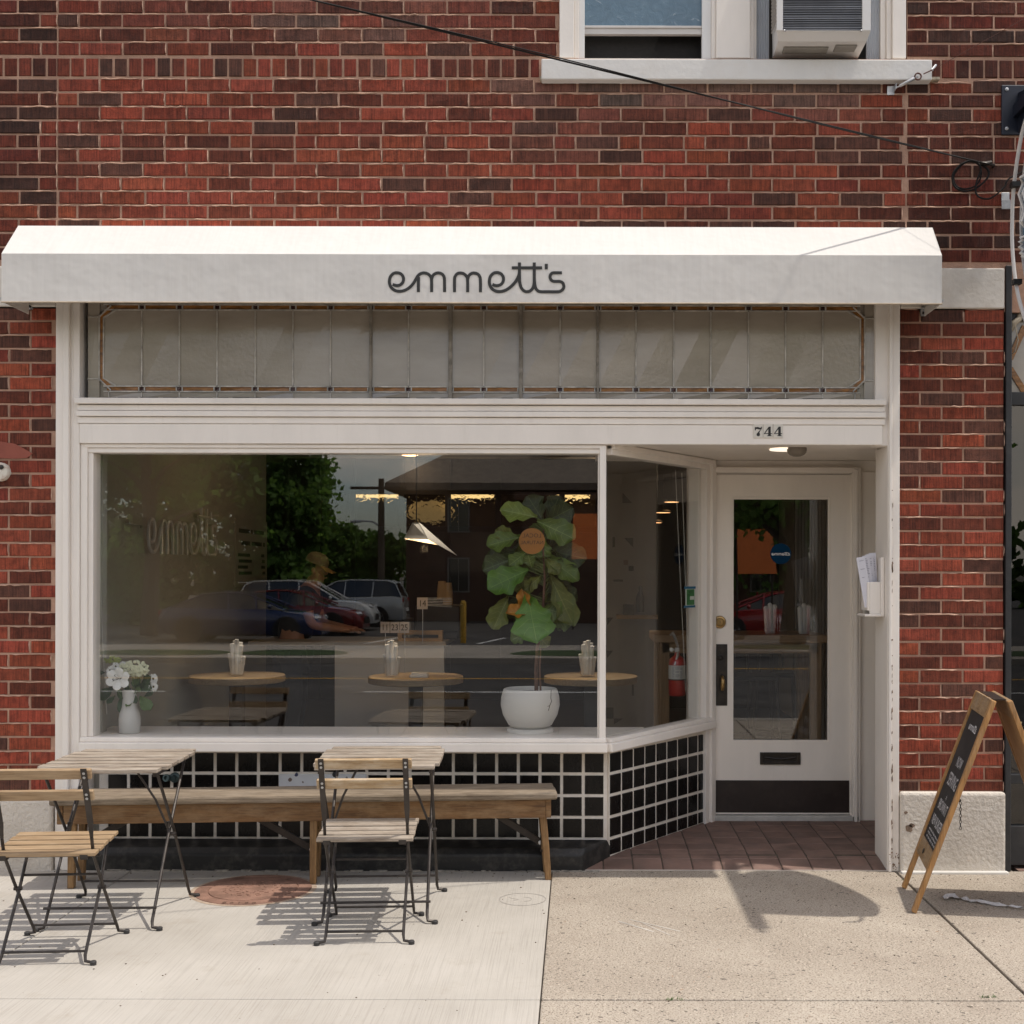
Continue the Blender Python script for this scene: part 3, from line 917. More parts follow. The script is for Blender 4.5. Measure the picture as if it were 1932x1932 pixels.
# ---- house number
def poly_digit(mb, pts, M): mb.prism(pts, -0.0008, 0.0, M)
hn = thing('house_number', 'small white tiles spelling 744 in bold black figures above the door', 'house number', tuple(W(1447, 825, -.012)))
s7 = [[(0.16, .83), (0.16, .52), (.25, .52), (.26, .62), (.34, .65), (.62, .60), (.76, .62), (.56, .42), (.36, .22), (.33, .10), (.40, .0), (.52, -.03), (.64, 0.01), (.69, .10), (.66, .22), (.63, .32), (.72, .50), (.88, .68), (.89, .85), (.83, .85), (.78, .76), (.65, .76), (.48, .83), (.34, .82), (.26, .77), (.24, .83)]]
s4 = [[(.55, .86), (.76, .86), (.76, .25), (.90, .25), (.90, .18), (.76, .18), (.76, .07), (.86, .03), (.86, -.01), (.38, -.01), (.38, .03), (.50, .07), (.50, .18), (.08, .18), (.08, .24)]]
M_TILEW = mat('cream_number_tile', (0.66, 0.62, 0.55), 0.35, var=.05)
M_INK = mat('black_ink', (0.014, 0.012, 0.011), 0.5, var=.05)
x0_, x1_ = fx(1419.5), fx(1476)
w_ = (x1_ - x0_) / 3
zb_, zt_ = fz(826), fz(800.5)
for i in range(3):
    b = MB(); b.box(x0_ + i * w_ + .0012, x0_ + (i + 1) * w_ - .0012, -0.0145, -0.0092, zb_, zt_)
    tl = b.build('number_tile', M_TILEW, hn, bevel=0.001)
    sx, sz = w_ * 0.98, (zt_ - zb_) * 0.80
    M = Matrix.Translation((x0_ + i * w_ + .001, -0.0147, zb_ + (zt_ - zb_) * .14)) @ Matrix.Diagonal((sx, 1, sz, 1))
    b = MB()
    poly_digit(b, (s7 if i == 0 else s4)[0], M)
    if i: b.prism([(.20, .25), (.50, .25), (.50, .62)], -0.0011, -0.0006, M)
    dg = b.build('figure', M_INK, tl)
    if i: dg.data.materials.append(M_TILEW); [setattr(pg, 'material_index', 1) for pg in list(dg.data.polygons)[-5:]]

# ---- porch lamp
pl_ = thing('porch_lamp', 'round porch downlight with a grey half dome hood in the soffit above the door', 'lamp', (fx(1490, .3), .3, ZSOF))
c = Vector((fx(1481, .34), .34, ZSOF))
b = MB(); b.lathe([(0.082, -0.001), (0.082, -0.006), (0.07, -0.008), (0, -0.008)], 28, Matrix.Translation(c)); b.build('lens', emit('lamp_lens', (1.0, 0.86, 0.70), 0.75), pl_)
c = Vector((fx(1503, .27), .27, ZSOF))
b = MB()
b.lathe([(0.050, -0.0), (0.052, -0.012), (0.049, -0.026), (0.038, -0.038), (0.020, -0.045), (0, -0.047)], 24, Matrix.Translation(c))
b.build('hood', mat('grey_hood', (0.21, 0.18, 0.145), 0.5, var=.1), pl_, smooth=True)

def zfl(y): return 0.004 + min(max(0, y), .2) * .16 + max(0, y - .2) * .020
# ================================================================ TILED STALL RISER
M_TILE = None
def tile_material():
    m, n, l, p = nodes('black_tile')
    vec = coords(n, l)
    f = noise(n, l, vec, 14, 6, .65)
    c = ramp(n, l, f, [(0.35, (0.005, 0.005, 0.005)), (0.72, (0.012, 0.010, 0.009))])
    d = noise(n, l, coords(n, l, (18, 18, 9)), 1.0, 8, .7)
    c = mixc(n, l, ramp(n, l, d, [(0.60, (0, 0, 0)), (0.82, (0.35,) * 3)]), c, (0.05, 0.033, 0.022))
    l.new(c, p.inputs['Base Color'])
    p.inputs['Specular IOR Level'].default_value = 0.22
    mr = n.new('ShaderNodeMapRange'); mr.inputs['To Min'].default_value = .08; mr.inputs['To Max'].default_value = .42
    l.new(d, mr.inputs['Value']); l.new(mr.outputs['Result'], p.inputs['Roughness'])
    l.new(bumpn(n, l, noise(n, l, vec, 16, 3, .5), 0.10, 0.006), p.inputs['Normal'])
    return m
M_TILE = tile_material()
M_GROUT = mat('pale_grout', (0.76, 0.70, 0.62), 0.9, var=.12, vs_=20, bump=.5, bs=150, dirt=(.40, .33, .26), dirt_amt=.5, dirt_scale=10)
tr_ = thing('tiled_stall_riser', 'low wall of square black tiles with pale grout under the shop window', 'tiled wall', (-0.7, 0.06, 0))
PT, TS, YTI = 0.1109, 0.0965, 0.162
ZT0 = fz(1421.5, .156)
def tile_mesh(w, h):
    b = MB(); e = 0.003; d = 0.006
    b.add([(0, 0, 0), (w, 0, 0), (w, 0, h), (0, 0, h), (e, -d, e), (w - e, -d, e), (w - e, -d, h - e), (e, -d, h - e)],
          [(4, 5, 6, 7), (0, 1, 5, 4), (1, 2, 6, 5), (2, 3, 7, 6), (3, 0, 4, 7)])
    return b.mesh('tile', M_TILE)
tm = tile_mesh(TS, TS)
XT1 = 0.142
hosecol = None
for ci in range(24):
    for ri in range(4):
        x = XT1 - 0.007 - (ci + 1) * PT + (PT - TS) / 2 + .004
        z = ZT0 - (ri + 1) * PT + (PT - TS) - 0.002
        if x < -2.44: continue
        if 15 <= ci <= 20 and ri == 1 and 12 <= ci: pass
        if ri == 1 and fx(528, YTI) < x + TS / 2 < fx(690, YTI): continue      # pale replacement slab sits here
        o = place('tile', tm, (x, YTI, z), tr_)
        o.rotation_euler = (R.uniform(-.006, .006), R.uniform(-.004, .004), R.uniform(-.008, .008))
b = MB(); b.box(-2.45, XT1 + .008, YTI - 0.001, YTI + 0.06, 0.0, Z_SILL0 + .002); b.build('grout_bed', M_GROUT, tr_)
zsl = ZT0 - 2 * PT + (PT - TS) - 0.004
b = MB(); b.box(fx(527, .155), fx(692, .155), YTI - 0.009, YTI - 0.002, zsl, zsl + TS + .006); tsl = b.build('terrazzo_slab', mat('white_terrazzo', (0.62, 0.63, 0.64), .35, var=.06), tr_, bevel=.002)
for (px, py, r_, cc) in ((560, 1463, .012, (.05, .06, .12)), (548, 1472, .011, (.18, .13, .11)), (572, 1477, .006, (.25, .22, .2)), (600, 1473, .012, (.32, .36, .42)), (632, 1462, .014, (.03, .03, .03)), (655, 1470, .01, (.2, .2, .22))):
    c = W(px, py, YTI - .0095); b = MB()
    b.prism([(c.x + r_ * R.uniform(.6, 1.1) * math.cos(a), c.z + r_ * R.uniform(.7, 1.2) * math.sin(a)) for a in (0.2, 1.3, 2.2, 3.4, 4.4, 5.5)], YTI - .0097, YTI - .0085)
    b.build('stone_chip', mat('chip_%d' % int(cc[2] * 1000), cc, .4, var=.1), tsl)
# angled return
At, Bt = Vector((0.152, 0.170, 0)), Vector((0.757, 1.0, 0))
Tt = (Bt - At).normalized(); Nt = Vector((Tt.y, -Tt.x, 0)); Lt = (Bt - At).length
MT = frame_matrix(At, Tt, -Nt, (0, 0, 1))
ncol = 9
x = 0.006
floor_at = lambda y: zfl(y)
ci = 0
while x < Lt - 0.05:
    wcol = min(TS, Lt - 0.028 - x)
    for ri in range(6):
        z1_ = ZT0 - ri * PT - 0.002 ; z0_ = z1_ - TS
        fl = floor_at((At + Tt * (x + TS / 2)).y) + 0.002
        if z1_ - fl < 0.015: continue
        hh = min(TS, z1_ - fl); full = hh > TS - 1e-4 and wcol > TS - 1e-4
        me = tm if full else tile_mesh(wcol, hh)
        p_ = MT @ Vector((x, -0.010, z1_ - hh))
        o = place('tile', me, p_, tr_)
        o.rotation_euler = (R.uniform(-.004, .004), R.uniform(-.003, .003), math.atan2(Tt.y, Tt.x) + R.uniform(-.006, .006))
    x += PT
b = MB(); b.box(0.0, Lt - .02, -0.0105, 0.03, 0.0, Z_SILL0 - 0.001, MT); b.build('grout_bed', M_GROUT, tr_)

b = MB()
plan_top = [(-2.44, 0.004), (0.036, 0.004), (0.152, 0.150), (-2.44, 0.162)]
plan_bot = [(-2.45, -0.024), (0.022, -0.024), (0.170, 0.172), (-2.45, 0.166)]
vv = [(x, y, -0.01) for x, y in plan_bot] + [(x, y, 0.080) for x, y in plan_bot] + [(x, y, 0.112 if y < .1 else 0.122) for x, y in plan_top]
ff = [(0, 3, 2, 1), (8, 9, 10, 11)]
for lv in (0, 4):
    ff += [(lv + k, lv + (k + 1) % 4, lv + 4 + (k + 1) % 4, lv + 4 + k) for k in range(4)]
b.add(vv, ff)
o = b.build('black_curb', mat('curb_black', (0.011, 0.0105, 0.010), .5, var=.3, vs_=4, bump=.4, bs=30, dirt=(.16, .14, .12), dirt_amt=.35, dirt_scale=16), bevel=0.008, org=(-1.1, 0, 0))
tag(o, 'black painted concrete curb running along the foot of the tiled wall', 'curb')
b = MB()
for k in range(60):
    x = R.uniform(-2.4, 0.06); L = R.uniform(.01, .07)
    b.box(x, x + L, -0.034 - R.uniform(0, .012), -0.0245, 0.0, R.uniform(.002, .007))
tag(b.build('crumbled_cement', mat('crumble', (0.30, 0.27, 0.23), 1, var=.5, vs_=30)), kind='stuff')

# hose bib
hb = thing('hose_bib', 'small green hose tap on the black tiles behind the left table', 'tap', tuple(W(328, 1470, 0)))
c = W(331, 1468, 0.152)
M = Matrix.Translation(c) @ Matrix.Rotation(rad(90), 4, 'X')
M_VERD = mat('verdigris_brass', (0.055, 0.085, 0.085), .45, metal=.5, var=.4, vs_=40)
b = MB(); b.lathe([(0.026, 0), (0.026, .010), (.021, .014), (.014, .016), (.014, .045), (.0, .046)], 18, M); b.build('flange', M_VERD, hb, smooth=True)
M = Matrix.Translation(c + Vector((-.012, -.03, 0))) @ Matrix.Rotation(rad(78), 4, 'X') @ Matrix.Rotation(rad(-20), 4, 'Y')
b = MB(); b.lathe([(0.012, -.02), (0.012, .015), (.016, .017), (.016, .026), (.019, .028), (.019, .04), (.010, .04), (.010, .03), (0, .03)], 16, M); b.build('spout', M_VERD, hb, smooth=True)

# ================================================================ PORCH FLOOR
M_QUARRY = mat('quarry_tile', (0.19, 0.118, 0.093), 0.65, var=.38, vs_=5, bump=.4, bs=60, dirt=(.16, .12, .1), dirt_amt=.6, dirt_scale=6)
pf = thing('porch_floor', None, None, (0.9, 0.4, 0), kind='structure')
xw, yw = 0.1495, 0.142
def quarry(x0, x1, y0, y1):
    b = MB(); t = .004
    v = []
    for (x, y) in ((x0, y0), (x1, y0), (x1, y1), (x0, y1)):
        v.append((x, y, zfl(y) - .02))
    e = .003
    jz = R.uniform(-.0006, .0009)
    for (x, y, ex, ey) in ((x0, y0, 0, 0), (x1, y0, 0, 0), (x1, y1, 0, 0), (x0, y1, 0, 0)):
        v.append((x, y, zfl(y) - .0025 + jz))
    for (x, y) in ((x0 + e, y0 + e), (x1 - e, y0 + e), (x1 - e, y1 - e), (x0 + e, y1 - e)):
        v.append((x, y, zfl(y) + jz))
    f = [(8, 9, 10, 11)]
    for k in range(4):
        k2 = (k + 1) % 4
        f += [(4 + k, 4 + k2, 8 + k2, 8 + k), (k, k2, 4 + k2, 4 + k)]
    b.add(v, f)
    return b.build('floor_tile', M_QUARRY, pf)
for i in range(14):
    x0 = -0.02 + i * xw
    for j in range(9):
        y0 = 0.003 + j * yw
        xl = At.x - .20 if y0 < .25 else At.x - .10 + (y0 - .2) * (Tt.x / Tt.y)
        if x0 + xw < xl - .02 or y0 > YD - .02: continue
        if x0 > 1.50 and y0 < 0.2: continue
        if x0 > 1.98: continue
        quarry(x0 + .002, x0 + xw - .0035, y0 + .001, min(y0 + yw - .001, YD + .03))
b = MB(); b.add([(-.1, 0.001, -0.001), (2.1, 0.001, -0.001), (2.1, .2, zfl(.2) - .004), (-.1, .2, zfl(.2) - .004), (2.1, YD + .1, zfl(YD + .1) - .004), (-.1, YD + .1, zfl(YD + .1) - .004)], [(0, 1, 2, 3), (3, 2, 4, 5)]); b.build('joint_bed', M_JOINT, pf)
b = MB(); b.box(-.03, 2.1, -0.005, 0.0025, -0.02, 0.0035); b.build('edge_strip', mat('pale_mortar', (.5, .44, .38), .9, var=.2), pf)

# ================================================================ LOGO STROKES (unit = 1/1000 of a drawing 1930 wide)
LOGO = [
    [(150, 300), (172, 309), (195, 312), (224, 305), (248, 282), (257, 250), (249, 218), (226, 194), (195, 186), (160, 192), (130, 222), (118, 265), (122, 300), (140, 335), (175, 360), (220, 368), (265, 360), (310, 335), (350, 295), (380, 245), (403, 210), (430, 192), (460, 187), (495, 196), (522, 222), (532, 260), (533, 375)],
    [(403, 375), (403, 250), (405, 225)],
    [(532, 250), (545, 214), (570, 193), (600, 187), (634, 197), (654, 224), (659, 260), (660, 375)],
    [(758, 375), (758, 250), (766, 217), (786, 194), (815, 187), (850, 196), (877, 222), (886, 260), (887, 375)],
    [(886, 250), (898, 214), (922, 193), (950, 187), (985, 197), (1006, 224), (1012, 260), (1013, 375)],
    [(1130, 298), (1152, 307), (1176, 310), (1206, 303), (1230, 280), (1239, 247), (1231, 214), (1207, 190), (1176, 182), (1141, 189), (1111, 220), (1100, 265), (1105, 305), (1125, 340), (1160, 362), (1205, 368), (1255, 357), (1305, 325), (1350, 280), (1380, 232), (1393, 190), (1395, 160), (1395, 82)],
    [(1395, 82), (1396, 230), (1401, 290), (1418, 338), (1448, 365), (1472, 369), (1500, 362), (1526, 335), (1540, 290), (1541, 230), (1541, 82)],
    [(1541, 230), (1545, 290), (1556, 335), (1580, 362), (1610, 369), (1680, 369), (1770, 369), (1805, 360), (1828, 335), (1831, 310), (1822, 285), (1800, 270), (1770, 267), (1735, 267), (1710, 257), (1697, 232), (1700, 205), (1717, 187), (1745, 183), (1813, 183)],
    [(1320, 135), (1618, 135)],
    [(1659, 95), (1659, 149)],
]
LOGO_C = (975.0, 228.0)
def logo_ribbon(mb, M, scale, width=30.0, lift=0.0, thick=0.0015):
    """flat brush strokes in local XZ (x right, z up), facing local -Y"""
    for si, st in enumerate(LOGO):
        pts = spline(st, 5) if len(st) > 2 else [Vector((*p, 0)) for p in st]
        L_, R_ = [], []
        n = len(pts)
        for i, p in enumerate(pts):
            d = pts[min(i + 1, n - 1)] - pts[max(i - 1, 0)]
            d = Vector((d.x, d.y)).normalized() if d.length > 1e-6 else Vector((1, 0))
            q = Vector((-d.y, d.x)) * width / 2
            L_.append(((p.x + q.x - LOGO_C[0]) * scale, -(p.y + q.y - LOGO_C[1]) * scale))
            R_.append(((p.x - q.x - LOGO_C[0]) * scale, -(p.y - q.y - LOGO_C[1]) * scale))
        y = -lift - si * 0.00006
        vs_ = [M @ Vector((x, y, z)) for x, z in L_] + [M @ Vector((x, y, z)) for x, z in R_]
        mb.add(vs_, [(i, i + 1, n + i + 1, n + i) for i in range(n - 1)])
def logo_tube(mb, M, scale, r):
    for st in LOGO:
        pts = spline(st, 3) if len(st) > 2 else [Vector((*p, 0)) for p in st]
        mb.tube([M @ Vector(((p.x - LOGO_C[0]) * scale, 0, -(p.y - LOGO_C[1]) * scale)) for p in pts], r, 6)
def text_mb(s, size, M, align='CENTER', spacing=1.0):
    """lettering in local XZ facing local -Y"""
    cu = bpy.data.curves.new('lettering', 'FONT')
    cu.body = s; cu.size = size; cu.align_x = align; cu.space_character = spacing
    cu.resolution_u = 2
    ob = bpy.data.objects.new('lettering_tmp', cu)
    COL.objects.link(ob)
    dg = bpy.context.evaluated_depsgraph_get()
    dg.update()
    me = bpy.data.meshes.new_from_object(ob.evaluated_get(dg))
    b = MB()
    b.add([M @ Vector((v.co.x, 0, v.co.y)) for v in me.vertices], [tuple(p.vertices) for p in me.polygons])
    bpy.data.objects.remove(ob); bpy.data.meshes.remove(me); bpy.data.curves.remove(cu)
    return b

# ================================================================ DOOR
dr = thing('entrance_door', 'white wooden entrance door with tall glass pane and black kick plate', 'door', (fx(1474, YD), YD, 0.1))
DY0, DY1 = YD + 0.012, YD + 0.055
dx0, dx1, dz0, dz1 = fx(1344, YD), fx(1606, YD), fz(1536, YD), fz(894, YD)
gx0, gx1, gz0, gz1 = fx(1381, YD), fx(1567, YD), fz(1400, YD), fz(936, YD)
b = MB()
b.box(dx0, gx0, DY0, DY1, dz0, dz1); b.box(gx1, dx1, DY0, DY1, dz0, dz1)
b.box(gx0, gx1, DY0, DY1, gz1, dz1); b.box(gx0, gx1, DY0, DY1, dz0, gz0)
b.build('door_leaf', M_DOORW, dr)
b = MB()
for (a, c, e, f) in ((gx0, gx0 + .012, gz0, gz1), (gx1 - .012, gx1, gz0, gz1), (gx0 + .012, gx1 - .012, gz1 - .016, gz1), (gx0 + .012, gx1 - .012, gz0, gz0 + .012)):
    b.box(a, c, DY0 + .004, DY0 + .02, e, f)
b.build('glazing_bead', M_DOORW, dr, bevel=0.002)
b = MB(); b.box(gx0 + .004, gx1 - .004, DY0 + .022, DY0 + .028, gz0 + .004, gz1 - .004); b.build('door_glass', M_GLASS, dr)
b = MB(); b.box(fx(1346, YD), fx(1604, YD), DY0 - .0035, DY0 - .0005, fz(1533, YD), fz(1472, YD)); kp = b.build('kick_plate', mat('kick_plate', (0.020, 0.012, 0.010), .42, var=.3, vs_=4, dirt=(.08, .06, .05), dirt_amt=.3, dirt_scale=10), dr, bevel=.0015)
b = MB()
for px in (1349, 1390, 1432, 1474, 1517, 1560, 1600):
    for py in (1475, 1530):
        c = W(px, py, DY0 - .0035); b.ball(c, 0.0032, 6, 4, (1, .5, 1))
b.build('screw', mat('brown_brass', (.06, .035, .02), .4, metal=.7), dr)
ms = thing
M_IRON = mat('worn_black_iron', (0.025, 0.021, 0.018), .38, metal=.4, var=.4, vs_=14, bump=.3, bs=40, dirt=(.10, .07, .045), dirt_amt=.4, dirt_scale=20)
b = MB()
x0, x1, z0, z1 = fx(1435, YD), fx(1511.5, YD), fz(1442, YD), fz(1419, YD)
for (a, c, e, f) in ((x0, x0 + .02, z0, z1), (x1 - .02, x1, z0, z1), (x0 + .02, x1 - .02, z1 - .016, z1), (x0 + .02, x1 - .02, z0, z0 + .016)):
    b.box(a, c, DY0 - .010, DY0 - .0005, e, f)
b.box(x0 + .018, x1 - .018, DY0 - .004, DY0 - .0006, z0 + .014, z1 - .014)
mslot = b.build('mail_slot', M_IRON, dr, bevel=.003)
b = MB(); b.tube([(x0 + .028, DY0 - .006, (z0 + z1) / 2 + .006), ((x0 + x1) / 2, DY0 - .0085, (z0 + z1) / 2 - .004), (x1 - .028, DY0 - .006, (z0 + z1) / 2 + .006)], .006, 8); b.build('flap', M_IRON, mslot, smooth=True)
M_BRASS = mat('dull_brass', (0.34, 0.22, 0.09), .32, metal=.85, var=.25, vs_=30)
c = W(1358, 1173, DY0)
M = Matrix.Translation(c) @ Matrix.Rotation(rad(90), 4, 'X')
b = MB(); b.lathe([(0.037, 0), (0.037, .005), (0.032, .013), (0.024, .015), (0.021, .012), (0.017, .012), (0.0165, .018), (0, .019)], 26, M); dl = b.build('deadbolt', M_BRASS, dr, smooth=True)
b = MB(); b.box(c.x - .0018, c.x + .0018, c.y - .0196, c.y - .0188, c.z - .007, c.z + .006); b.build('keyhole', M_BLACK, dl)
x0, x1, z0, z1 = fx(1345.5, YD), fx(1373, YD), fz(1331, YD), fz(1215, YD)
b = MB(); b.box(x0, x1, DY0 - .006, DY0 - .0004, z0, z1); b.box(x0 + .008, x1 - .008, DY0 - .009, DY0 - .006, z0 + .012, z1 - .012)
hp = b.build('handle_plate', M_IRON, dr, bevel=.003)
c = W(1359, 1240, DY0)
b = MB(); b.lathe([(.017, 0), (.017, .013), (.013, .015), (.009, .011), (0, .011)], 16, Matrix.Translation(c) @ Matrix.Rotation(rad(90), 4, 'X')); b.build('lock_collar', M_IRON, hp, smooth=True)
b = MB(); c0 = W(1362, 1276, DY0); b.tube([c0 + Vector((0, -.004, .0)), c0 + Vector((0, -.035, -.002)), c0 + Vector((.002, -.048, -.02)), c0 + Vector((.001, -.046, -.055)), c0 + Vector((0, -.036, -.075))], [.009, .010, .012, .013, .008], 10)
b.build('handle', M_BRASS, hp, smooth=True)
b = MB(); b.box(B2.x - .01, fx(1620, YD), YD - 0.03, YD + .07, 0.050, fz(1537, YD)); tag(b.build('threshold', mat('worn_sill', (.50, .48, .44), .5, var=.2, vs_=12), bevel=.004, org=(1.15, YD, .09)), 'pale metal threshold strip under the entrance door', 'threshold')
# round sticker on the door glass
st_ = thing('round_sticker', 'round dark blue sticker with the shop name in white on the door glass', 'sticker', tuple(W(1473, 1044, DY0 + .02)))
c = W(1473, 1044, DY0 + .0205)
b = MB(); b.lathe([(0.0605, -.0006), (0.0605, .0006)], 40, Matrix.Translation(c) @ Matrix.Rotation(rad(90), 4, 'X')); b.build('disc', mat('sticker_blue', (0.003, 0.034, 0.085), .8, var=.05, spec=.1), st_)
b = MB(); logo_ribbon(b, Matrix.Translation(c + Vector((0, -.0012, 0))), 0.106 / 1745, 62); b.build('shop_name', mat('sticker_white', (.7, .7, .7), .5, var=.02), st_)

# menu box on the pilaster side
mbx = thing('menu_box', 'white wooden menu box with folded paper menus beside the door', 'menu box', (1.50, .16, 1.25))
zb0, zb1 = fz(1161, .16), fz(1051, .16)
b = MB()
x1_ = 1.541
b.box(x1_ - .018, x1_, 0.05, 0.21, zb0, zb1)                                     # back board
b.box(x1_ - .10, x1_ - .018, 0.045, 0.215, zb0, zb0 + .013)                      # foot shelf
b.build('back_board', M_WHITE, mbx, bevel=.004)
b = MB(); b.box(x1_ - .083, x1_ - .072, 0.06, 0.20, zb0 + .03, zb0 + .175); b.box(x1_ - .072, x1_ - .018, 0.06, 0.071, zb0 + .013, zb0 + .175); b.box(x1_ - .072, x1_ - .018, 0.189, 0.20, zb0 + .013, zb0 + .175)
b.build('pocket', M_WHITE, mbx, bevel=.003)
paper = mat('menu_paper', (.66, .65, .70), .8, var=.04)
ink = mat('grey_print', (.22, .21, .26), .8, var=.05)
for k, (dx, tilt) in enumerate(((-.066, -10), (-.052, -7), (-.040, -5), (-.030, -3))):
    M = Matrix.Translation((x1_ + dx, .075 + k * .014, zb0 + .05)) @ Matrix.Rotation(rad(tilt), 4, 'Y')
    b = MB(); b.box(-.028 if k == 0 else -.02, .016, -.001, .001, 0, .255 + .006 * k, M); pp = b.build('menu', paper, mbx)
    b = MB()
    for q in range(12):
        zz_ = .15 + q * .0085
        if k == 0 and q % 5: continue
        b.box(-.016, -.016 + R.uniform(.012, .026), -.0016, -.0011, zz_, zz_ + .0022, M)
    b.build('printed_line', ink, pp)

# ================================================================ AWNING
aw = thing('awning', 'long white canvas awning with the shop name across its front', 'awning', (-0.52, -0.08, 2.8))
YA = -0.305
YRG = -0.140
ax0, ax1 = fx(1.5, YA), fx(1776, YA)
az0, az1, az2 = fz(571.5, YA), fz(480.5, YA), fz(428, YRG)
rx0, rx1 = fx(33, YRG), fx(1758, YRG)
def awning_cloth():
    m, n, l, p = nodes('awning_canvas')
    vec = coords(n, l, (1, 1, 1))
    st = noise(n, l, coords(n, l, (55, 6, 1.3)), 1.0, 5, .7)
    big = noise(n, l, vec, 1.6, 5)
    c = ramp(n, l, big, [(.3, (.67, .645, .605)), (.7, (.71, .685, .645))])
    c = mixc(n, l, 1.0, c, ramp(n, l, st, [(.35, (.955, .95, .945)), (.62, (1, 1, 1))]), 'MULTIPLY')
    l.new(c, p.inputs['Base Color']); p.inputs['Roughness'].default_value = .75; p.inputs['Specular IOR Level'].default_value = .3
    b1 = bumpn(n, l, noise(n, l, vec, 2.4, 4), .5, .03)
    l.new(bumpn(n, l, noise(n, l, coords(n, l, (300, 300, 300)), 1, 2), .12, .002, b1), p.inputs['Normal'])
    return m
M_AWN = awning_cloth()
def cloth(name, quad, nu, nv, sag, parent, thick=.003):
    """quad = 4 corners; slightly uneven cloth with real thickness"""
    a, c, d, e = [Vector(q) for q in quad]
    nrm = (c - a).cross(e - a).normalized()
    vs_ = []
    for side in (0, 1):
        for j in range(nv + 1):
            for i in range(nu + 1):
                u, v = i / nu, j / nv
                p = (a * (1 - u) + c * u) * (1 - v) + (e * (1 - u) + d * u) * v
                w = math.sin(math.pi * v) * sag * (0.6 + .6 * math.sin(u * 37) * math.sin(u * 11 + 1))
                vs_.append(p + nrm * (-w - side * thick))
    fs_ = []
    st_n = (nu + 1) * (nv + 1)
    for j in range(nv):
        for i in range(nu):
            q = j * (nu + 1) + i
            fs_.append((q, q + 1, q + nu + 2, q + nu + 1))
            fs_.append((st_n + q, st_n + q + nu + 1, st_n + q + nu + 2, st_n + q + 1))
    def edge(idx):
        for p0, p1 in zip(idx[:-1], idx[1:]): fs_.append((p0, st_n + p0, st_n + p1, p1))
    edge([i for i in range(nu + 1)]); edge([nv * (nu + 1) + i for i in range(nu + 1)][::-1])
    edge([j * (nu + 1) for j in range(nv + 1)][::-1]); edge([j * (nu + 1) + nu for j in range(nv + 1)])
    b = MB(); b.add(vs_, fs_)
    return b.build(name, M_AWN, parent, smooth=True)
cloth('valance', ((ax0, YA, az0), (ax1, YA, az0), (ax1, YA, az1), (ax0, YA, az1)), 60, 6, .0015, aw)
cloth('sloped_top', ((ax0, YA, az1), (ax1, YA, az1), (rx1, YRG, az2), (rx0, YRG, az2)), 60, 6, .002, aw)
cloth('flat_top', ((rx0, YRG, az2), (rx1, YRG, az2), (rx1, -.006, az2 + .012), (rx0, -.006, az2 + .012)), 30, 3, .001, aw)
for xe, xr in ((ax0, rx0), (ax1, rx1)):
    b = MB()
    s_ = .003 if xe < 0 else -.003
    pp_ = [(xe, YA, az0), (xe, -.014, az0), (xr, -.006, az2 + .012), (xr, YRG, az2), (xe, YA, az1)]
    b.add(pp_ + [(x + s_, y, z) for x, y, z in pp_], [(0, 1, 2, 3, 4), (9, 8, 7, 6, 5)] + [(i, i + 5, (i + 1) % 5 + 5, (i + 1) % 5) for i in range(5)])
    b.build('end_panel', M_AWN, aw)
b = MB(); b.tube([(ax0, YA - .001, az0 - .0015), (ax1, YA - .001, az0 - .0015)], .004, 6); b.build('hem', mat('tan_hem', (.42, .34, .25), .8, var=.15, vs_=30), aw)
b = MB(); b.tube([(ax0 + .01, YA + .012, az0 + .012), (ax1 - .01, YA + .012, az0 + .012)], .010, 8)
b.tube([(ax0 + .01, YA + .012, az1 - .012), (ax1 - .01, YA + .012, az1 - .012)], .010, 8); b.build('frame_bar', M_GALV, aw)
M = Matrix.Translation((fx(711 + LOGO_C[0] * .192, YA), YA - .0025, fz(479.1 + LOGO_C[1] * .192 + .8, YA)))
b = MB(); logo_ribbon(b, M, 0.192 / (FPX / (YA + CAM_D)), 30); b.build('shop_name', mat('awning_print', (.028, .028, .027), .7, var=.1), aw)
for px, sg in ((57, 1), (1740, -1)):
    c = W(px, 587 if px > 1000 else 578, 0)
    b = MB(); b.box(c.x - .012, c.x + .012, -.008, -.0145 + .03, c.z - .022, c.z + .03); b.box(c.x - .012, c.x + .012, -.03, -.008, c.z + .012, c.z + .016)
    br = b.build('wall_bracket', M_GALV, aw, bevel=.001)
    b = MB(); b.bar((c.x, -.012, c.z + .026), (c.x - sg * .012, YA + .012, az0 + .018), .014, .010); b.build('arm', M_GALV, br)
    b = MB(); b.lathe([(.006, 0), (.006, .006), (0, .007)], 6, Matrix.Translation((c.x, -.008, c.z - .008)) @ Matrix.Rotation(rad(90), 4, 'X')); b.build('bolt', M_STEEL, br)

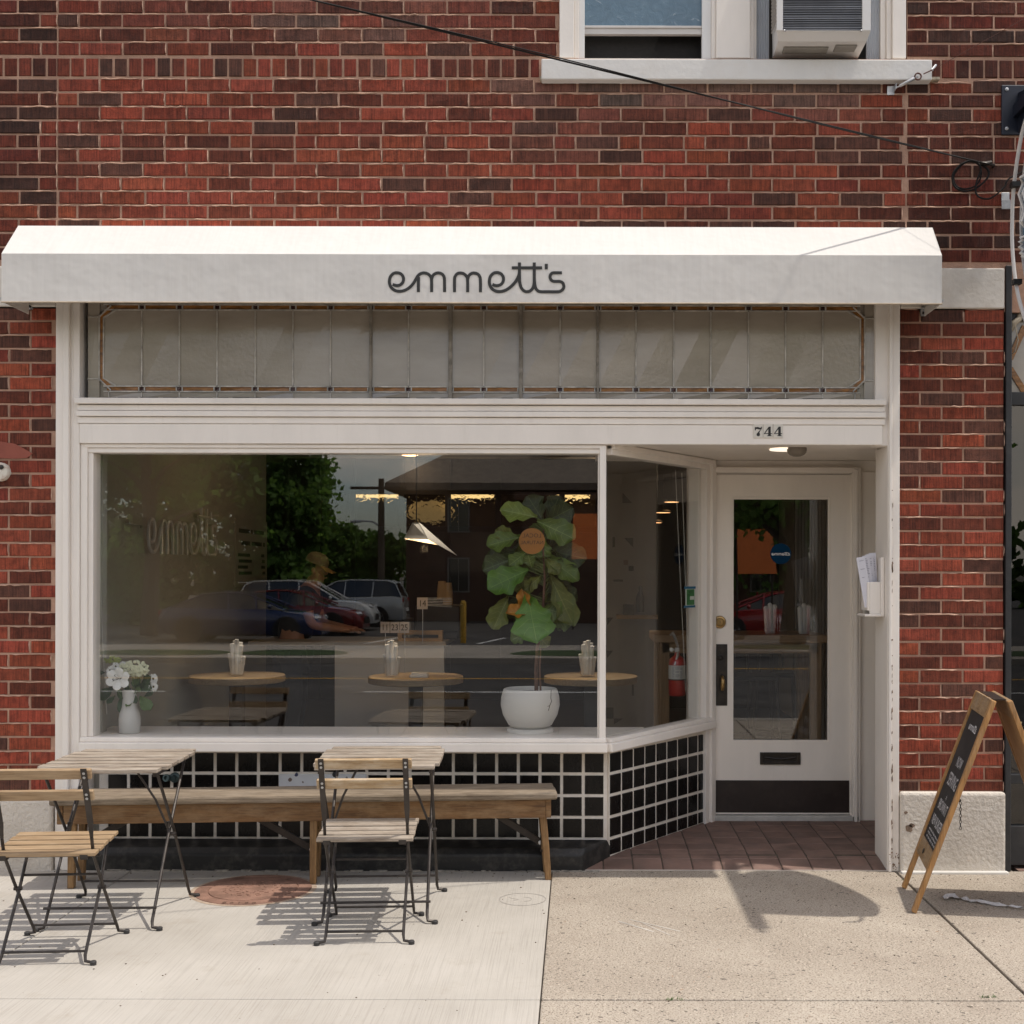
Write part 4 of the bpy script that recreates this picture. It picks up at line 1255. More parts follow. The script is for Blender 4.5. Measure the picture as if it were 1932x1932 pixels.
# ================================================================ UPPER WINDOWS
uw = thing('upper_window', 'pair of white framed upstairs windows with one blue lower sash half open', 'window', (0.77, .05, 4.06))
zs = fz(108.5)
ztop = 4.9
b = MB(); b.box(fx(1020), fx(1751), -0.055, 0.2, fz(149.5, -.055), fz(110.5, -.055)); b.build('sill', mat('peeling_sill', (.70, .68, .645), .7, var=.06, bump=.5, bs=24, dirt=(.52, .47, .41), dirt_amt=.5, dirt_scale=6), uw, bevel=.006)
b = MB()
x = fx(1017)
while x < fx(1740):
    L = R.uniform(.02, .12)
    b.box(x, x + L * .95, -0.03, 0.006, fz(149.5) - R.uniform(.004, .016), fz(149.5) + .004); x += L
b.build('crumbled_mortar', mat('pale_crumble', (.42, .36, .27), .95, var=.45, vs_=22, bump=1), uw)
b = MB()
for a, c, Y in ((1053.5, 1081, -.01), (1349, 1413, -.010), (1681, 1706.5, -.01)):
    b.box(fx(a), fx(c), Y, .2, zs - .004, ztop)
for a, c, Y in ((1081, 1090, .012), (1341, 1349, .012), (1413, 1421, .012), (1672, 1681, .012), (1421, 1427, .03), (1662, 1672, .03)):
    b.box(fx(a), fx(c), Y, .2, zs, ztop)
b.build('window_casing', M_WHITE, uw, bevel=.003)
b = MB()
b.box(fx(1090), fx(1101), .03, .07, zs, ztop); b.box(fx(1323.5), fx(1341), .03, .07, zs, ztop); b.box(fx(1101), fx(1323.5), .03, .07, zs, fz(105)); b.build('storm_frame', M_WPLASTIC, uw, bevel=.002)
b = MB(); b.box(fx(1101), fx(1323.5), .045, .07, fz(57), fz(46)); b.box(fx(1101), fx(1323.5), .038, .07, fz(46), fz(41.5)); b.build('sash_rail', mat('aluminium_rail', (.60, .57, .54), .5, var=.08), uw, bevel=.002)
def film():
    m, n, l, p = nodes('blue_film')
    vec = coords(n, l)
    w = n.new('ShaderNodeTexVoronoi'); w.inputs['Scale'].default_value = 14; l.new(coords(n, l, (1, 1, .6)), w.inputs['Vector'])
    f = noise(n, l, vec, 16, 6, .65, 1.5)
    c = ramp(n, l, f, [(.38, (.105, .17, .225)), (.6, (.125, .20, .26)), (.68, (.30, .36, .40))])
    l.new(c, p.inputs['Base Color']); p.inputs['Roughness'].default_value = .25
    l.new(bumpn(n, l, f, .35, .01), p.inputs['Normal'])
    return m
b = MB(); b.box(fx(1101), fx(1323.5), .055, .062, fz(41.5), ztop); b.build('filmed_pane', film(), uw)
b = MB(); b.box(fx(1095), fx(1330), .12, .13, zs, ztop); b.build('insect_screen', mat('dark_screen', (.012, .010, .009), .8, var=.3, vs_=60), uw)
for a, c, nm in ((1427, 1452, 0), (1637, 1663, 1)):
    b = MB()
    k = 0; x = fx(a)
    while x < fx(c) - .001:
        w = .0042; yy = .05 if k % 2 else .056
        yn = .056 if k % 2 else .05
        b.add([(x, yy, zs), (x + w, yn, zs), (x + w, yn, ztop), (x, yy, ztop)], [(0, 1, 2, 3)]); x += w; k += 1
    b.box(fx(a), fx(c), .057, .06, zs, ztop)
    b.build('accordion_panel', mat('grey_accordion', (.52, .54, .57), .5, var=.06), uw)
ac = thing('air_conditioner', 'white box air conditioner sticking out of the right upstairs window', 'air conditioner', (fx(1545), -.1, zs))
zA0 = 4.066
yF = -.19
xa0, xa1 = fx(1463.5, yF), fx(1641, yF)
M_ACW = mat('ac_shell', (.70, .68, .655), .4, var=.05, dirt=(.45, .40, .33), dirt_amt=.25, dirt_scale=6)
b = MB()
zlow, zfr = zA0, zA0 + .045
v = []
for (y, zb, ins) in ((yF, zfr, 0.0), (yF + .04, zlow + .008, .012), (.03, zlow, .014)):
    v += [(xa0 + ins, y, zb), (xa1 - ins, y, zb)]
v += [(xa0, yF, 4.9), (xa1, yF, 4.9), (xa0, .03, 4.9), (xa1, .03, 4.9)]
b.add(v, [(0, 1, 3, 2), (2, 3, 5, 4), (0, 2, 4, 8, 6), (1, 7, 9, 5, 3), (4, 5, 9, 8)])
gxa, gxb, gzb = fx(1475, yF), fx(1625, yF), fz(58, yF)
b.box(xa0, gxa, yF, yF + .02, zfr, 4.9); b.box(gxb, xa1, yF, yF + .02, zfr, 4.9); b.box(gxa, gxb, yF, yF + .02, zfr, gzb)
b.build('shell', M_ACW, ac, bevel=.008)
b = MB(); b.box(gxa, gxb, yF + .03, yF + .035, gzb - .01, 4.9); b.build('coil', mat('coil_dark', (.10, .105, .115), .6, var=.3, vs_=60), ac)
b = MB()
z = gzb + .004
while z < 4.45:
    b.box(gxa, gxb, yF + .010, yF + .026, z, z + .0022 if int(z * 1000) % 3 else z + .0035); z += .0085
b.build('fin', mat('coil_fin', (.24, .245, .26), .45, metal=.5, var=.2), ac)
b = MB()
for q in range(9):
    for zz_ in np.arange(zA0 + .10, 4.5, .018):
        b.box(xa0 - .0012, xa0 + .002, yF + .03 + q * .016, yF + .041 + q * .016, zz_, zz_ + .009)
b.build('side_louvre', mat('louvre_shadow', (.34, .31, .28), .6), ac)
b = MB()
b.box(xa0 + .05, xa0 + .27, -.10, -.03, zlow - .004, zlow + .01); b.box(xa0 + .30, xa1 - .05, -.12, -.05, zlow - .003, zlow + .01)
b.build('drain_pan', mat('pan_grey', (.26, .24, .21), .5, var=.2), ac, bevel=.004)
b = MB()
for px in (1478, 1623):
    b.ball(W(px, 57, yF - .001), .006, 6, 4)
b.build('screw', M_GALV, ac)

# ---------------- wires and anchors
M_CABLE = mat('black_cable', (.014, .012, .011), .75, var=.2, spec=.2)
CABLE0 = Vector((2.036, -.038, 3.514)); CABLED = Vector((-0.452, -0.178, 0.0364))
cb = thing('cable', 'black overhead cable running down to a hook on the brick wall with a coil', 'cable', tuple(W(1868, 309, -.04)))
P0 = CABLE0
pts = []
for k in range(33):
    u = 15.0 * k / 32
    pts.append(CABLE0 + CABLED * u)
b = MB(); b.tube(pts, .0038, 6); b.tube([p + Vector((0, -.004, -.007 * math.sin(i * .45))) for i, p in enumerate(pts)], .0026, 6); b.build('span', M_CABLE, cb, smooth=True)
b = MB()
def wl_(x, y, Y=-.03): return W(2300 * .7728 + x * .084, 350 * .7728 + y * .084, Y)
b.tube([wl_(*q) for q in spline([(560, 380), (380, 470), (240, 640), (215, 780), (270, 960), (450, 1050), (650, 1030), (790, 960), (950, 820), (1030, 690), (1000, 560), (880, 470), (720, 400), (560, 380)], 4) for q in [(q.x, q.y)]], .0052, 6)
b.tube([wl_(q.x, q.y, -.04) for q in spline([(600, 380), (780, 420), (850, 560), (800, 720), (745, 900), (740, 1080), (820, 1190), (960, 1230), (1100, 1200), (1290, 1050), (1400, 930), (1450, 810), (1600, 700), (1750, 640), (1840, 560)], 4)], .0046, 6)
b.tube([wl_(q.x, q.y, -.028) for q in spline([(560, 385), (400, 490), (265, 660), (245, 790), (300, 935), (450, 1005), (620, 985), (750, 920), (840, 780), (860, 600), (820, 480), (700, 395)], 4)], .0042, 6)
b.build('coil', M_CABLE, cb, smooth=True)
b = MB(); c = wl_(1000, 430, -.03); b.tube([wl_(850, 425, -.04), wl_(1000, 430, -.035), wl_(1150, 470, -.03), wl_(1120, 510, -.005)], .007, 6); b.lathe([(.012, -.02), (.012, .02)], 8, Matrix.Translation(c) @ Matrix.Rotation(rad(80), 4, 'Y')); b.build('wall_hook', M_STEEL, cb, smooth=True)
tb = thing('turnbuckle', 'galvanised bracket and turnbuckle fixed under the upstairs window sill', 'turnbuckle', tuple(W(1678, 170, 0)))
c = W(1678, 170, 0)
b = MB(); b.box(c.x - .018, c.x + .018, -.008, -.003, c.z - .024, c.z + .022); b.box(c.x + .014, c.x + .018, -.05, -.008, c.z - .010, c.z + .02); b.build('bracket', M_GALV, tb, bevel=.002)
e1, e2, e3 = W(1688, 165, -.045), W(1730, 143, -.075), W(1756, 131, -.09)
b = MB(); b.tube([e1, e1.lerp(e2, .15), e1.lerp(e2, .2), e1.lerp(e2, .85), e1.lerp(e2, .9), e2], [.004, .004, .0085, .0085, .004, .004], 8); b.build('turnbuckle_body', M_GALV, tb, smooth=True)
b = MB(); b.tube([e2 + Vector((.016 * math.cos(a), 0, .016 * math.sin(a))) for a in np.linspace(0, 6.28, 14, endpoint=False)], .004, 6, closed=True); b.tube([e2.lerp(e3, .4), e3], .003, 6)
far = e3 + (W(1990, 0, -.4) - e3) * 1.3
b.tube([e3, far], .0013, 5); b.build('guy_wire', mat('rusty_wire', (.10, .04, .03), .8), tb, smooth=True)
b = MB(); c = W(1757, 131, -.01); b.tube([c, c + Vector((0, -.06, 0)), e3], .006, 6); b.build('eye_bolt', M_GALV, tb)
wb = thing('pipe_clip', 'small bent galvanised strap bracket on the brick beside the blade sign', 'bracket', tuple(W(1893, 379, -.01)))
c = W(1893, 379, 0)
b = MB(); b.box(c.x - .022, c.x + .022, -.03, -.026, c.z - .045, c.z + .002); b.box(c.x - .016, c.x + .024, -.008, -.004, c.z + .004, c.z + .045); b.bar((c.x, -.028, c.z), (c.x + .004, -.006, c.z + .006), .042, .004); b.build('strap', M_GALV, wb, bevel=.002)

# ================================================================ BLADE SIGN (neighbour)
bs = thing('blade_sign', 'blue hanging blade sign with white neon tubing at the right edge', 'sign', (2.2, -.3, 3.1))
c = W(1912, 206, 0)
pz0, pz1 = fz(254), fz(160)
M_NAVY = mat('navy_metal', (.010, .013, .024), .45, metal=.2, var=.3)
b = MB(); b.box(fx(1886.5), fx(1886.5) + .25, -.012, -.001, pz0, pz1); pl8 = b.build('wall_plate', M_NAVY, bs, bevel=.004)
for py in (167, 241):
    b = MB(); q = W(1897.5, py, -.012); b.lathe([(.009, 0), (.009, .004), (.006, .005), (.006, .009), (0, .010)], 8, Matrix.Translation(q) @ Matrix.Rotation(rad(90), 4, 'X')); b.build('bolt', M_GALV, pl8)
SX = 2.19
b = MB(); b.box(SX - .028, SX + .028, -1.16, -.012, 3.76, 3.82); b.ball((SX, -1.2, 3.79), .045, 8, 6); b.ball((SX, -1.27, 3.79), .022, 8, 6); b.build('arm', M_NAVY, bs)
b = MB(); b.add([(SX - .004, -.012, 3.88), (SX - .004, -.32, 3.82), (SX - .004, -.012, 3.68), (SX + .004, -.012, 3.88), (SX + .004, -.32, 3.82), (SX + .004, -.012, 3.68)], [(0, 1, 2), (5, 4, 3), (0, 3, 4, 1), (1, 4, 5, 2), (2, 5, 3, 0)]); b.build('gusset', M_NAVY, bs)
outline = spline([(-.98, 3.66), (-.98, 3.0), (-.97, 2.62), (-.93, 2.50), (-.80, 2.42), (-.62, 2.48), (-.40, 2.68), (-.27, 2.88), (-.205, 3.08), (-.20, 3.24), (-.24, 3.42), (-.33, 3.58), (-.40, 3.64)], 4)
oy = [(p.x, p.y) for p in outline]
b = MB()
n_ = len(oy)
for xx in (SX - .05, SX + .05): pass
b.add([(SX - .05, y, z) for y, z in oy] + [(SX + .05, y, z) for y, z in oy], [tuple(range(n_)), tuple(range(2 * n_ - 1, n_ - 1, -1))] + [(i, i + n_, (i + 1) % n_ + n_, (i + 1) % n_) for i in range(n_)])
b.build('cabinet', mat('sign_blue', (.07, .135, .20), .4, var=.1, vs_=3), bs)
b = MB(); b.tube([(SX - .053, y * 1.0 - .004, z) for y, z in oy], .010, 6, closed=True); b.tube([(SX + .053, y, z) for y, z in oy], .010, 6, closed=True); b.build('rim', mat('pale_rim', (.42, .41, .40), .4, metal=.4), bs, smooth=True)
M_NEON = mat('unlit_neon', (.62, .59, .56), .25, var=.05)
hoop = spline([(-.40, 3.72), (-.24, 3.60), (-.135, 3.40), (-.105, 3.22), (-.115, 3.05), (-.18, 2.85), (-.30, 2.68), (-.45, 2.54), (-.62, 2.44), (-.82, 2.36), (-1.02, 2.42), (-1.06, 2.6)], 5)
b = MB(); b.tube([(SX - .065, p.x, p.y) for p in hoop], .0095, 8); b.build('neon_hoop', M_NEON, bs, smooth=True)
b = MB()
for q in ([(-.36, 3.33), (-.33, 3.12), (-.30, 3.34), (-.40, 3.37)], [(-.45, 3.40), (-.40, 3.15), (-.46, 3.12), (-.52, 3.38), (-.46, 3.43)], [(-.33, 3.08), (-.30, 3.05), (-.33, 2.99), (-.38, 2.97)]):
    b.tube([(SX - .08 - .02 * (i % 2), p.x, p.y) for i, p in enumerate(spline(q, 4))], .0075, 6)
b.build('neon_letter', M_NEON, bs, smooth=True)
for y, z in ((-.145, 3.38), (-.17, 2.90), (-.5, 2.52)):
    b = MB()
    b.box(SX - .085, SX - .045, y - .02, y + .02, z - .012, z + .012)
    b.build('neon_clip', M_BLACK, bs)

# ================================================================ NEIGHBOURING FRONT (dark)
nf = thing('neighbour_front', 'black painted shopfront of the next door business at the right edge', 'shopfront', (2.5, .1, 0))
b = MB(); b.box(2.128, fx(1907), -.014, .12, 0.0, fz(500)); b.build('black_post', M_BLACKP, nf, bevel=.004)
for y0_, za, zb in ((.05, fz(760), fz(735)), (.04, fz(1480), fz(1462)), (.04, 0.02, fz(1560)), (.03, fz(600), fz(500))):
    b = MB(); b.box(fx(1907), 3.4, y0_, .12, za, zb); b.build('black_rail', M_BLACKP, nf, bevel=.003)
b = MB(); b.box(fx(1907), 3.4, .07, .076, .02, fz(760)); b.build('dark_glass', glass('neighbour_glass', (.35, .35, .35), .06), nf)
b = MB(); b.box(fx(1907), 3.4, .06, .066, fz(735), fz(600)); b.build('leaded_light', M_OBSC, nf)
b = MB(); b.bar((fx(1912), .055, fz(672)), (fx(1940), .055, fz(610)), .03, .006, up=(0, -1, 0)); b.bar((fx(1912), .055, fz(690)), (fx(1940), .055, fz(735)), .03, .006, up=(0, -1, 0)); b.build('amber_strip', M_AMBER, nf)
b = MB(); b.box(2.1, 3.5, .9, .95, 0, 2.6); b.build('inner_dark_wall', M_BLACK, nf)
b = MB(); b.box(2.2, 3.5, 0.001, .9, -.02, .003); 
for k in range(6): pass
b.build('red_floor', M_QUARRY, nf)
b = text_mb('M 746 S', .058, Matrix.Translation((fx(1899), .067, fz(1378))), 'LEFT', 1.25); b.build('gold_lettering', mat('gold_leaf', (.45, .36, .20), .4, metal=.3, var=.1), nf)
b = MB(); b.box(fx(1918), fx(1945), .066, .0685, fz(1398), fz(1390)); b.build('card_sticker', mat('card_blue', (.12, .30, .40), .5), nf)
b = MB(); b.tube([W(1925, 585, .04), W(1922, 600, .02), W(1912, 608, .01), W(1905, 622, .02)], .016, 8); b.tube([W(1914, 612, .0), W(1920, 640, 0), W(1914, 662, 0), W(1905, 668, .02)], .003, 5); b.build('conduit', mat('old_conduit', (.30, .25, .18), .6, var=.3), nf, smooth=True)

# ================================================================ BENCH, TABLES, CHAIRS
M_BENCHTOP = wood('bench_top_wood', (.10, .072, .048), (.30, .235, .165), .8, 'x', 1.0, .6, (.42, .35, .27), .35)
M_BENCH = wood('bench_stain', (.085, .042, .017), (.24, .125, .048), .55, 'x', 1.0, .4, (.36, .24, .13), .45)
M_BENCHLEG = wood('bench_leg_stain', (.11, .055, .022), (.30, .17, .07), .55, 'z', 1.0, .4, (.42, .27, .13), .4)
M_GREYW = wood('weathered_slat', (.15, .11, .08), (.41, .34, .265), .85, 'x', 1.3, .9, (.50, .44, .37), .5)
M_HONEY = wood('honey_slat', (.24, .15, .078), (.41, .285, .165), .55, 'x', 1.0, .35, (.46, .35, .23), .35)
M_HONEYR = wood('honey_slat_worn', (.27, .17, .085), (.48, .34, .19), .6, 'x', 1.0, .5, (.55, .46, .35), .7)

b0 = Vector((-0.118, -0.235, 0)); b1 = Vector((-2.458, -0.425, 0))
bd = (b0 - b1); BL = bd.length; ba = math.atan2(bd.y, bd.x)
bench = thing('bench', 'long weathered wooden bench standing against the black tiled wall', 'bench', tuple(b1), ba)
BH_ = 0.432
b = MB(); b.box(0, BL + .02, -0.01, 0.155, BH_ - .036, BH_); b.build('seat_plank', M_BENCHTOP, bench, local=True, bevel=.010)
b = MB(); b.box(0.005, BL + .015, 0.159, 0.268, BH_ - .036, BH_ - .001); b.build('seat_plank', M_BENCHTOP, bench, local=True, bevel=.010)
b = MB(); b.box(0.06, BL - .035, 0.012, 0.036, BH_ - .126, BH_ - .0365); b.build('apron', M_BENCH, bench, local=True, bevel=.004)
b = MB(); b.box(0.06, BL - .035, 0.225, 0.248, BH_ - .126, BH_ - .0365); b.build('apron', M_BENCH, bench, local=True, bevel=.004)
b = MB(); b.box(BL - .035, BL - .009, 0.012, 0.248, BH_ - .126, BH_ - .0365); b.build('end_board', M_BENCH, bench, local=True, bevel=.004)
b = MB(); b.box(0.03, 0.058, 0.012, 0.248, BH_ - .126, BH_ - .0365); b.build('end_board', M_BENCH, bench, local=True, bevel=.004)
for lx, lean in ((BL - .055, .035), (BL * .515, -.004), (.095, -.01)):
    for ly in (0.0, 1.0):
        b = MB()
        y0 = .036 if ly == 0 else .185
        v = []
        for z, dx, w in ((0, lean, .030), (.18, lean * .6, .033), (BH_ - .0365, 0, .036)):
            v += [(lx + dx - w / 2, y0, z), (lx + dx + w / 2, y0, z), (lx + dx + w / 2, y0 + .038, z), (lx + dx - w / 2, y0 + .038, z)]
        f = [(0, 3, 2, 1), (8, 9, 10, 11)]
        for lv in (0, 4): f += [(lv + k, lv + (k + 1) % 4, lv + 4 + (k + 1) % 4, lv + 4 + k) for k in range(4)]
        b.add(v, f)
        b.build('leg', M_BENCHLEG, bench, local=True, bevel=.004)
    b = MB(); b.box(lx + lean * .45 - .012, lx + lean * .45 + .012, .076, .183, .14, .24)
    b.build('leg_rail', M_BENCHLEG, bench, local=True)
M_DIRON = mat('brace_iron', (.035, .027, .022), .5, metal=.4, var=.3, vs_=20)
for (xa, za, xb, zb) in ((BL - .30, BH_ - .11, BL - .055, .165), (BL * .515 - .31, BH_ - .11, BL * .515 - .02, .150), (.36, BH_ - .11, .12, .19)):
    b = MB(); b.bar((xa, .13, za), (xb, .13, zb), .032, .016, up=(0, 1, 0)); br = b.build('folding_brace', M_DIRON, bench, local=True, bevel=.002)
    b = MB(); b.lathe([(.011, 0), (.011, .004), (0, .006)], 10, Matrix.Translation((xb, .119, zb)) @ Matrix.Rotation(rad(90), 4, 'X')); b.build('bolt', M_GALV, br, local=True)
    b = MB(); b.box(xb + .0, xb + .024, .112, .150, zb - .045, zb + .03); b.build('brace_plate', M_DIRON, bench, local=True)

def foot(mb, p, dirx):
    pass
def make_table(name_label, loc, rot, wm):
    t = thing('folding_table', name_label, 'table', loc, rot, 'folding slatted tables on the pavement')
    W2, D2, H, n = .268, .300, .674, 7
    sw = (2 * D2 - (n - 1) * .024) / n
    for k in range(n):
        y0 = -D2 + k * (sw + .024)
        cut = .018 if k in (0, n - 1) else 0
        warp = R.uniform(-.002, .002)
        b = MB()
        xl, xr = -W2 + R.uniform(-.002, .002) + cut, W2 + R.uniform(-.002, .002) - cut
        nseg = 6
        v = []
        for q in range(nseg + 1):
            x = xl + (xr - xl) * q / nseg
            dz = warp * math.sin(math.pi * q / nseg)
            v += [(x, y0, H - .016 + dz), (x, y0 + sw, H - .016 + dz), (x, y0 + sw, H + dz), (x, y0, H + dz)]
        f = [(0, 1, 2, 3), tuple(4 * nseg + i for i in (3, 2, 1, 0))]
        for q in range(nseg):
            for i in range(4):
                a, c = 4 * q + i, 4 * q + (i + 1) % 4
                f.append((a, a + 4, c + 4, c))
        b.add(v, f)
        b.build('slat', wm, t, local=True, bevel=.0025)
    b = MB()
    for sx in (-1, 1):
        b.bar((sx * .232, -D2 + .02, H - .022), (sx * .232, D2 - .02, H - .022), .012, .024)
    b.build('under_bar', M_STEEL, t, local=True)
    X0 = .232
    for sx in (-1, 1):
        for (yt_, yb, dx) in ((-.235, .262, 0), (.24, -.262, -.014)):
            x = sx * (X0 + dx)
            b = MB()
            b.tube([(x, yt_, H - .025), (x, (yt_ + yb) * .5, .36), (x, yb * .96, .035), (x + sx * .004, yb, .014), (x + sx * .030, yb * 1.01, .010)], .0068, 8)
            lg = b.build('leg', M_STEEL, t, local=True, smooth=True)
            b = MB(); b.lathe([(.013, -.006), (.0135, .006), (.010, .009), (0, .009)], 10, Matrix.Translation((x + sx * .034, yb * 1.01, .0065))); b.build('foot', M_RUBBER, lg, local=True, smooth=True)
        b = MB(); b.tube([(sx * (X0 - .018), 0, .36), (sx * .165, -.03, .50), (sx * .085, -.08, H - .02)], .0052, 6); b.tube([(sx * (X0 - .018), .0, .36), (sx * (X0 - .02), .0, .40)], .009, 6); b.build('strut', M_STEEL, t, local=True, smooth=True)
    for yb, z in ((.238, .082), (-.238, .088)):
        b = MB(); b.tube([(-X0, yb, z), (X0, yb, z)], .0055, 8); b.build('stretcher', M_STEEL, t, local=True, smooth=True)
    b = MB()
    for sx in (-1, 1): b.tube([(sx * X0 - .012, 0.0, .345), (sx * X0 + .012, 0.0, .345)], .008, 8)
    b.build('pivot_bolt', M_STEEL, t, local=True)
    return t
make_table('weathered grey folding table nearest the potted fig, behind the grey seated chair', (-.870, 5.505 - CAM_D, 0), rad(3.3), M_GREYW)
make_table('weathered grey folding table at the left, behind the honey coloured chair', (-1.995, 5.405 - CAM_D, 0), rad(2.2), M_GREYW)

def make_chair(label, loc, rot, seat_m, back_m):
    t = thing('folding_chair', label, 'chair', loc, rot, 'folding slatted chairs on the pavement')
    # seat slats run left to right
    n = 5
    y0, y1, z0, z1 = -.195, .125, .424, .446
    stp = (y1 - y0) / n
    for k in range(n):
        ya = y0 + k * stp; yb = ya + stp - .017
        za = z0 + (z1 - z0) * (ya - y0) / (y1 - y0); zb = z0 + (z1 - z0) * (yb - y0) / (y1 - y0)
        b = MB(); w = .193 + R.uniform(-.0015, .0015); j = R.uniform(-.001, .001)
        v = [(-w, ya, za - .014), (w, ya, za - .014), (w, yb, zb - .014), (-w, yb, zb - .014), (-w, ya, za + j), (w, ya, za + j), (w, yb, zb + j), (-w, yb, zb + j)]
        b.add(v, [(0, 3, 2, 1), (4, 5, 6, 7), (0, 1, 5, 4), (1, 2, 6, 5), (2, 3, 7, 6), (3, 0, 4, 7)])
        b.build('seat_slat', seat_m, t, local=True, bevel=.0025)
    b = MB()
    for sx in (-1, 1): b.bar((sx * .150, y0 + .005, z0 - .022), (sx * .150, y1 - .005, z1 - .022), .026, .012)
    b.build('seat_rail', M_STEEL, t, local=True)
    up = [(.205, .014), (.190, .035), (0.0, .245), (-.125, .398), (-.150, .47), (-.172, .545), (-.252, .748)]
    for sx in (-1, 1):
        x = sx * .166
        b = MB(); b.tube([(x + sx * .028, .208, .010)] + [(x, y, z) for y, z in up[:5]], .0064, 8)
        ug = b.build('back_leg', M_STEEL, t, local=True, smooth=True)
        b = MB()
        b.bar((x, -.168, .535), (x, -.2525, .750), .022, .0045, up=(0, -1, .4)); b.add([(x - .006, -.150, .468), (x + .006, -.150, .468), (x + .011, -.168, .535), (x - .011, -.168, .535), (x - .005, -.145, .470), (x + .005, -.145, .470), (x + .011, -.164, .537), (x - .011, -.164, .537)], [(0, 1, 2, 3), (7, 6, 5, 4), (0, 4, 5, 1), (1, 5, 6, 2), (3, 2, 6, 7), (0, 3, 7, 4)])
        b.build('flat_upright', M_STEEL, t, local=True)
        b = MB(); b.lathe([(.012, -.006), (.0125, .006), (.009, .010), (0, .010)], 10, Matrix.Translation((x + sx * .032, .209, .0065))); b.build('foot', M_RUBBER, ug, local=True, smooth=True)
        xf = sx * .154
        b = MB(); b.tube([(xf + sx * .030, -.200, .010), (xf + sx * .004, -.196, .014), (xf, -.186, .035), (xf, 0, .245), (xf - sx * .004, .11, .415)], .0064, 8)
        fg = b.build('front_leg', M_STEEL, t, local=True, smooth=True)
        b = MB(); b.lathe([(.012, -.006), (.0125, .006), (.009, .010), (0, .010)], 10, Matrix.Translation((xf + sx * .034, -.200, .0065))); b.build('foot', M_RUBBER, fg, local=True, smooth=True)
    for z, y, w in ((.725, -.2475, .190), (.640, -.214, .189)):
        b = MB()
        M = Matrix.Translation((0, -.168 - .0845 * (z - .535) / .215, z)) @ Matrix.Rotation(rad(21.5), 4, 'X')
        b.box(-w, w, .0028, .020, -.020, .020, M)
        sl = b.build('back_slat', back_m, t, local=True, bevel=.0025)
        b = MB()
        for sx in (-1, 1):
            for dz in (-.009, .009):
                b.lathe([(.0052, 0), (.0052, .002), (.0026, .0026), (.0024, .0006), (0, .0006)], 10, M @ Matrix.Translation((sx * .166, -.0022, dz)) @ Matrix.Rotation(rad(90), 4, 'X'))
        b.build('rivet', M_GALV, sl, local=True)
    for y, z, w in ((-.178, .047, .154), (.176, .050, .166), (.037, .288, .154), (-.124, .398, .190), (-.116, .410, .150)):
        b = MB(); b.tube([(-w, y, z), (w, y, z)], .0052, 8); b.build('crossbar', M_STEEL, t, local=True, smooth=True)
    for sx in (-1, 1):
        b = MB(); b.tube([(sx * .145, 0, .245), (sx * .175, 0, .245)], .0085, 8); b.build('pivot_bolt', M_STEEL, t, local=True)
        b = MB(); b.bar((sx * .150, -.195, .408), (sx * .150, -.10, .412), .030, .016); b.build('hinge_hook', M_STEEL, t, local=True)
    return t
make_chair('folding chair with grey weathered seat at the table nearest the potted fig', (-.862, 5.160 - CAM_D, 0), rad(3.0), M_GREYW, M_HONEYR)
make_chair('honey coloured wooden folding chair cut off by the left edge', (-2.035, 4.885 - CAM_D, 0), rad(4.5), M_HONEY, M_HONEY)

# ================================================================ MANHOLE COVER
mh = thing('manhole_cover', 'rusty round iron access cover set in the pavement by the bench', 'manhole cover', (-1.515, -.392, 0))
M_RUST = mat('rusty_iron', (.27, .155, .112), .85, var=.3, vs_=12, bump=1.5, bs=60, dirt=(.10, .055, .04), dirt_amt=.55, dirt_scale=9, spec=.25)
c = Vector((-1.515, -.392, 0))
b = MB(); b.lathe([(.268, 0), (.266, .0042), (.207, .005), (.205, .0015), (0, .0015)], 56, Matrix.Translation(c)); b.build('ring', M_RUST, mh, smooth=True, autosmooth=25)
b = MB(); b.lathe([(.202, .001), (.201, .0055), (0, .0062)], 56, Matrix.Translation(c)); lid = b.build('lid', M_RUST, mh, smooth=True, autosmooth=25)
b = MB()
for rr in (.055, .080, .105, .130):
    nn = int(rr * 150)
    for k in range(nn):
        a = 2 * math.pi * k / nn + rr * 9
        if R.random() < .12: continue
        p = c + Vector((rr * math.cos(a), rr * math.sin(a), .006)); d = Vector((-math.sin(a), math.cos(a), 0)).lerp(Vector((math.cos(a), math.sin(a), 0)), .4 if k % 2 else -.4).normalized() * .010
        b.bar(p - d, p + d, .005, .005)
tr9 = b.build('tread_rib', M_RUST, lid); tr9['kind'] = 'stuff'
b = text_mb('0 0 1 0 0', .034, Matrix.Translation((c.x, c.y - .236, .0062)) @ Matrix.Rotation(rad(-90), 4, 'X') @ Matrix.Rotation(rad(180), 4, 'Y'), 'CENTER', 1.2); b.build('cast_lettering', mat('rust_dark', (.07, .035, .022), .9), mh)
b = MB(); b.lathe([(.290, .0008), (.263, .0012)], 40, Matrix.Translation(c))
stn = b.build('rust_stain', mat('rust_stain', (.38, .29, .215), .95, var=.3, vs_=20), mh)

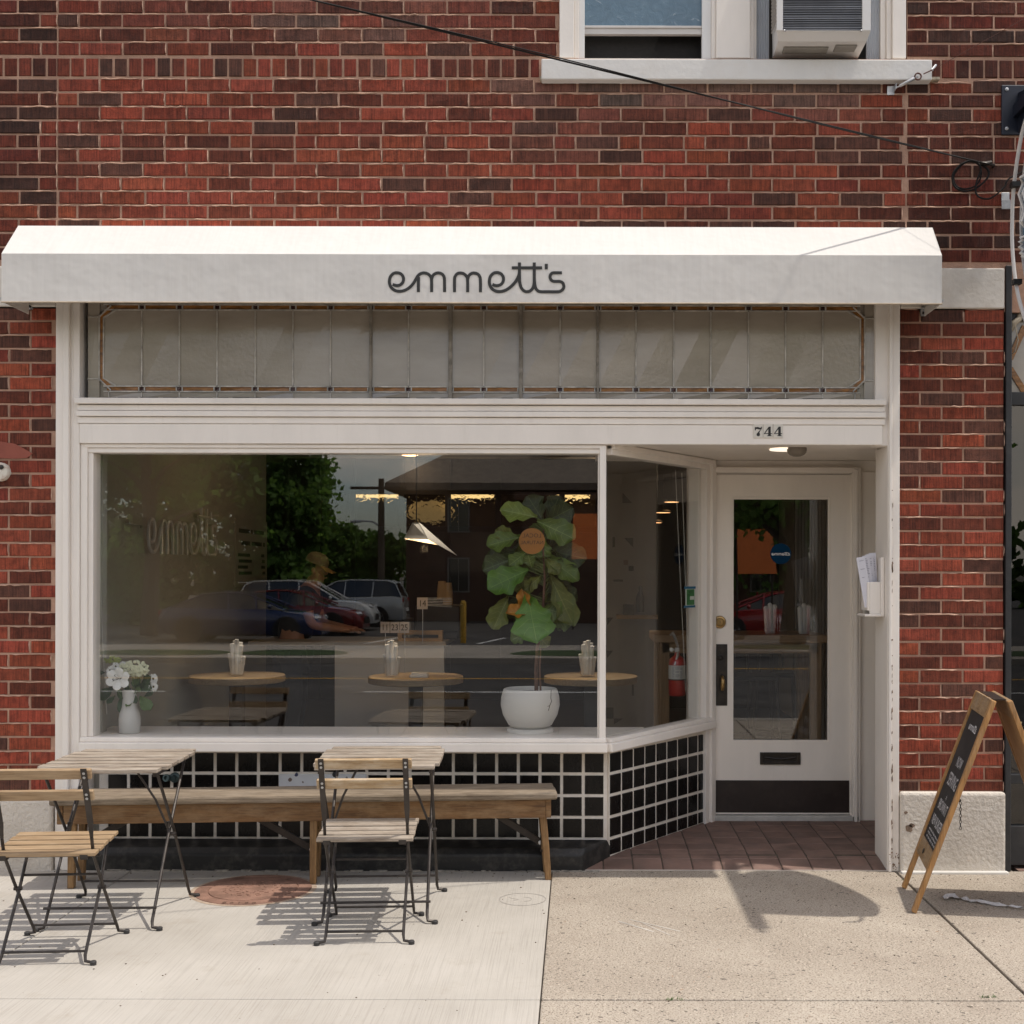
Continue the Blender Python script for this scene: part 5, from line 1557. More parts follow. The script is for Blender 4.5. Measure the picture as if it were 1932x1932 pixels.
# ================================================================ A-BOARD
An, Af = Vector((1.480, -.776, 0)), Vector((1.552, -.322, 0))
ub = (Af - An).normalized()
Wb = (Af - An).length
Hn = .932
ab = thing('sandwich_board', 'wooden framed chalkboard sandwich sign with white lettering on the pavement', 'sandwich board', (1.85, -.55, 0))
perp = Vector((ub.y, -ub.x, 0))                          # towards +X
M_ABW = wood('sign_oak', (.26, .125, .042), (.50, .265, .095), .5, 'z', .8, .35, (.38, .29, .19), .35)
M_ABX = wood('sign_oak_rail', (.20, .115, .05), (.40, .26, .13), .55, 'y', .8, .35, (.36, .31, .25), .5)
M_CHALK = mat('chalkboard', (.016, .015, .015), .75, var=.35, vs_=6, dirt=(.09, .085, .08), dirt_amt=.3, dirt_scale=4)
M_TAN = mat('hardboard_back', (.40, .235, .11), .7, var=.08, vs_=20)
LEAN = .335
def leaf(base, sgn, front):
    """panel frame: local x along ub, local z up the slope, local y = outwards"""
    top = base + perp * (sgn * LEAN) + Vector((0, 0, Hn))
    zax = (top - base).normalized(); Ls = (top - base).length
    xax = ub
    yax = zax.cross(xax) * (1)
    M = frame_matrix(base, xax, yax, zax)
    return M, Ls
ML, Ls = leaf(An, 1, True)
# outward side of the left leaf is -perp; find sign
out = -1.0 if (ML.to_3x3() @ Vector((0, 1, 0))).dot(perp) > 0 else 1.0
def st(mb, x0, x1, z0, z1, y0, y1, M): mb.box(x0, x1, min(y0, y1), max(y0, y1), z0, z1, M)
th = .021
b = MB(); st(b, 0, .036, 0, Ls, 0, out * th, ML); b.build('stile', M_ABW, ab, bevel=.003)
b = MB(); st(b, Wb - .036, Wb, 0, Ls, 0, out * th, ML); b.build('stile', M_ABW, ab, bevel=.003)
b = MB(); st(b, .0365, Wb - .0365, Ls - .085, Ls, 0, out * th, ML); b.build('top_rail', M_ABX, ab, bevel=.003)
b = MB(); st(b, .0365, Wb - .0365, .185, .270, 0, out * (th - .003), ML); rl = b.build('bottom_rail', M_ABX, ab, bevel=.003)
b = MB(); p = ML @ Vector((Wb * .55, out * (th - .001), .228)); b.lathe([(.012, 0), (.012, .003), (0, .004)], 12, frame_matrix(p, ML.to_3x3() @ Vector((1, 0, 0)), ML.to_3x3() @ Vector((0, 0, 1)), (ML.to_3x3() @ Vector((0, out, 0))))); b.build('maker_medallion', mat('dark_medallion', (.05, .04, .03), .5), rl)
b = MB(); st(b, .0365, Wb - .0365, .2705, Ls - .0855, out * .006, out * .012, ML); cbd = b.build('chalkboard', M_CHALK, ab)
# lettering: reading direction runs along the board as seen from outside
M3 = ML.to_3x3()
outv = M3 @ Vector((0, out, 0)); upv = M3 @ Vector((0, 0, 1))
rightv = upv.cross(outv)                                  # right hand of someone reading the face
def on_board(frac_x, z):
    cxb = Wb * .5
    p = ML @ Vector((cxb, out * .0128, z)) + rightv * frac_x
    return frame_matrix(p, rightv, -outv, upv)
M_CHK = mat('chalk_white', (.62, .60, .60), .9, var=.1)
b = MB(); logo_ribbon(b, on_board(0, Ls - .155), .20 / 1745, 46); b.build('chalk_name', M_CHK, cbd)
for s_, sz, z, sp in (('NOW', .060, .640, 1.1), ('SERVING', .075, .545, .95), ('*', .05, .465, 1), ('BROWN IT', .060, .425, .95), ('NEW BURGER', .058, .348, .9)):
    bb = text_mb(s_, sz, on_board(0, z) @ Matrix.Diagonal((.86, 1, 1.15, 1)), 'CENTER', sp); bb.build('chalk_word', M_CHK, cbd)
b = MB()
for q in range(3):
    x = -.13
    while x < .12:
        L = R.uniform(.012, .045); M = on_board(x, .318 - q * .018); 
        k = 0
        while k * .006 < L:
            b.box(k * .006, k * .006 + .0022, -.0002, .0, 0, R.uniform(.006, .011), M); k += 1
        x += L + .012
b.build('chalk_scribble', M_CHK, cbd)
# rear leaf
topv = perp * LEAN
Bn = An + perp * (2 * LEAN + .046)
MR, Lr = leaf(Bn, -1, False)
outr = 1.0 if (MR.to_3x3() @ Vector((0, 1, 0))).dot(perp) > 0 else -1.0
b = MB(); st(b, 0, .036, 0, Lr, 0, outr * th, MR); b.build('rear_stile', M_ABW, ab, bevel=.003)
b = MB(); st(b, Wb - .036, Wb, 0, Lr, 0, outr * th, MR); b.build('rear_stile', M_ABW, ab, bevel=.003)
b = MB(); st(b, .0365, Wb - .0365, Lr - .085, Lr, 0, outr * th, MR); b.build('rear_top_rail', M_ABX, ab, bevel=.003)
b = MB(); st(b, .0365, Wb - .0365, .185, .270, 0, outr * (th - .003), MR); b.build('rear_bottom_rail', M_ABX, ab, bevel=.003)
b = MB(); st(b, .0365, Wb - .0365, .2705, Lr - .0855, outr * .003, outr * .012, MR); b.build('rear_panel', M_TAN, ab)
tp = An + perp * (LEAN + .023) + Vector((0, 0, Hn + .004))
b = MB(); b.bar(tp + ub * .05, tp + ub * (Wb - .05), .05, .004); b.build('hinge', M_DIRON, ab)
b = MB()
c0 = ML @ Vector((.018, -out * .004, .53))
for k in range(9):
    a = rad(90) * (k % 2)
    p = c0 + Vector((.004, 0, -.012 - k * .0135))
    b.tube([p + Vector((math.cos(a) * .0045 * math.cos(t), math.sin(a) * .0045 * math.cos(t), .0085 * math.sin(t))) for t in np.linspace(0, 6.28, 10, endpoint=False)], .0013, 5, closed=True)
b.ball(c0, .008, 6, 4)
b.build('chain', M_DIRON, ab)

# crumpled paper strip on the pavement
pts = spline([(1782, 1697), (1800, 1693), (1822, 1698), (1850, 1703), (1880, 1708), (1910, 1712), (1945, 1717)], 4)
b = MB(); v = []; 
for i, p in enumerate(pts):
    z = FPX * CAM_H / (p.y - CY); q = Vector(((p.x - CX) * z / FPX, z - CAM_D, 0)); w = .030 * (1 - .75 * i / len(pts)) * R.uniform(.7, 1.15)
    for t_ in (-1, -.3, .35, 1): v.append(q + Vector((R.uniform(-.002, .002), t_ * w, .004 + R.uniform(0, .014))))
n_ = len(pts); f = []
for i in range(n_ - 1):
    for k in range(3): f.append((4 * i + k, 4 * i + 4 + k, 4 * i + 5 + k, 4 * i + 1 + k))
v2 = [Vector(p) - Vector((0, 0, .0012)) for p in v]; off = len(v)
f2 = [tuple(off + i for i in q[::-1]) for q in f]
b.add(v + v2, f + f2)
tag(b.build('paper_strip', mat('wet_paper', (.58, .56, .55), .9, var=.1), org=(1.75, -.6, 0)), 'crumpled strip of white paper lying in the shade of the sandwich board', 'paper')

# ================================================================ INTERIOR OF THE CAFE
ZF = 0.09
M_WALLL = mat('pale_plaster', (.44, .42, .37), .85, var=.05, vs_=2, bump=.2, bs=40)
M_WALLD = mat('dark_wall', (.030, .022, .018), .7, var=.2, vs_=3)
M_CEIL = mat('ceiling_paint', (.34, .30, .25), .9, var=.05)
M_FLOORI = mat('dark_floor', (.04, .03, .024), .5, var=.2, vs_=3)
def sbox(name, x0, x1, y0, y1, z0, z1, m, bev=0):
    b = MB(); b.box(x0, x1, y0, y1, z0, z1); return tag(b.build(name, m, bevel=bev), kind='structure')
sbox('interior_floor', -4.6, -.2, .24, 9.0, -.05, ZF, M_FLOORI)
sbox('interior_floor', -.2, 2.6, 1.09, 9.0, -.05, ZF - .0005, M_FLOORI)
sbox('interior_ceiling', -4.6, 2.6, .24, 9.0, 2.72, 2.78, M_CEIL)
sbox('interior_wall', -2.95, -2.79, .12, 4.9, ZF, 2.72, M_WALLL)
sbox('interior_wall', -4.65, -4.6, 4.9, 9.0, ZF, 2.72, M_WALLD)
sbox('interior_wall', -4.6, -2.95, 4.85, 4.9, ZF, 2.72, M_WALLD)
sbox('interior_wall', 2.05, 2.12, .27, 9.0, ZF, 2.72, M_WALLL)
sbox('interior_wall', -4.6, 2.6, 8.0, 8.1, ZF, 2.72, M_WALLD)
ZL = Z_SILL1 - .003
sbox('window_ledge', -2.50, -.1, .122, .47, .61, ZL, M_WHITE, .004)
v = [(-.1, .122, ZL), (A2.x + .0, .122, ZL), (A2.x + T2.x * .46 - .04, .47, ZL), (-.1, .47, ZL)]
b = MB(); b.add(v + [(x, y, .61) for x, y, z in v], [(0, 1, 2, 3), (7, 6, 5, 4), (0, 4, 5, 1), (1, 5, 6, 2), (2, 6, 7, 3), (3, 7, 4, 0)])
tag(b.build('window_ledge', M_WHITE), kind='structure')
sbox('ledge_wall', -2.55, .25, .445, .465, ZF, .609, M_WALLL)
# building envelope so that no daylight leaks in
sbox('building_roof', -5, 3.2, .05, 9.2, 6.0, 6.1, M_WALLD)
sbox('building_side_wall', -3.65, -3.55, .06, 4.9, 0, 6.0, M_WALLD)
sbox('building_side_wall', 2.62, 2.72, .30, 9.2, 0, 6.0, M_WALLD)
sbox('upper_floor_room', -.5, 2.4, 2.2, 2.25, 3.6, 6.0, M_WALLD)
sbox('facade_backing', -3.55, fx(163), .21, .27, 0, 2.86, M_WALLL)
sbox('facade_backing', -2.6, 2.1, .105, .135, 2.17, 2.98, M_WALLD)
sbox('facade_backing', 1.60, 2.12, .26, .30, 0, 2.86, M_WALLD)

# back partition of textured glass
def pebbled():
    m, n, l, p = nodes('pebbled_glass')
    n.remove(p)
    vec = coords(n, l, (1, 1, 1))
    v_ = n.new('ShaderNodeTexVoronoi'); v_.inputs['Scale'].default_value = 24; l.new(vec, v_.inputs['Vector'])
    rf = n.new('ShaderNodeBsdfRefraction'); rf.inputs['IOR'].default_value = 1.25; rf.inputs['Roughness'].default_value = .22; rf.inputs['Color'].default_value = (.75, .68, .55, 1)
    l.new(bumpn(n, l, v_.outputs['Distance'], 1.0, .02), rf.inputs['Normal'])
    l.new(rf.outputs[0], n['Material Output'].inputs['Surface'])
    return m
bp = thing('glazed_partition', 'dark partition with panes of pebbled glass at the back of the room', 'partition', (-.9, 7.2, 0))
YB = 7.2
M_PEB = pebbled()
xe = [fx(p, YB) for p in (540, 600, 665, 757, 845, 940, 1060, 1128)]
for i in range(len(xe) - 1):
    b = MB(); b.box(xe[i] + .03, xe[i + 1] - .03, YB, YB + .01, fz(995, YB), fz(930, YB)); b.build('pebbled_pane', M_PEB, bp)
    b = MB(); b.box(xe[i] + .03, xe[i + 1] - .03, YB, YB + .01, fz(1080, YB), fz(1003, YB)); b.build('dark_pane', mat('dark_pane', (.012, .010, .008), .3), bp)
b = MB()
for x in xe: b.box(x - .03, x + .03, YB - .02, YB + .04, .1, 2.7)
for pz in (928, 999, 1084): b.box(xe[0], xe[-1], YB - .022, YB + .03, fz(pz, YB) - .03, fz(pz, YB) + .03)
b.box(xe[0], xe[-1], YB + .0, YB + .04, .1, fz(1084, YB)); b.box(xe[0], xe[-1], YB, YB + .04, fz(928, YB), 2.7)
b.build('partition_frame', mat('partition_black', (.014, .011, .009), .6), bp)
for px0, px1, lab in ((668, 755, 'added glowing tube behind the pebbled glass nearest the brick house mirror image'), (848, 932, 'added glowing tube behind the pebbled glass above the lamp shade'), (1050, 1112, 'added glowing tube behind the pebbled glass beside the fig')):
    tl_ = thing('added_tube', lab, 'ceiling light', (fx((px0 + px1) / 2, 7.5), 7.5, 2.4), group='added glowing tubes behind the pebbled glass')
    b = MB(); b.box(fx(px0, 7.5), fx(px1, 7.5), 7.46, 7.54, fz(940, 7.5), fz(931, 7.5)); b.build('tube', emit('tube_glow', (1.0, .80, .48), 1.5), tl_)  # tubes added to make the bright strips in the pebbled panes
gl_ = thing('added_globe', 'added dim round glow behind the pebbled glass of the partition', 'lamp', tuple(W(812, 968, 7.6)), group='added glows behind the partition')
b = MB(); b.ball(W(812, 966, 7.6), .20, 12, 8, (1.3, .6, .6)); b.build('globe', emit('globe_glow', (1.0, .78, .45), .16), gl_)  # globe added for the gold glow in the middle pane

# glowing downlights
LAMP = emit('warm_bulb', (1.0, .62, .30), 6.0)
for i, (px, py, Yl) in enumerate(((773, 861.5, 6.9), (1160, 870, 7.4))):
    c = W(px, py, Yl); 
    o_ = thing('downlight', ('small round warm downlight in the cafe ceiling above the white lamp shade', 'small round warm downlight in the cafe ceiling behind the angled side window')[i], 'ceiling light', (c.x, Yl, 2.72), group='round downlights in the cafe ceiling')
    b = MB(); b.lathe([(.085, 2.719), (.085, 2.706), (.07, 2.702), (0, 2.702)], 20, Matrix.Translation((c.x, Yl, 0))); b.build('lens', emit('downlight_lens', (1.0, .60, .32), 3.0), o_)
    lp = bpy.data.lights.new('downlight_bulb', 'POINT'); lp.energy = 2; lp.color = (1, .72, .45); lp.shadow_soft_size = .08
    lo = bpy.data.objects.new('downlight_bulb', lp); COL.objects.link(lo); lo.location = (c.x, Yl, 2.62)
for xl_, lab in ((-2.25, 'added unseen downlight in the cafe ceiling above the left round table'), (-1.1, 'added unseen downlight in the cafe ceiling above the middle round table'), (.1, 'added unseen downlight in the cafe ceiling above the right round table')):
    o_ = thing('downlight', lab, 'ceiling light', (xl_, 2.3, 2.72), group='round downlights in the cafe ceiling')
    b = MB(); b.lathe([(.085, 2.719), (.085, 2.706), (.07, 2.702), (0, 2.702)], 20, Matrix.Translation((xl_, 2.3, 0))); b.build('lens', MATS['downlight_lens'], o_)
    lp = bpy.data.lights.new('downlight_bulb', 'SPOT'); lp.spot_size = rad(34); lp.spot_blend = .6; lp.energy = 48; lp.color = (1, .88, .74); lp.shadow_soft_size = .08  # spots added out of view to brighten the tables and napkin jars
    lo = bpy.data.objects.new('downlight_bulb', lp); COL.objects.link(lo); lo.location = (xl_, 2.3, 2.66)
for i, (px, py) in enumerate(((1267, 945), (1251, 965), (1235, 984))):
    Yl = 5.2
    c = W(px, py, Yl)
    o_ = thing('pendant_lamp', ('flat pendant disc lamp hanging deep in the cafe, highest of the three', 'flat pendant disc lamp hanging deep in the cafe, middle one of the three', 'flat pendant disc lamp hanging deep in the cafe, lowest of the three')[i], 'pendant lamp', tuple(c), group='pendant disc lamps deep in the cafe')
    b = MB(); b.lathe([(.075, -.008), (.078, .0), (.05, .018), (0, .02)], 16, Matrix.Translation(c)); b.build('shade', M_BLACK, o_)
    b = MB(); b.lathe([(.066, -.010), (0, -.012)], 16, Matrix.Translation(c)); b.build('glow', emit('pendant_glow', (1.0, .50, .20), 2.0), o_)
    b = MB(); b.tube([c + Vector((0, 0, .02)), (c.x, c.y, 2.72)], .004, 5); b.build('cord', M_BLACK, o_)

# neon sign on the side wall
ns = thing('neon_sign', 'unlit white neon tube sign of the shop name on the left inner wall', 'neon sign', (-2.77, 2.4, 1.75))
sc_ = 1.52 / 1745
Mn = frame_matrix((-2.745, 2.48, 1.772), (0, 1, 0), (-1, 0, 0), (0, 0, 1)) @ Matrix.Diagonal((1, 1, 1.35, 1))
b = MB(); logo_tube(b, Mn, sc_, .011); b.build('neon_tube', mat('neon_tube', (.66, .64, .60), .3, var=.02), ns, smooth=True)
b = MB(); b.box(-2.788, -2.778, 1.70, 3.26, 1.76, 1.785); b.box(-2.788, -2.75, 1.42, 1.72, 1.775, 1.783); b.build('mounting_rail', mat('grey_rail', (.40, .38, .33), .5), ns)

# menu letter board at the end of that wall
mbd = thing('menu_board', 'white letter board menu with rows of black lettering on the inner wall', 'menu board', (-2.78, 4.4, 1.6))
b = MB(); b.box(-2.789, -2.772, 3.86, 4.86, 1.36, 1.92); b.build('board', mat('menu_white', (.42, .40, .35), .8, var=.03), mbd)
b = MB()
for z, segs in ((1.80, ((.08, .40), (.45, .50), (.55, .88))), (1.70, ((.16, .42), (.48, .80), (.86, .90))), (1.605, ((.06, .42), (.80, .90))), (1.555, ((.08, .46), (.82, .92))), (1.505, ((.06, .36), (.80, .92))), (1.455, ((.08, .46), (.84, .92)))):
    for a, c_ in segs:
        x = a
        while x < c_:
            b.box(-2.771, -2.7695, 3.86 + x, 3.86 + x + .026, z, z + (.034 if z > 1.65 else .026)); x += .034
b.build('menu_lettering', M_INK, mbd)

# pendant lamp with folded shade over the middle table
lampo = thing('folded_lamp', 'folded white paper lamp shade hanging over the middle table', 'pendant lamp', tuple(W(800, 1000, 2.3)))
YLp = 2.25
A_ = W(762, 1017, YLp); B_ = W(808, 1018, YLp - .10); Cc = W(862, 1048, YLp - .04); Dd = W(836, 1030, YLp + .22); E_ = W(775, 1019, YLp + .20)
t1, t2, t3, t4 = W(778, 987, YLp - .02), W(791, 987, YLp - .03), W(793, 988, YLp + .05), W(778, 988, YLp + .06)
def slab(mb, pts, th=.003):
    n_ = len(pts); nr = (Vector(pts[1]) - Vector(pts[0])).cross(Vector(pts[2]) - Vector(pts[0])).normalized() * th
    v = [Vector(p) for p in pts] + [Vector(p) - nr for p in pts]
    mb.add(v, [tuple(range(n_)), tuple(range(2 * n_ - 1, n_ - 1, -1))] + [(i, i + n_, (i + 1) % n_ + n_, (i + 1) % n_) for i in range(n_)])
b = MB()
slab(b, [A_, B_, t2, t1]); slab(b, [B_, Cc, t2]); slab(b, [Cc, Dd, t3, t2]); slab(b, [Dd, E_, t4, t3]); slab(b, [E_, A_, t1, t4]); slab(b, [t1, t2, t3, t4])
b.build('shade', mat('lamp_paper', (.70, .67, .60), .8, var=.03), lampo)
b = MB(); b.tube([(t1 + t3) / 2, Vector(((t1 + t3) / 2).to_tuple()[:2] + (2.72,))], .004, 5); b.build('cord', M_BLACK, lampo)
b = MB(); c = (A_ + Cc + Dd + E_) / 4 + Vector((-.03, 0, .03)); b.ball(c + Vector((.0, .03, .05)), .020, 8, 6); b.build('bulb', LAMP, lampo)
lp = bpy.data.lights.new('shade_bulb', 'POINT'); lp.energy = 3.0; lp.color = (1, .70, .40); lp.shadow_soft_size = .03
lo = bpy.data.objects.new('shade_bulb', lp); COL.objects.link(lo); lo.location = c + Vector((0, -.02, -.06))

# counter, cups and so on
ct = thing('counter', 'white front service counter behind the middle round table', 'counter', (-1.43, 3.4, ZF))
b = MB(); b.box(fx(632, 3.2), fx(838, 3.2), 3.2, 3.26, ZF, .925); b.build('front_panel', mat('counter_white', (.62, .60, .58), .6, var=.03), ct)
b = MB(); b.box(fx(470, 3.2), fx(842, 3.2), 3.17, 3.9, .926, .955); b.build('counter_top', mat('counter_top', (.40, .36, .32), .35, var=.05), ct, bevel=.004)
fr = thing('wooden_frame_stand', 'open wooden frame stand on the white counter beside the number cards', 'wooden frame', (fx(795, 3.25), 3.25, .955))
xa, xb = fx(752, 3.25), fx(836, 3.25)
zf1 = fz(1190, 3.25)
M_PINE = wood('pale_pine', (.36, .22, .10), (.52, .34, .18), .6, 'x', 1, .2)
for (a, c, e, f) in ((xa, xa + .03, .956, zf1), (xb - .03, xb, .956, zf1), (xa + .031, xb - .031, zf1 - .03, zf1), (xa + .031, xb - .031, .956, .98)):
    b = MB(); b.box(a, c, 3.21, 3.29, e, f); b.build('frame_bar', M_PINE, fr)
for i, (px, pyt, pyb) in enumerate(((845, 1099, 1146), (834, 1105, 1130))):
    Yc = 3.6; c = W(px, pyb, Yc); h = (pyb - pyt) * (Yc + CAM_D) / FPX
    o_ = thing('paper_cup_stack', ('taller upside down stack of kraft paper cups on the coffee machine', 'shorter upside down stack of kraft paper cups on the coffee machine')[i], 'paper cups', tuple(c), group='stacks of paper cups')
    M_KR = mat('kraft_paper', (.42, .28, .14), .8, var=.06)
    n_ = 5 if i == 0 else 3
    for k in range(n_):
        z0 = c.z + h * k / n_ * .62
        b = MB(); b.lathe([(.040, 0), (.0405, .006), (.030, .095), (0, .095)], 16, Matrix.Translation((c.x, c.y, z0))); b.build('cup', M_KR, o_, smooth=True)
cmn = thing('coffee_machine', 'black coffee machine on the counter under the paper cups', 'coffee machine', (fx(820, 3.65), 3.65, .955))
xm0, xm1 = fx(790, 3.65), fx(872, 3.65)
b = MB(); b.box(xm0, xm1, 3.45, 3.85, 1.02, fz(1142, 3.65)); b.box(xm0 + .02, xm1 - .02, 3.50, 3.85, .956, 1.02); b.build('body', mat('machine_black', (.016, .015, .015), .3), cmn, bevel=.012)
b = MB()
for k in range(6): b.bar((xm0 + .03, 3.44, fz(1128 + k * 2.6, 3.65)), (xm1 - .06, 3.44, fz(1128 + k * 3.2, 3.65)), .004, .004)
b.build('cup_rail', M_GALV, cmn)
cn = thing('steel_canister', 'small brushed steel canister on the counter left of the number card', 'canister', tuple(W(770, 1158, 3.5)))
c = W(770, 1160, 3.5); b = MB(); b.lathe([(.045, 0), (.045, .135), (.04, .14), (.0, .145)], 18, Matrix.Translation((c.x, c.y, .956))); b.build('can', mat('brushed_steel', (.42, .40, .38), .35, metal=.8), cn, smooth=True)
b = MB(); b.lathe([(.046, .0), (.046, .02), (.02, .03), (.012, .05), (0, .05)], 18, Matrix.Translation((c.x, c.y, 1.10))); b.build('lid', M_BLACK, cn, smooth=True)
M_CARD = mat('number_card', (.40, .37, .37), .7, var=.03)
for (lab, txt, px0, px1, py0, py1, Yc) in (('white number card reading 14 standing in front of the coffee machine', ('14',), 787, 808, 1128, 1150, 2.9), ('white number cards reading 11 23 25 behind the middle napkin jar', ('11', '23', '25'), 718, 773, 1174, 1195, 2.7)):
    c0, c1 = W(px0, py1, Yc), W(px1, py0, Yc)
    o_ = thing('number_card', lab, 'number card', ((c0.x + c1.x) / 2, Yc, .75), group='table number cards')
    nn = len(txt); w = (c1.x - c0.x) / nn
    for k, s_ in enumerate(txt):
        xa, xb = c0.x + k * w, c0.x + (k + 1) * w - .004
        b = MB(); b.box(xa, xb, Yc + .004 * (k % 2), Yc + .003 + .004 * (k % 2), c0.z, c1.z); cdx = b.build('card', M_CARD, o_)
        text_mb(s_, (c1.z - c0.z) * .78, Matrix.Translation(((xa + xb) / 2, Yc - .001 + .004 * (k % 2), c0.z + (c1.z - c0.z) * .24)) @ Matrix.Diagonal((.85, 1, 1, 1))).build('figure', M_INK, cdx)
    b = MB()
    xs_ = [(c0.x + c1.x) / 2] if nn == 1 else [c0.x + w * .5, c0.x + w * 2.5]
    for x in xs_: b.tube([(x, Yc + .006, .76 if nn > 1 else .956), (x, Yc + .006, c0.z + .01)], .003, 5)
    b.build('stand', M_GALV, o_)

M_TABTOP = wood('table_oak', (.33, .22, .12), (.50, .36, .21), .5, 'x', .8, .15)
JARG = glass('jar_glass', (.985, .985, .985), .025, .5)
M_NAP = mat('paper_napkin', (.86, .84, .80), .85, var=.04, bump=.4, bs=30)
labs = ('round light wood table on the left behind the window', 'round light wood table in the middle behind the window', 'round light wood table on the right behind the corner post')
jlabs = ('glass jar of rolled white napkins on the left round table', 'glass jar of rolled white napkins on the middle round table', 'glass jar of rolled white napkins on the right round table')
for i, (px, py, Yt, jx) in enumerate(((453, 1276, 2.55, 447), (785, 1278, 2.50, 739), (1115, 1273, 2.55, 1109))):
    cxx = fx(px, Yt)
    if i == 0: cxx = -2.40
    h = .755
    o_ = thing('round_table', labs[i], 'table', (cxx, Yt, ZF), group='round tables inside the cafe')
    b = MB(); b.lathe([(.322, h - .048), (.330, h - .044), (.330, h - .004), (.326, h), (0, h)], 48, Matrix.Translation((cxx, Yt, 0))); b.build('table_top', M_TABTOP, o_, smooth=True, autosmooth=30)
    b = MB(); b.box(cxx - .045, cxx + .045, Yt - .045, Yt + .045, ZF + .02, h - .049); b.build('pedestal', mat('pedestal_grey', (.055, .052, .052), .5), o_)
    b = MB(); b.lathe([(.24, ZF + .001), (.24, ZF + .014), (.06, ZF + .03), (0, ZF + .03)], 28, Matrix.Translation((cxx, Yt, 0))); b.build('base', mat('pedestal_grey', (.05, .05, .05), .5), o_, smooth=True)
    xj = fx(jx, Yt - .1); yj = Yt - .1
    j_ = thing('napkin_jar', jlabs[i], 'jar', (xj, yj, h), group='napkin jars on the round tables')
    b = MB(); b.lathe([(.050, h + .001), (.054, h + .01), (.054, h + .135), (.044, h + .160), (.044, h + .176), (.0415, h + .176), (.0415, h + .160), (.051, h + .134), (.051, h + .012), (0, h + .010)], 22, Matrix.Translation((xj, yj, 0))); b.build('glass_jar', JARG, j_, smooth=True)
    for k, (dx, dy, tp, tl) in enumerate(((-.026, -.012, .215, -3), (.0, -.02, .245, 1), (.024, -.010, .205, 4), (-.012, .02, .235, -2), (.016, .02, .225, 3), (-.036, .006, .15, -9), (.037, .004, .13, 9))):
        M = Matrix.Translation((xj + dx * .75, yj + dy * .75, h + .013)) @ Matrix.Rotation(rad(tl), 4, 'Y') @ Matrix.Rotation(R.uniform(0, 3), 4, 'Z')
        b = MB(); b.lathe([(.011, 0), (.0155, .01), (.0165, tp * .5), (.0145, tp * .8), (.0165, tp - .004), (.009, tp), (.005, tp - .012), (0, tp - .012)], 7, M); b.build('napkin_roll', M_NAP, j_)
pn = W(790, 1266, 2.35); b = MB(); b.box(pn.x - .06, pn.x + .065, 2.33, 2.42, .757, .775); b.box(pn.x - .05, pn.x + .06, 2.335, 2.425, .775, .790, Matrix.Rotation(0, 4, 'Z'))
tag(b.build('folded_paper', M_NAP, bevel=.003, org=(pn.x, 2.37, .756)), 'folded white paper lying on the middle round table', 'paper')

# mural wall on the right, seen through the angled window
mw = thing('mural_panel', 'pale partition wall with a mural of dark triangles and squares', 'partition', (.45, 4.25, ZF))
b = MB(); b.box(fx(1138, 4.2), fx(1238, 4.2), 4.2, 4.3, ZF, 2.72); b.build('wall_panel', mat('mural_plaster', (.30, .275, .24), .8, var=.06), mw)
M_MUR = mat('mural_dark', (.035, .03, .03), .8, var=.2); M_MUR2 = mat('mural_tan', (.16, .11, .08), .8, var=.2)
def sh(pts, m, Y=4.199):
    b = MB(); b.prism([(fx(x, Y), fz(y, Y)) for x, y in pts][::-1], Y - .003, Y); b.build('painted_shape', m, mw)
d1 = lambda x, y: (1400 * .7728 + x * .32, 1050 * .7728 + y * .32)
for pts, m in (([(288, 368), (345, 430), (288, 430)], M_MUR), ([(298, 635), (352, 635), (352, 692)], M_MUR), ([(230, 630), (245, 630), (245, 690), (230, 690)], M_MUR), ([(295, 765), (322, 765), (322, 795), (295, 795)], M_MUR2), ([(325, 800), (355, 800), (355, 830), (325, 830)], M_MUR),
                ([(235, 880), (292, 880), (292, 893), (235, 893)], M_MUR), ([(345, 1500), (358, 1500), (358, 1565), (345, 1565)], M_MUR), ([(195, 1635), (238, 1635), (238, 1700), (195, 1700)], M_MUR), ([(240, 1700), (295, 1700), (240, 1735)], M_MUR), ([(195, 1300), (235, 1300), (200, 1345)], M_MUR), ([(200, 1105), (235, 1105), (200, 1150)], M_MUR)):
    sh([d1(*q) for q in pts], m)
shf = thing('wall_shelf', 'narrow shelf with dark box and bottle in front of the mural', 'shelf', (.45, 4.1, 1.05))
b = MB(); b.box(fx(1163, 4.1), fx(1240, 4.1), 4.0, 4.195, fz(1167, 4.1), fz(1160, 4.1)); b.build('shelf_board', M_PINE, shf)
bx = MB(); bx.box(fx(1176, 4.05), fx(1196, 4.05), 4.02, 4.1, fz(1159.5, 4.1), fz(1140, 4.05)); tag(bx.build('storage_box', M_MUR, org=tuple(W(1186, 1159, 4.05)), bevel=.004), 'small dark box on the narrow shelf before the mural', 'box')
c = W(1208, 1135, 4.12); b = MB(); b.lathe([(.030, -.085), (.034, -.07), (.034, .04), (.012, .09), (.012, .12), (.016, .13), (0, .135)], 14, Matrix.Translation(c)); tag(b.build('bottle', M_MUR, smooth=True, org=(c.x, c.y, c.z - .085)), 'dark bottle standing before the mural by the side window', 'bottle')
sbox('dark_hall_wall', fx(1240, 6.5), 2.05, 6.5, 6.6, ZF, 2.72, M_WALLD)

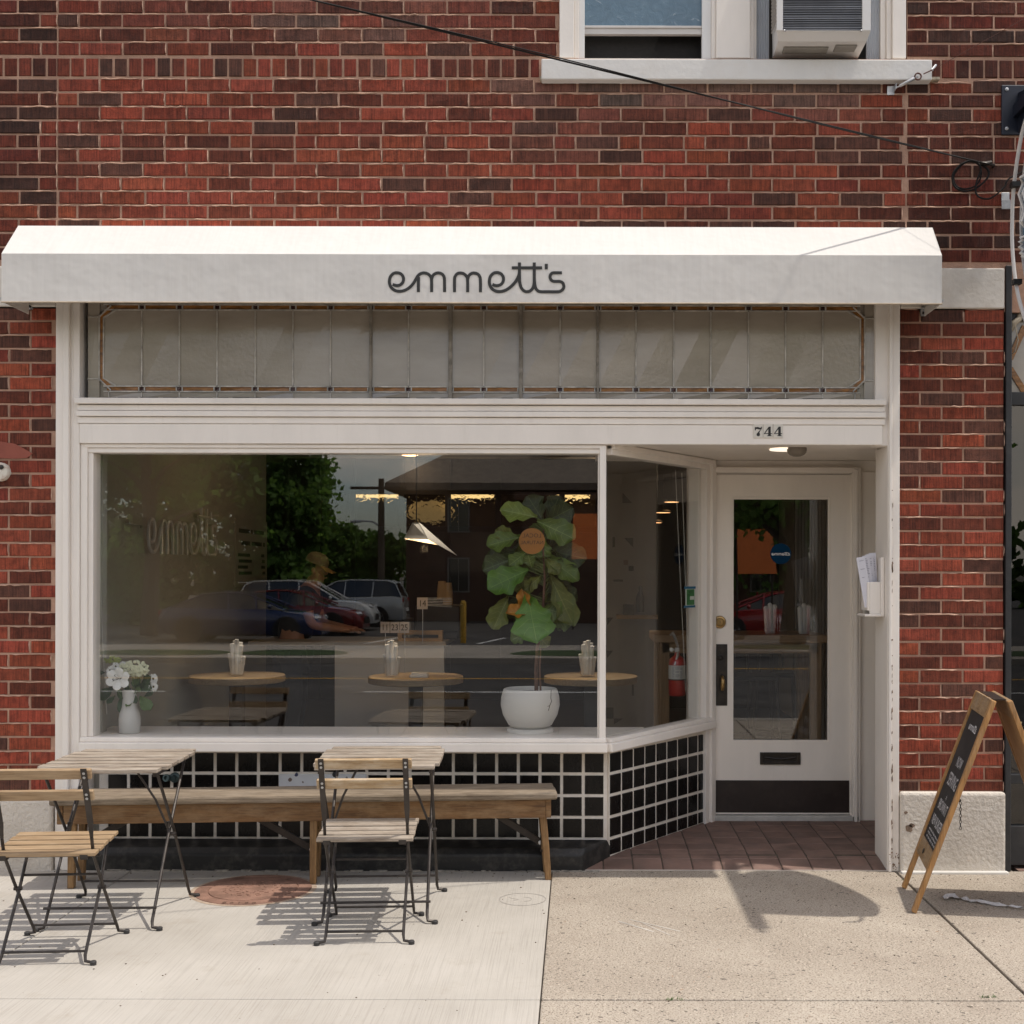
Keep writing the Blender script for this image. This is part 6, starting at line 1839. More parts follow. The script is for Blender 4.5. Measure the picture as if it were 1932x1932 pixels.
# tall wooden table and stools seen through the door
tt = thing('high_table', 'tall wooden bar table seen through the entrance door', 'table', (1.05, 2.0, ZF))
ht = 1.085
xL_, xR_ = fx(1229, 2.1), fx(1553, 1.9)
M_HTW = wood('bar_table_wood', (.24, .14, .065), (.40, .25, .13), .5, 'x', 1, .2); M_HTL = wood('bar_table_leg', (.24, .14, .065), (.40, .25, .13), .5, 'z', 1, .2)
b = MB(); b.box(xL_, xR_, 1.75, 2.35, ht - .05, ht); b.build('table_top', M_HTW, tt, bevel=.004)
b = MB(); b.box(xL_ + .05, xR_ - .05, 1.79, 1.83, ht - .12, ht - .051); b.build('apron', M_HTW, tt, bevel=.003)
for x in (xL_ + .03, xR_ - .10):
    for y in (1.79, 2.24):
        b = MB(); b.box(x, x + .07, y, y + .07, ZF, ht - .0515); b.build('leg', M_HTL, tt, bevel=.003)
b = MB(); b.box(xL_ + .10, xR_ - .10, 2.0, 2.05, .30, .36); b.build('foot_rail', M_HTW, tt)
for i, (px, Yt) in enumerate(((1462, 1.95), (1526, 1.9))):
    xj = fx(px, Yt); h = ht
    j_ = thing('napkin_jar', ('glass jar with napkins on the tall table, nearer the orange reflection', 'tall napkin jar on the tall table beside the ribbed panel')[i], 'jar', (xj, Yt, h), group='jars on the tall wooden table')
    b = MB(); b.lathe([(.045, h + .001), (.048, h + .01), (.048, h + .11), (.036, h + .14), (.034, h + .14), (.045, h + .108), (.045, h + .012), (0, h + .01)], 18, Matrix.Translation((xj + .035, Yt, 0))); b.build('glass_jar', JARG, j_, smooth=True)
    for k, (dx, tp) in enumerate(((-.03, .18), (-.01, .20), (.012, .19))):
        M = Matrix.Translation((xj + dx - .02, Yt + .01 * k, h + .001)) @ Matrix.Rotation(rad(-3 + 3 * k), 4, 'Y')
        b = MB(); b.lathe([(.010, 0), (.016, .01), (.016, tp - .01), (.007, tp), (0, tp - .01)], 7, M); b.build('napkin_roll', M_NAP, j_)
for i, (px, Yt) in enumerate(((1418, 2.5), (1462, 2.75))):
    xs_ = fx(px, Yt)
    s_ = thing('bar_stool', ('black metal bar stool under the tall table, nearer the door handle', 'black metal bar stool under the tall table beside the wooden leg')[i], 'stool', (xs_, Yt, ZF), group='bar stools at the tall table')
    b = MB(); b.box(xs_ - .17, xs_ + .17, Yt - .17, Yt + .17, .74, .77); b.build('seat', M_BLACK, s_, bevel=.01)
    b = MB(); b.tube([(xs_ - .17, Yt + .17, .77), (xs_ - .18, Yt + .22, .98), (xs_ + .18, Yt + .22, .98), (xs_ + .17, Yt + .17, .77)], .012, 6)
    for k in range(3): b.tube([(xs_ - .09 + .09 * k, Yt + .19, .77), (xs_ - .09 + .09 * k, Yt + .22, .98)], .007, 5)
    b.build('backrest', M_STEEL, s_)
    for sx in (-1, 1):
        for sy in (-1, 1):
            b = MB(); b.tube([(xs_ + sx * .15, Yt + sy * .15, .74), (xs_ + sx * .19, Yt + sy * .19, ZF)], .012, 6); b.build('leg', M_STEEL, s_)
    b = MB(); b.tube([(xs_ + sx * .175, Yt + sy * .175, .34) for sx, sy in ((-1, -1), (1, -1), (1, 1), (-1, 1))], .008, 5, closed=True); b.build('foot_ring', M_STEEL, s_)
fp = thing('ribbed_panel', 'grey ribbed wall panel behind the right side of the entrance door glass', 'wall panel', (1.75, 2.6, ZF))
b = MB()
x = fx(1503, 2.55); k = 0
while x < 2.04:
    b.tube([(x, 2.55, ZF), (x, 2.55, 2.5)], .011, 6); x += .0235
b.build('rib', mat('rib_grey', (.25, .235, .21), .6, var=.1, vs_=2), fp, smooth=True)
b = MB(); b.box(fx(1500, 2.55), 2.05, 2.56, 2.6, ZF, 2.5); b.build('backing', mat('rib_back', (.08, .075, .065), .7), fp)

# fire extinguisher
fe = thing('fire_extinguisher', 'red fire extinguisher with paper label behind the angled side window', 'fire extinguisher', tuple(W(1278, 1312, 1.2)))
Yx = 1.14
c = W(1278, 1312, Yx); r_ = .0505
top = W(1278, 1236, Yx).z; h = top - c.z
M_RED = mat('extinguisher_red', (.42, .018, .014), .3, var=.05, coat=.5)
Mx = Matrix.Translation((c.x, Yx, c.z))
b = MB(); b.lathe([(r_ * .9, 0), (r_, .008), (r_, h * .80), (r_ * .9, h * .9), (r_ * .55, h * .97), (.016, h), (.016, h + .02), (0, h + .02)], 24, Mx); b.build('cylinder', M_RED, fe, smooth=True, autosmooth=60)
b = MB(); b.lathe([(r_ + .0008, h * .42), (r_ + .0008, h * .76)], 24, Mx); lb = b.build('paper_label', mat('label_paper', (.58, .57, .52), .6, var=.04), fe, smooth=True)
b = MB(); b.lathe([(r_ + .0009, h * .39), (r_ + .0009, h * .42)], 24, Mx); b.build('black_band', M_BLACK, fe)
b = MB()
for q in range(11):
    z = c.z + h * (.45 + q * .027)
    for (a0, a1) in ((-2.25, -1.95), (-1.85, -1.35), (-1.3, -1.0)):
        if R.random() < .2: continue
        aa = np.linspace(a0, a1 - R.uniform(0, .12), 5)
        v = [(c.x + (r_ + .0012) * math.cos(a), Yx + (r_ + .0012) * math.sin(a), z + dz) for dz in (0, .0026) for a in aa]
        b.add(v, [(i, i + 1, 5 + i + 1, 5 + i) for i in range(4)])
b.build('printed_line', ink, lb)
b = MB(); b.box(c.x - .012, c.x + .012, Yx - .012, Yx + .012, top + .015, top + .045); b.tube([(c.x, Yx, top + .03), (c.x - .03, Yx - .01, top + .035)], .006, 6); b.lathe([(.012, 0), (.012, .012), (0, .013)], 10, Matrix.Translation((c.x - .035, Yx - .012, top + .035)) @ Matrix.Rotation(rad(90), 4, 'X')); b.build('valve', M_GALV, fe)
b = MB(); b.tube([(c.x + .004, Yx, top + .05), (c.x - .012, Yx - .02, top + .10), (c.x - .03, Yx - .03, top + .135), (c.x - .045, Yx - .03, top + .12)], [.008, .009, .010, .007], 6); b.tube([(c.x + .004, Yx, top + .03), (c.x + .0, Yx - .03, top + .0), (c.x - .018, Yx - .045, top - .055)], [.007, .008, .007], 6); b.build('lever', M_GALV, fe, smooth=True)
b = MB(); b.bar((c.x, Yx + .05, c.z + h * .5), (c.x + .06, Yx + .12, c.z + h * .5), .04, .02); b.build('hanger', M_BLACK, fe)

# inspection sticker with blue tape on the angled pane
isk = thing('inspection_sticker', 'green inspection sticker held by blue tape on the angled side window', 'sticker', (.66, .95, 1.35))
ux0, ux1 = .795, .880
def apane(u, z, o_=-.004): return MA @ Vector((u, o_, z))
def uof(px):                                                # where a sight line meets the angled pane
    k = (px - CX) / FPX
    return (k * (CAM_D + A2.y) - A2.x) / (T2.x - k * T2.y)
def zat(py, u): 
    return CAM_H - (py - CY) * (CAM_D + A2.y + T2.y * u) / FPX
def rect(px0, px1, py0, py1, m, name, parent, off):
    u0, u1 = uof(px0), uof(px1); um = (u0 + u1) / 2
    b = MB(); b.box(u0, u1, -off - .0006, -off, zat(py1, um), zat(py0, um), MA); return b.build(name, m, parent)
rect(1292.5, 1310.5, 1110, 1142.5, mat('sticker_border', (.50, .52, .47), .6, var=.03), 'white_border', isk, .0034)
gs = rect(1294.2, 1308.7, 1111.5, 1141, mat('sticker_green', (.035, .16, .045), .5, var=.12), 'green_field', isk, .0042)
rect(1300.5, 1308, 1124.5, 1131, mat('sticker_border', (.5, .5, .5), .6), 'date_box', isk, .0050)
rect(1289.5, 1311, 1106, 1110.5, mat('painters_tape', (.015, .11, .20), .7, var=.1), 'blue_tape', isk, .0048)
rect(1289, 1310.5, 1142, 1146, mat('painters_tape', (.015, .11, .20), .7, var=.1), 'blue_tape', isk, .0048)
um = (uof(1295) + uof(1308)) / 2
Mt = MA @ Matrix.Translation((um, -.0052, zat(1118.5, um)))
text_mb('INSPECTED', .0155, Mt @ Matrix.Diagonal((.62, 1, 1.2, 1))).build('inspected_lettering', M_INK, gs)
b = MB()
for q, (py, w) in enumerate(((1121, 14), (1123, 10), (1126, 6), (1129, 6), (1132, 12), (1135, 9), (1137.5, 5))):
    u0 = uof(1295); b.box(u0, u0 + w * .0026, -.0052, -.0047, zat(py, um), zat(py, um) + .0022, MA)
b.build('printed_line', mat('sticker_ink', (.012, .05, .018), .6), gs)

# orange round window sign, lettered for readers inside
os_ = thing('window_disc', 'round amber window disc with lettering for readers inside, before the fig leaves', 'window sign', tuple(W(1003, 1020, .075)))
c = W(1003.5, 1021, .074)
b = MB(); b.lathe([(.066, -.0008), (.066, .0008)], 36, Matrix.Translation(c) @ Matrix.Rotation(rad(90), 4, 'X')); b.build('disc', mat('amber_disc', (.30, .12, .02), .4, var=.12), os_)
for s_, z, sz in (('LOCAL', .018, .030), ('NATURAL', -.016, .026)):
    text_mb(s_, sz, Matrix.Translation(c + Vector((0, -.0015, z))) @ Matrix.Diagonal((-1, 1, 1, 1))).build('lettering', mat('disc_ink', (.05, .03, .015), .6), os_)

# beaded blind cords
def bead(name, label, pts, Y0, Y1):
    a, c_ = [W(px, py, Y0 + (Y1 - Y0) * i / (len(pts) - 1)) for i, (px, py) in enumerate(pts)][:1], None
    P = [W(px, py, Y0 + (Y1 - Y0) * i / (len(pts) - 1)) for i, (px, py) in enumerate(pts)]
    b = MB()
    for p0, p1 in zip(P[:-1], P[1:]):
        n_ = int((p1 - p0).length / .0085)
        for k in range(n_): b.ball(p0.lerp(p1, k / n_), .0030, 5, 4)
        b.tube([p0, p1], .0010, 4)
    o_ = b.build(name, mat('bead_white', (.62, .60, .55), .4), org=tuple(P[0])); tag(o_, label, 'blind cord', 'beaded blind cords'); return o_
bead('blind_cord', 'beaded blind cord behind the left edge of the big window', [(186, 858), (187, 1000), (193, 1200), (202, 1350)], .17, .21)
bead('blind_cord', 'beaded blind cord leaning across the fire extinguisher', [(1274, 888), (1279, 1000), (1288, 1180), (1294, 1305)], .84, 1.0)
bead('blind_cord', 'straight beaded blind cord beside the post of the angled window', [(1286, 893), (1290, 1000), (1296, 1180), (1301, 1300)], .87, .93)

# ================================================================ PLANTS ON THE LEDGE
YPL = .28
pot = thing('plant_pot', 'round white pot on a saucer on the window ledge', 'plant pot', (fx(1001, YPL), YPL, ZL))
pcx = fx(1001, YPL)
Mp = Matrix.Translation((pcx, YPL, ZL + .001)) @ Matrix.Diagonal((1.03, 1.03, 1.03, 1))
M_POT = mat('white_ceramic', (.66, .63, .59), .6, var=.05, vs_=4, bump=.15, bs=40)
b = MB(); b.lathe([(.118, 0), (.118, .018), (.112, .020), (0, .020)], 40, Mp); b.build('saucer', M_POT, pot, smooth=True, autosmooth=30)
b = MB(); b.lathe([(.085, .021), (.110, .035), (.138, .085), (.150, .135), (.147, .175), (.136, .214), (.130, .218), (.126, .212), (.134, .17), (.13, .13), (0, .12)], 44, Mp); b.build('pot_body', M_POT, pot, smooth=True, autosmooth=60)
b = MB(); b.lathe([(.128, .195), (.05, .20), (0, .204)], 24, Mp); b.build('soil', mat('potting_soil', (.035, .025, .018), 1, var=.4, vs_=60, bump=1, bs=80), pot)

fig = thing('fiddle_leaf_fig', 'fiddle leaf fig with big green leaves growing in the white pot', 'plant', (pcx, YPL, .84))
def leaf_mat(name, base, dark, thr=.10):
    m, n, l, p = nodes(name)
    at = n.new('ShaderNodeAttribute'); at.attribute_name = 'tint'
    f = noise(n, l, coords(n, l), 9, 5)
    c = mixc(n, l, 1.0, at.outputs['Color'], ramp(n, l, f, [(.3, (.72, .75, .7)), (.7, (1.15, 1.12, 1.1))]), 'MULTIPLY')
    l.new(c, p.inputs['Base Color']); p.inputs['Roughness'].default_value = .42
    p.inputs['Transmission Weight'].default_value = 0.0
    p.inputs['Subsurface Weight'].default_value = 0.0
    l.new(bumpn(n, l, noise(n, l, coords(n, l), 30, 3), .25, .004), p.inputs['Normal'])
    return m
M_LEAF = leaf_mat('fig_leaf', None, None)
def fig_leaf(base, tip, width, face, curl, col, vein, wav=.15):
    """obovate leaf from base to tip; face = outward normal hint"""
    base, tip = Vector(base), Vector(tip)
    d = tip - base; L = d.length; d.normalize()
    s_ = d.cross(Vector(face)).normalized(); nrm = s_.cross(d).normalized()
    nu, nv = 9, 12
    v, f, cl = [], [], []
    ph = R.uniform(0, 6)
    for j in range(nv + 1):
        t = j / nv
        w = width * 0.5 * (math.sin(math.pi * min(1, t ** 1.35 * .98 + .015)) ** .62) * (0.62 + .5 * t) if t < .999 else width * .05
        for i in range(nu):
            q = i / (nu - 1) * 2 - 1
            ww = w * (1 + wav * math.sin(t * 19 + ph + (2 if q > 0 else 0)) * abs(q))
            lift = curl * (abs(q) ** 1.6) * width * .5 - .22 * L * t * t * abs(curl) * 1.2 + math.sin(t * 15 + ph + q) * .055 * width * q * q + (0.012 * width * math.cos(t * 40) * (abs(q)))
            v.append(base + d * (L * (t + .06 * (1 - q * q) * 0 )) + s_ * (q * ww) + nrm * lift)
    for j in range(nv):
        for i in range(nu - 1):
            f.append((j * nu + i, j * nu + i + 1, (j + 1) * nu + i + 1, (j + 1) * nu + i))
    b = MB()
    for q in f: b.f.append(q)
    b.v = [tuple(p) for p in v]
    for q in f:
        k = R.uniform(.93, 1.07)
        b.c.append(tuple(x * k for x in col))
    # veins: thin raised strips
    def vein_strip(pts, w0):
        P = [Vector(p) for p in pts]
        for a, c_ in zip(P[:-1], P[1:]):
            dd = (c_ - a); ss = dd.cross(nrm).normalized() * w0
            b.add([a - ss + nrm * .0012, a + ss + nrm * .0012, c_ + ss * .8 + nrm * .0012, c_ - ss * .8 + nrm * .0012], [(0, 1, 2, 3)], vein)
            b.add([a - ss - nrm * .0012, a + ss - nrm * .0012, c_ + ss * .8 - nrm * .0012, c_ - ss * .8 - nrm * .0012], [(3, 2, 1, 0)], vein)
    mid = [v[j * nu + nu // 2] for j in range(nv)]
    vein_strip(mid, .0016)
    for j in (2, 4, 6, 8):
        for sg in (-1, 1):
            pts = [v[min(nv, j + int(k * .75)) * nu + nu // 2 + sg * k] for k in range(0, 4)]
            vein_strip(pts, .0009)
    return b
zz8 = lambda x, y: (896.5 + x * .248, 911.9 + y * .248)
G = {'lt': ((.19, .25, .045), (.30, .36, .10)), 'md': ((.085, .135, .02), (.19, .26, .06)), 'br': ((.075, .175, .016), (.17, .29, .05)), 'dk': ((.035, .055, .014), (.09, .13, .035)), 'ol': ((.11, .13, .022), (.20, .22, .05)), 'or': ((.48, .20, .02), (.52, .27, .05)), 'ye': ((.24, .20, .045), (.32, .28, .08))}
figs = [
 ((470, 260), (190, 195), 150, 'lt', .00, (-.1, -1, .35), .30), ((520, 290), (395, 95), 170, 'dk', .10, (.0, -1, -.2), .2), ((520, 300), (745, 185), 170, 'dk', .05, (.2, -1, -.1), .25), ((545, 300), (640, 95), 150, 'dk', .14, (.1, -1, .1), .2),
 ((470, 290), (760, 420), 190, 'md', -.03, (.1, -1, .3), .22), ((350, 410), (85, 470), 150, 'md', .02, (-.2, -1, .4), .3), ((330, 430), (150, 360), 110, 'ol', .05, (-.2, -1, .1), .3), ((300, 570), (55, 660), 165, 'dk', .03, (-.2, -1, .2), .3), ((350, 520), (80, 560), 120, 'dk', .08, (-.1, -1, .3), .25),
 ((385, 530), (255, 625), 110, 'md', -.02, (-.1, -1, .1), .3), ((405, 660), (95, 800), 215, 'br', -.06, (-.15, -1, .25), .22), ((540, 510), (850, 570), 175, 'dk', .06, (.2, -1, .3), .2), ((620, 500), (840, 590), 120, 'ye', .12, (.2, -1, .2), .2),  # the 'ye' leaf carries the orange canopy's reflection in its colour
 ((530, 550), (790, 735), 150, 'md', .00, (.3, -1, .3), .3), ((540, 580), (640, 690), 100, 'ol', -.03, (.1, -1, .2), .3), ((560, 690), (760, 1085), 170, 'ol', .02, (.3, -1, .1), .3), ((560, 715), (640, 935), 130, 'dk', .07, (.2, -1, .1), .3), ((590, 700), (775, 900), 110, 'dk', .10, (.3, -1, .1), .3),
 ((260, 860), (130, 1110), 160, 'ol', .03, (-.3, -1, .1), .35), ((330, 870), (190, 1040), 120, 'dk', .08, (-.2, -1, .1), .3), ((400, 850), (470, 1215), 290, 'br', -.09, (-.05, -1, .35), .2), ((520, 950), (665, 990), 150, 'md', .02, (.15, -1, .2), .25),
 ((405, 1000), (350, 810), 95, 'or', -.06, (-.2, -1, .1), .5), ((400, 985), (245, 975), 110, 'or', -.08, (-.1, -1, .5), .55), ((430, 1120), (270, 1195), 110, 'md', .05, (-.1, -1, .3), .3), ((450, 1130), (560, 1240), 110, 'ol', .06, (.1, -1, .4), .3), ((500, 705), (375, 815), 90, 'ol', .01, (-.1, -1, -.2), .4),
 ((470, 560), (560, 400), 120, 'dk', .14, (.1, -1, .2), .2), ((430, 600), (500, 760), 120, 'dk', .12, (0, -1, .2), .2), ((380, 830), (300, 700), 110, 'dk', .16, (0, -1, .2), .2), ((560, 800), (480, 960), 120, 'dk', .12, (0, -1, .2), .2), ((430, 640), (400, 540), 90, 'md', -.02, (-.1, -1, .3), .3),
]
rf_ = random.Random(5)
for k in range(26):
    yb = rf_.uniform(300, 1050); xb = 520 - (yb - 300) * .05
    a = rf_.uniform(0, 6.28); L = rf_.uniform(130, 230)
    figs.append(((xb + math.cos(a) * 70, yb + math.sin(a) * 40), (xb + math.cos(a) * (L + 60), yb + math.sin(a) * L * .8 + 40), rf_.uniform(130, 190), rf_.choice(('dk', 'dk', 'md', 'ol')), rf_.uniform(.02, .17), (math.cos(a) * .5, -1, rf_.uniform(-.1, .5)), rf_.uniform(.2, .5)))
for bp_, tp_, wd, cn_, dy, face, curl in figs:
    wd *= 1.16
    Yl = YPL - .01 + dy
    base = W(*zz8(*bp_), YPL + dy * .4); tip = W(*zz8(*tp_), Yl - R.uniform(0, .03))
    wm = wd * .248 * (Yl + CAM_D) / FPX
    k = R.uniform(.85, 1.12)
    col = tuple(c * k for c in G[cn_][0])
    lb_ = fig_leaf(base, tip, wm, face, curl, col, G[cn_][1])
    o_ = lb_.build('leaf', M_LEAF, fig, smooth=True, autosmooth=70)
    if cn_ == 'or': o_['label'] = 'withered orange leaf'
b = MB()
tk = [W(*zz8(x, y), YPL) for x, y in ((468, 1600), (466, 1400), (475, 1250), (500, 1050), (520, 900), (530, 720), (520, 560), (515, 420), (530, 280))]
b.tube(tk, [.011, .0105, .0095, .0085, .0075, .0065, .0055, .0045, .003], 8)
b.tube([W(*zz8(x, y), YPL - .02) for x, y in ((500, 1590), (492, 1400), (500, 1255))], [.006, .0055, .004], 6)
b.build('trunk', mat('fig_bark', (.12, .06, .038), .8, var=.3, vs_=30, bump=.6), fig, smooth=True)
b = MB()
for bp_, *_ in figs:
    base = W(*zz8(*bp_), YPL); ty = min(1250, bp_[1] + 50); tx_ = 468 + (530 - 468) * max(0, min(1, (1600 - ty) / 900))
    b.tube([W(*zz8(tx_, ty), YPL), base], [.0035, .0025], 5)
b.build('petiole', mat('petiole_green', (.09, .12, .03), .6, var=.2), fig)
b = MB(); tw_ = [W(*zz8(x, y), YPL - .155) for x, y in ((580, 1570), (578, 1640), (585, 1655), (570, 1690), (560, 1730))]
b.tube(tw_, .0016, 4); b.tube([tw_[3], tw_[3] + Vector((-.012, 0, -.006))], .0012, 4); b.build('dry_twig', mat('dry_twig', (.05, .03, .02), .8), fig)

YV = .19
vs9 = thing('vase', 'white bottle shaped vase on the left end of the window ledge', 'vase', (fx(245, YV), YV, ZL))
vx_ = fx(245, YV); kz = (YV + CAM_D) / FPX
zz7 = lambda x, y: (200 * .7728 + x * .088, 1600 * .7728 + y * .088)
Mv = Matrix.Translation((vx_, YV, ZL + .001)) @ Matrix.Diagonal((1.04, 1.04, 1.04, 1))
hv = .215
b = MB(); b.lathe([(.047, 0), (.051, .006), (.052, .07), (.047, .10), (.037, .128), (.0345, .15), (.034, hv - .02), (.0355, hv - .002), (.031, hv), (.030, hv - .03), (0, hv - .03)], 32, Mv); b.build('vase_body', mat('bisque_white', (.60, .58, .55), .7, var=.03), vs9, smooth=True, autosmooth=60)
bq = thing('bouquet', 'bouquet of white daisies, hydrangea and green leaves in the white vase', 'flowers', (vx_, YV, .84))
M_PET = mat('white_petal', (.84, .83, .80), .6, var=.05); M_CRM = mat('cream_floret', (.70, .70, .50), .7, var=.12); M_GRNF = mat('lime_floret', (.32, .36, .12), .7, var=.15)
M_DLEAF = mat('bouquet_leaf', (.035, .065, .022), .5, var=.35, vs_=8); M_LLEAF = mat('bouquet_pale_leaf', (.09, .14, .045), .5, var=.3)
def daisy(cx_, cy_, r, Y, tilt=(0, -1, .15), n=22):
    Y += YV - .16; c = W(*zz7(cx_, cy_), Y); rr = r * .088 * kz
    nrm = Vector(tilt).normalized(); a = nrm.cross(Vector((0, 0, 1))).normalized(); e = a.cross(nrm)
    b = MB()
    for k in range(n):
        an = 2 * math.pi * k / n + R.uniform(-.08, .08); d = a * math.cos(an) + e * math.sin(an); s_ = nrm.cross(d)
        L = rr * R.uniform(.88, 1.06); w = rr * .13
        off = nrm * (R.uniform(-.003, .003))
        b.add([c + d * rr * .2 - s_ * w * .5 + off, c + d * rr * .2 + s_ * w * .5 + off, c + d * L * .75 + s_ * w + off + nrm * .004, c + d * L + off, c + d * L * .75 - s_ * w + off + nrm * .004], [(0, 1, 2, 3, 4)])
    fl = b.build('daisy', M_PET, bq)
    b = MB(); b.ball(c + nrm * .003, rr * .20, 8, 5, (1, .6, 1)); b.build('daisy_eye', mat('daisy_eye', (.11, .10, .02), .8), fl)
daisy(730, 255, 95, .12); daisy(615, 345, 110, .10, (-.3, -1, .2)); daisy(580, 500, 130, .11, (-.5, -1, .05)); daisy(1530, 520, 120, .16, (.75, -1, 0)); daisy(1535, 690, 110, .15, (.7, -1, -.2)); daisy(880, 210, 80, .17, (0, -1, .5))
def cluster(cx_, cy_, rx, ry, Y, n, m, fr):
    Y += YV - .16; b = MB()
    for k in range(n):
        a, q = R.uniform(0, 6.28), math.sqrt(R.random())
        c = W(*zz7(cx_ + rx * q * math.cos(a), cy_ + ry * q * math.sin(a)), Y - .03 * (1 - q) + R.uniform(-.006, .006))
        for p in range(4):
            an = p * 1.57 + R.uniform(0, 1); d = Vector((math.cos(an), R.uniform(-.5, .1), math.sin(an))) * fr
            b.ball(c + d * .6, fr * .62, 5, 4, (1, .6, 1))
    b.build('flower_cluster', m, bq)
daisy(700, 400, 100, .10, (-.1, -1, .2)); daisy(1010, 220, 90, .14, (.1, -1, .5)); cluster(1130, 300, 310, 160, .13, 110, M_CRM, .0078); cluster(1330, 330, 130, 100, .13, 24, M_CRM, .007); cluster(650, 120, 180, 75, .18, 34, M_GRNF, .0062); cluster(1220, 440, 40, 40, .12, 5, M_CRM, .006)
def petal_flower(cx_, cy_, r, Y):
    Y += YV - .16; c = W(*zz7(cx_, cy_), Y); rr = r * .088 * kz
    for k in range(6):
        an = k * 1.047 + .4; tip = c + Vector((math.cos(an) * rr, -.025, math.sin(an) * rr * .9))
        bb = fig_leaf(c, tip, rr * .75, (0, -1, .1), -.15, (.62, .60, .55), (.55, .53, .48), .03); bb.build('lily_petal', M_PET, bq, smooth=True)
    b = MB()
    for k in range(5):
        a = R.uniform(0, 6.28); p = c + Vector((math.cos(a) * .02, -.04, math.sin(a) * .02)); b.tube([c, p], .001, 4); b.bar(p, p + Vector((.006, 0, .006)), .003, .003)
    b.build('stamen', mat('stamen_brown', (.05, .04, .025), .8), bq)
petal_flower(800, 520, 260, .10)
for (x0, y0, x1, y1, w, m) in ((500, 400, 215, 390, 150, 0), (700, 690, 355, 960, 260, 0), (720, 890, 540, 1050, 130, 0), (1250, 900, 1470, 1190, 280, 1), (1130, 960, 950, 1115, 130, 1), (1100, 590, 1260, 800, 90, 1), (1300, 620, 1480, 470, 230, 0), (1200, 650, 1500, 720, 260, 0), (1250, 500, 1120, 700, 240, 0), (900, 800, 820, 1250, 170, 0), (760, 720, 900, 960, 170, 0), (1350, 900, 1530, 800, 130, 0), (1050, 800, 1180, 1050, 150, 0), (950, 640, 1020, 900, 180, 0), (1300, 800, 1200, 620, 220, 0), (1400, 380, 1320, 440, 90, 0)):
    base, tip = W(*zz7(x0, y0), YV), W(*zz7(x1, y1), YV - .03 if m == 0 else YV - .05)
    bb = fig_leaf(base, tip, w * .088 * kz, (R.uniform(-.3, .3), -1, R.uniform(0, .5)), .2, (1, 1, 1), (1.2, 1.2, 1.1), .04)
    bb.build('foliage_leaf', (M_DLEAF, M_LLEAF)[m], bq, smooth=True)
b = MB()
for k in range(14):
    a = R.uniform(-1, 1)
    b.tube([Vector((vx_ + a * .022, YV + R.uniform(-.02, .02), .83)), W(*zz7(1030 + a * 330, 720), YV - .02), W(*zz7(1000 + a * 420, 480), YV - .02)], .0022, 5)
b.build('stem', M_LLEAF, bq)

# ================================================================ PERSON AT THE COUNTER
M_SKIN = mat('skin', (.36, .185, .12), .5, var=.06, vs_=14)
M_SHIRT = mat('black_shirt', (.014, .013, .014), .85, var=.15)
def skin_mesh(name, verts, edges, radii, m, root, parent, sub=2):
    me = bpy.data.meshes.new(name)
    me.from_pydata([tuple(v) for v in verts], edges, [])
    o = bpy.data.objects.new(name, me); COL.objects.link(o)
    md = o.modifiers.new('skin', 'SKIN')
    o.modifiers.new('sub', 'SUBSURF').levels = sub
    o.modifiers[-1].render_levels = sub
    if not me.skin_vertices: 
        bpy.context.view_layer.objects.active = o
    sv = me.skin_vertices[0].data if me.skin_vertices else None
    if sv is None: return o
    for i, r_ in enumerate(radii):
        rr = r_ if isinstance(r_, tuple) else (r_, r_)
        sv[i].radius = rr
    sv[root].use_root = True
    me.materials.append(m)
    o.parent = parent
    md.use_smooth_shade = True
    return o
px_, py_ = -2.16, 3.62
pr = thing('person', 'person in a dark shirt and tan cap leaning over the counter with hands on it', 'person', (px_, py_, ZF), rad(0))
pr.scale = (.94, .94, .94)
# local: +x is the way the person faces
V, E_d, Rr = [], [], []
def nv_(p, r_, parent=None):
    V.append(Vector(p)); Rr.append(r_)
    if parent is not None: E_d.append((parent, len(V) - 1))
    return len(V) - 1
pel = nv_((-.10, 0, .86), (.135, .15))
wst = nv_((-.08, 0, 1.02), (.115, .14), pel)
chs = nv_((-.01, 0, 1.20), (.12, .165), wst)
shd = nv_((.02, 0, 1.31), (.09, .15), chs)
nk = nv_((.055, 0, 1.375), (.052, .055), shd)
jaw = nv_((.095, 0, 1.425), (.062, .062), nk)
hd = nv_((.105, 0, 1.50), (.088, .076), jaw)
crn = nv_((.085, 0, 1.565), (.072, .066), hd)
nose = nv_((.195, 0, 1.462), (.012, .012), hd)
chin = nv_((.158, 0, 1.405), (.024, .026), jaw)
for sy in (-1, 1):
    sh_ = nv_((.03, sy * .17, 1.295), (.058, .058), shd)
    el = nv_((.10, sy * .22, 1.04), (.043, .043), sh_)
    wr = nv_((.34, sy * .13, 1.00), (.027, .030), el)
    pm = nv_((.40, sy * .11, .995), (.018, .036), wr)
    for k, (dy, L) in enumerate(((-.030, .066), (-.010, .076), (.010, .072), (.028, .058))):
        a = nv_((.425, sy * .11 + dy, .992), .0095, pm)
        bq_ = nv_((.425 + L * .55, sy * .11 + dy * 1.15, .986), .0085, a)
        nv_((.425 + L * .9, sy * .11 + dy * 1.1, .970), .0075, bq_)
    t1_ = nv_((.39, sy * .11 - sy * .040, .985), .0105, pm)
    nv_((.425, sy * .11 - sy * .058, .975), .0085, t1_)
    hp_ = nv_((-.10, sy * .095, .80), (.085, .085), pel)
    kn = nv_((-.06, sy * .10, .47), (.058, .058), hp_)
    an_ = nv_((-.09, sy * .105, .10), (.040, .040), kn)
    nv_((.03, sy * .115, .035), (.032, .040), an_)
body = skin_mesh('body', V, E_d, Rr, M_SKIN, 0, pr, 2)
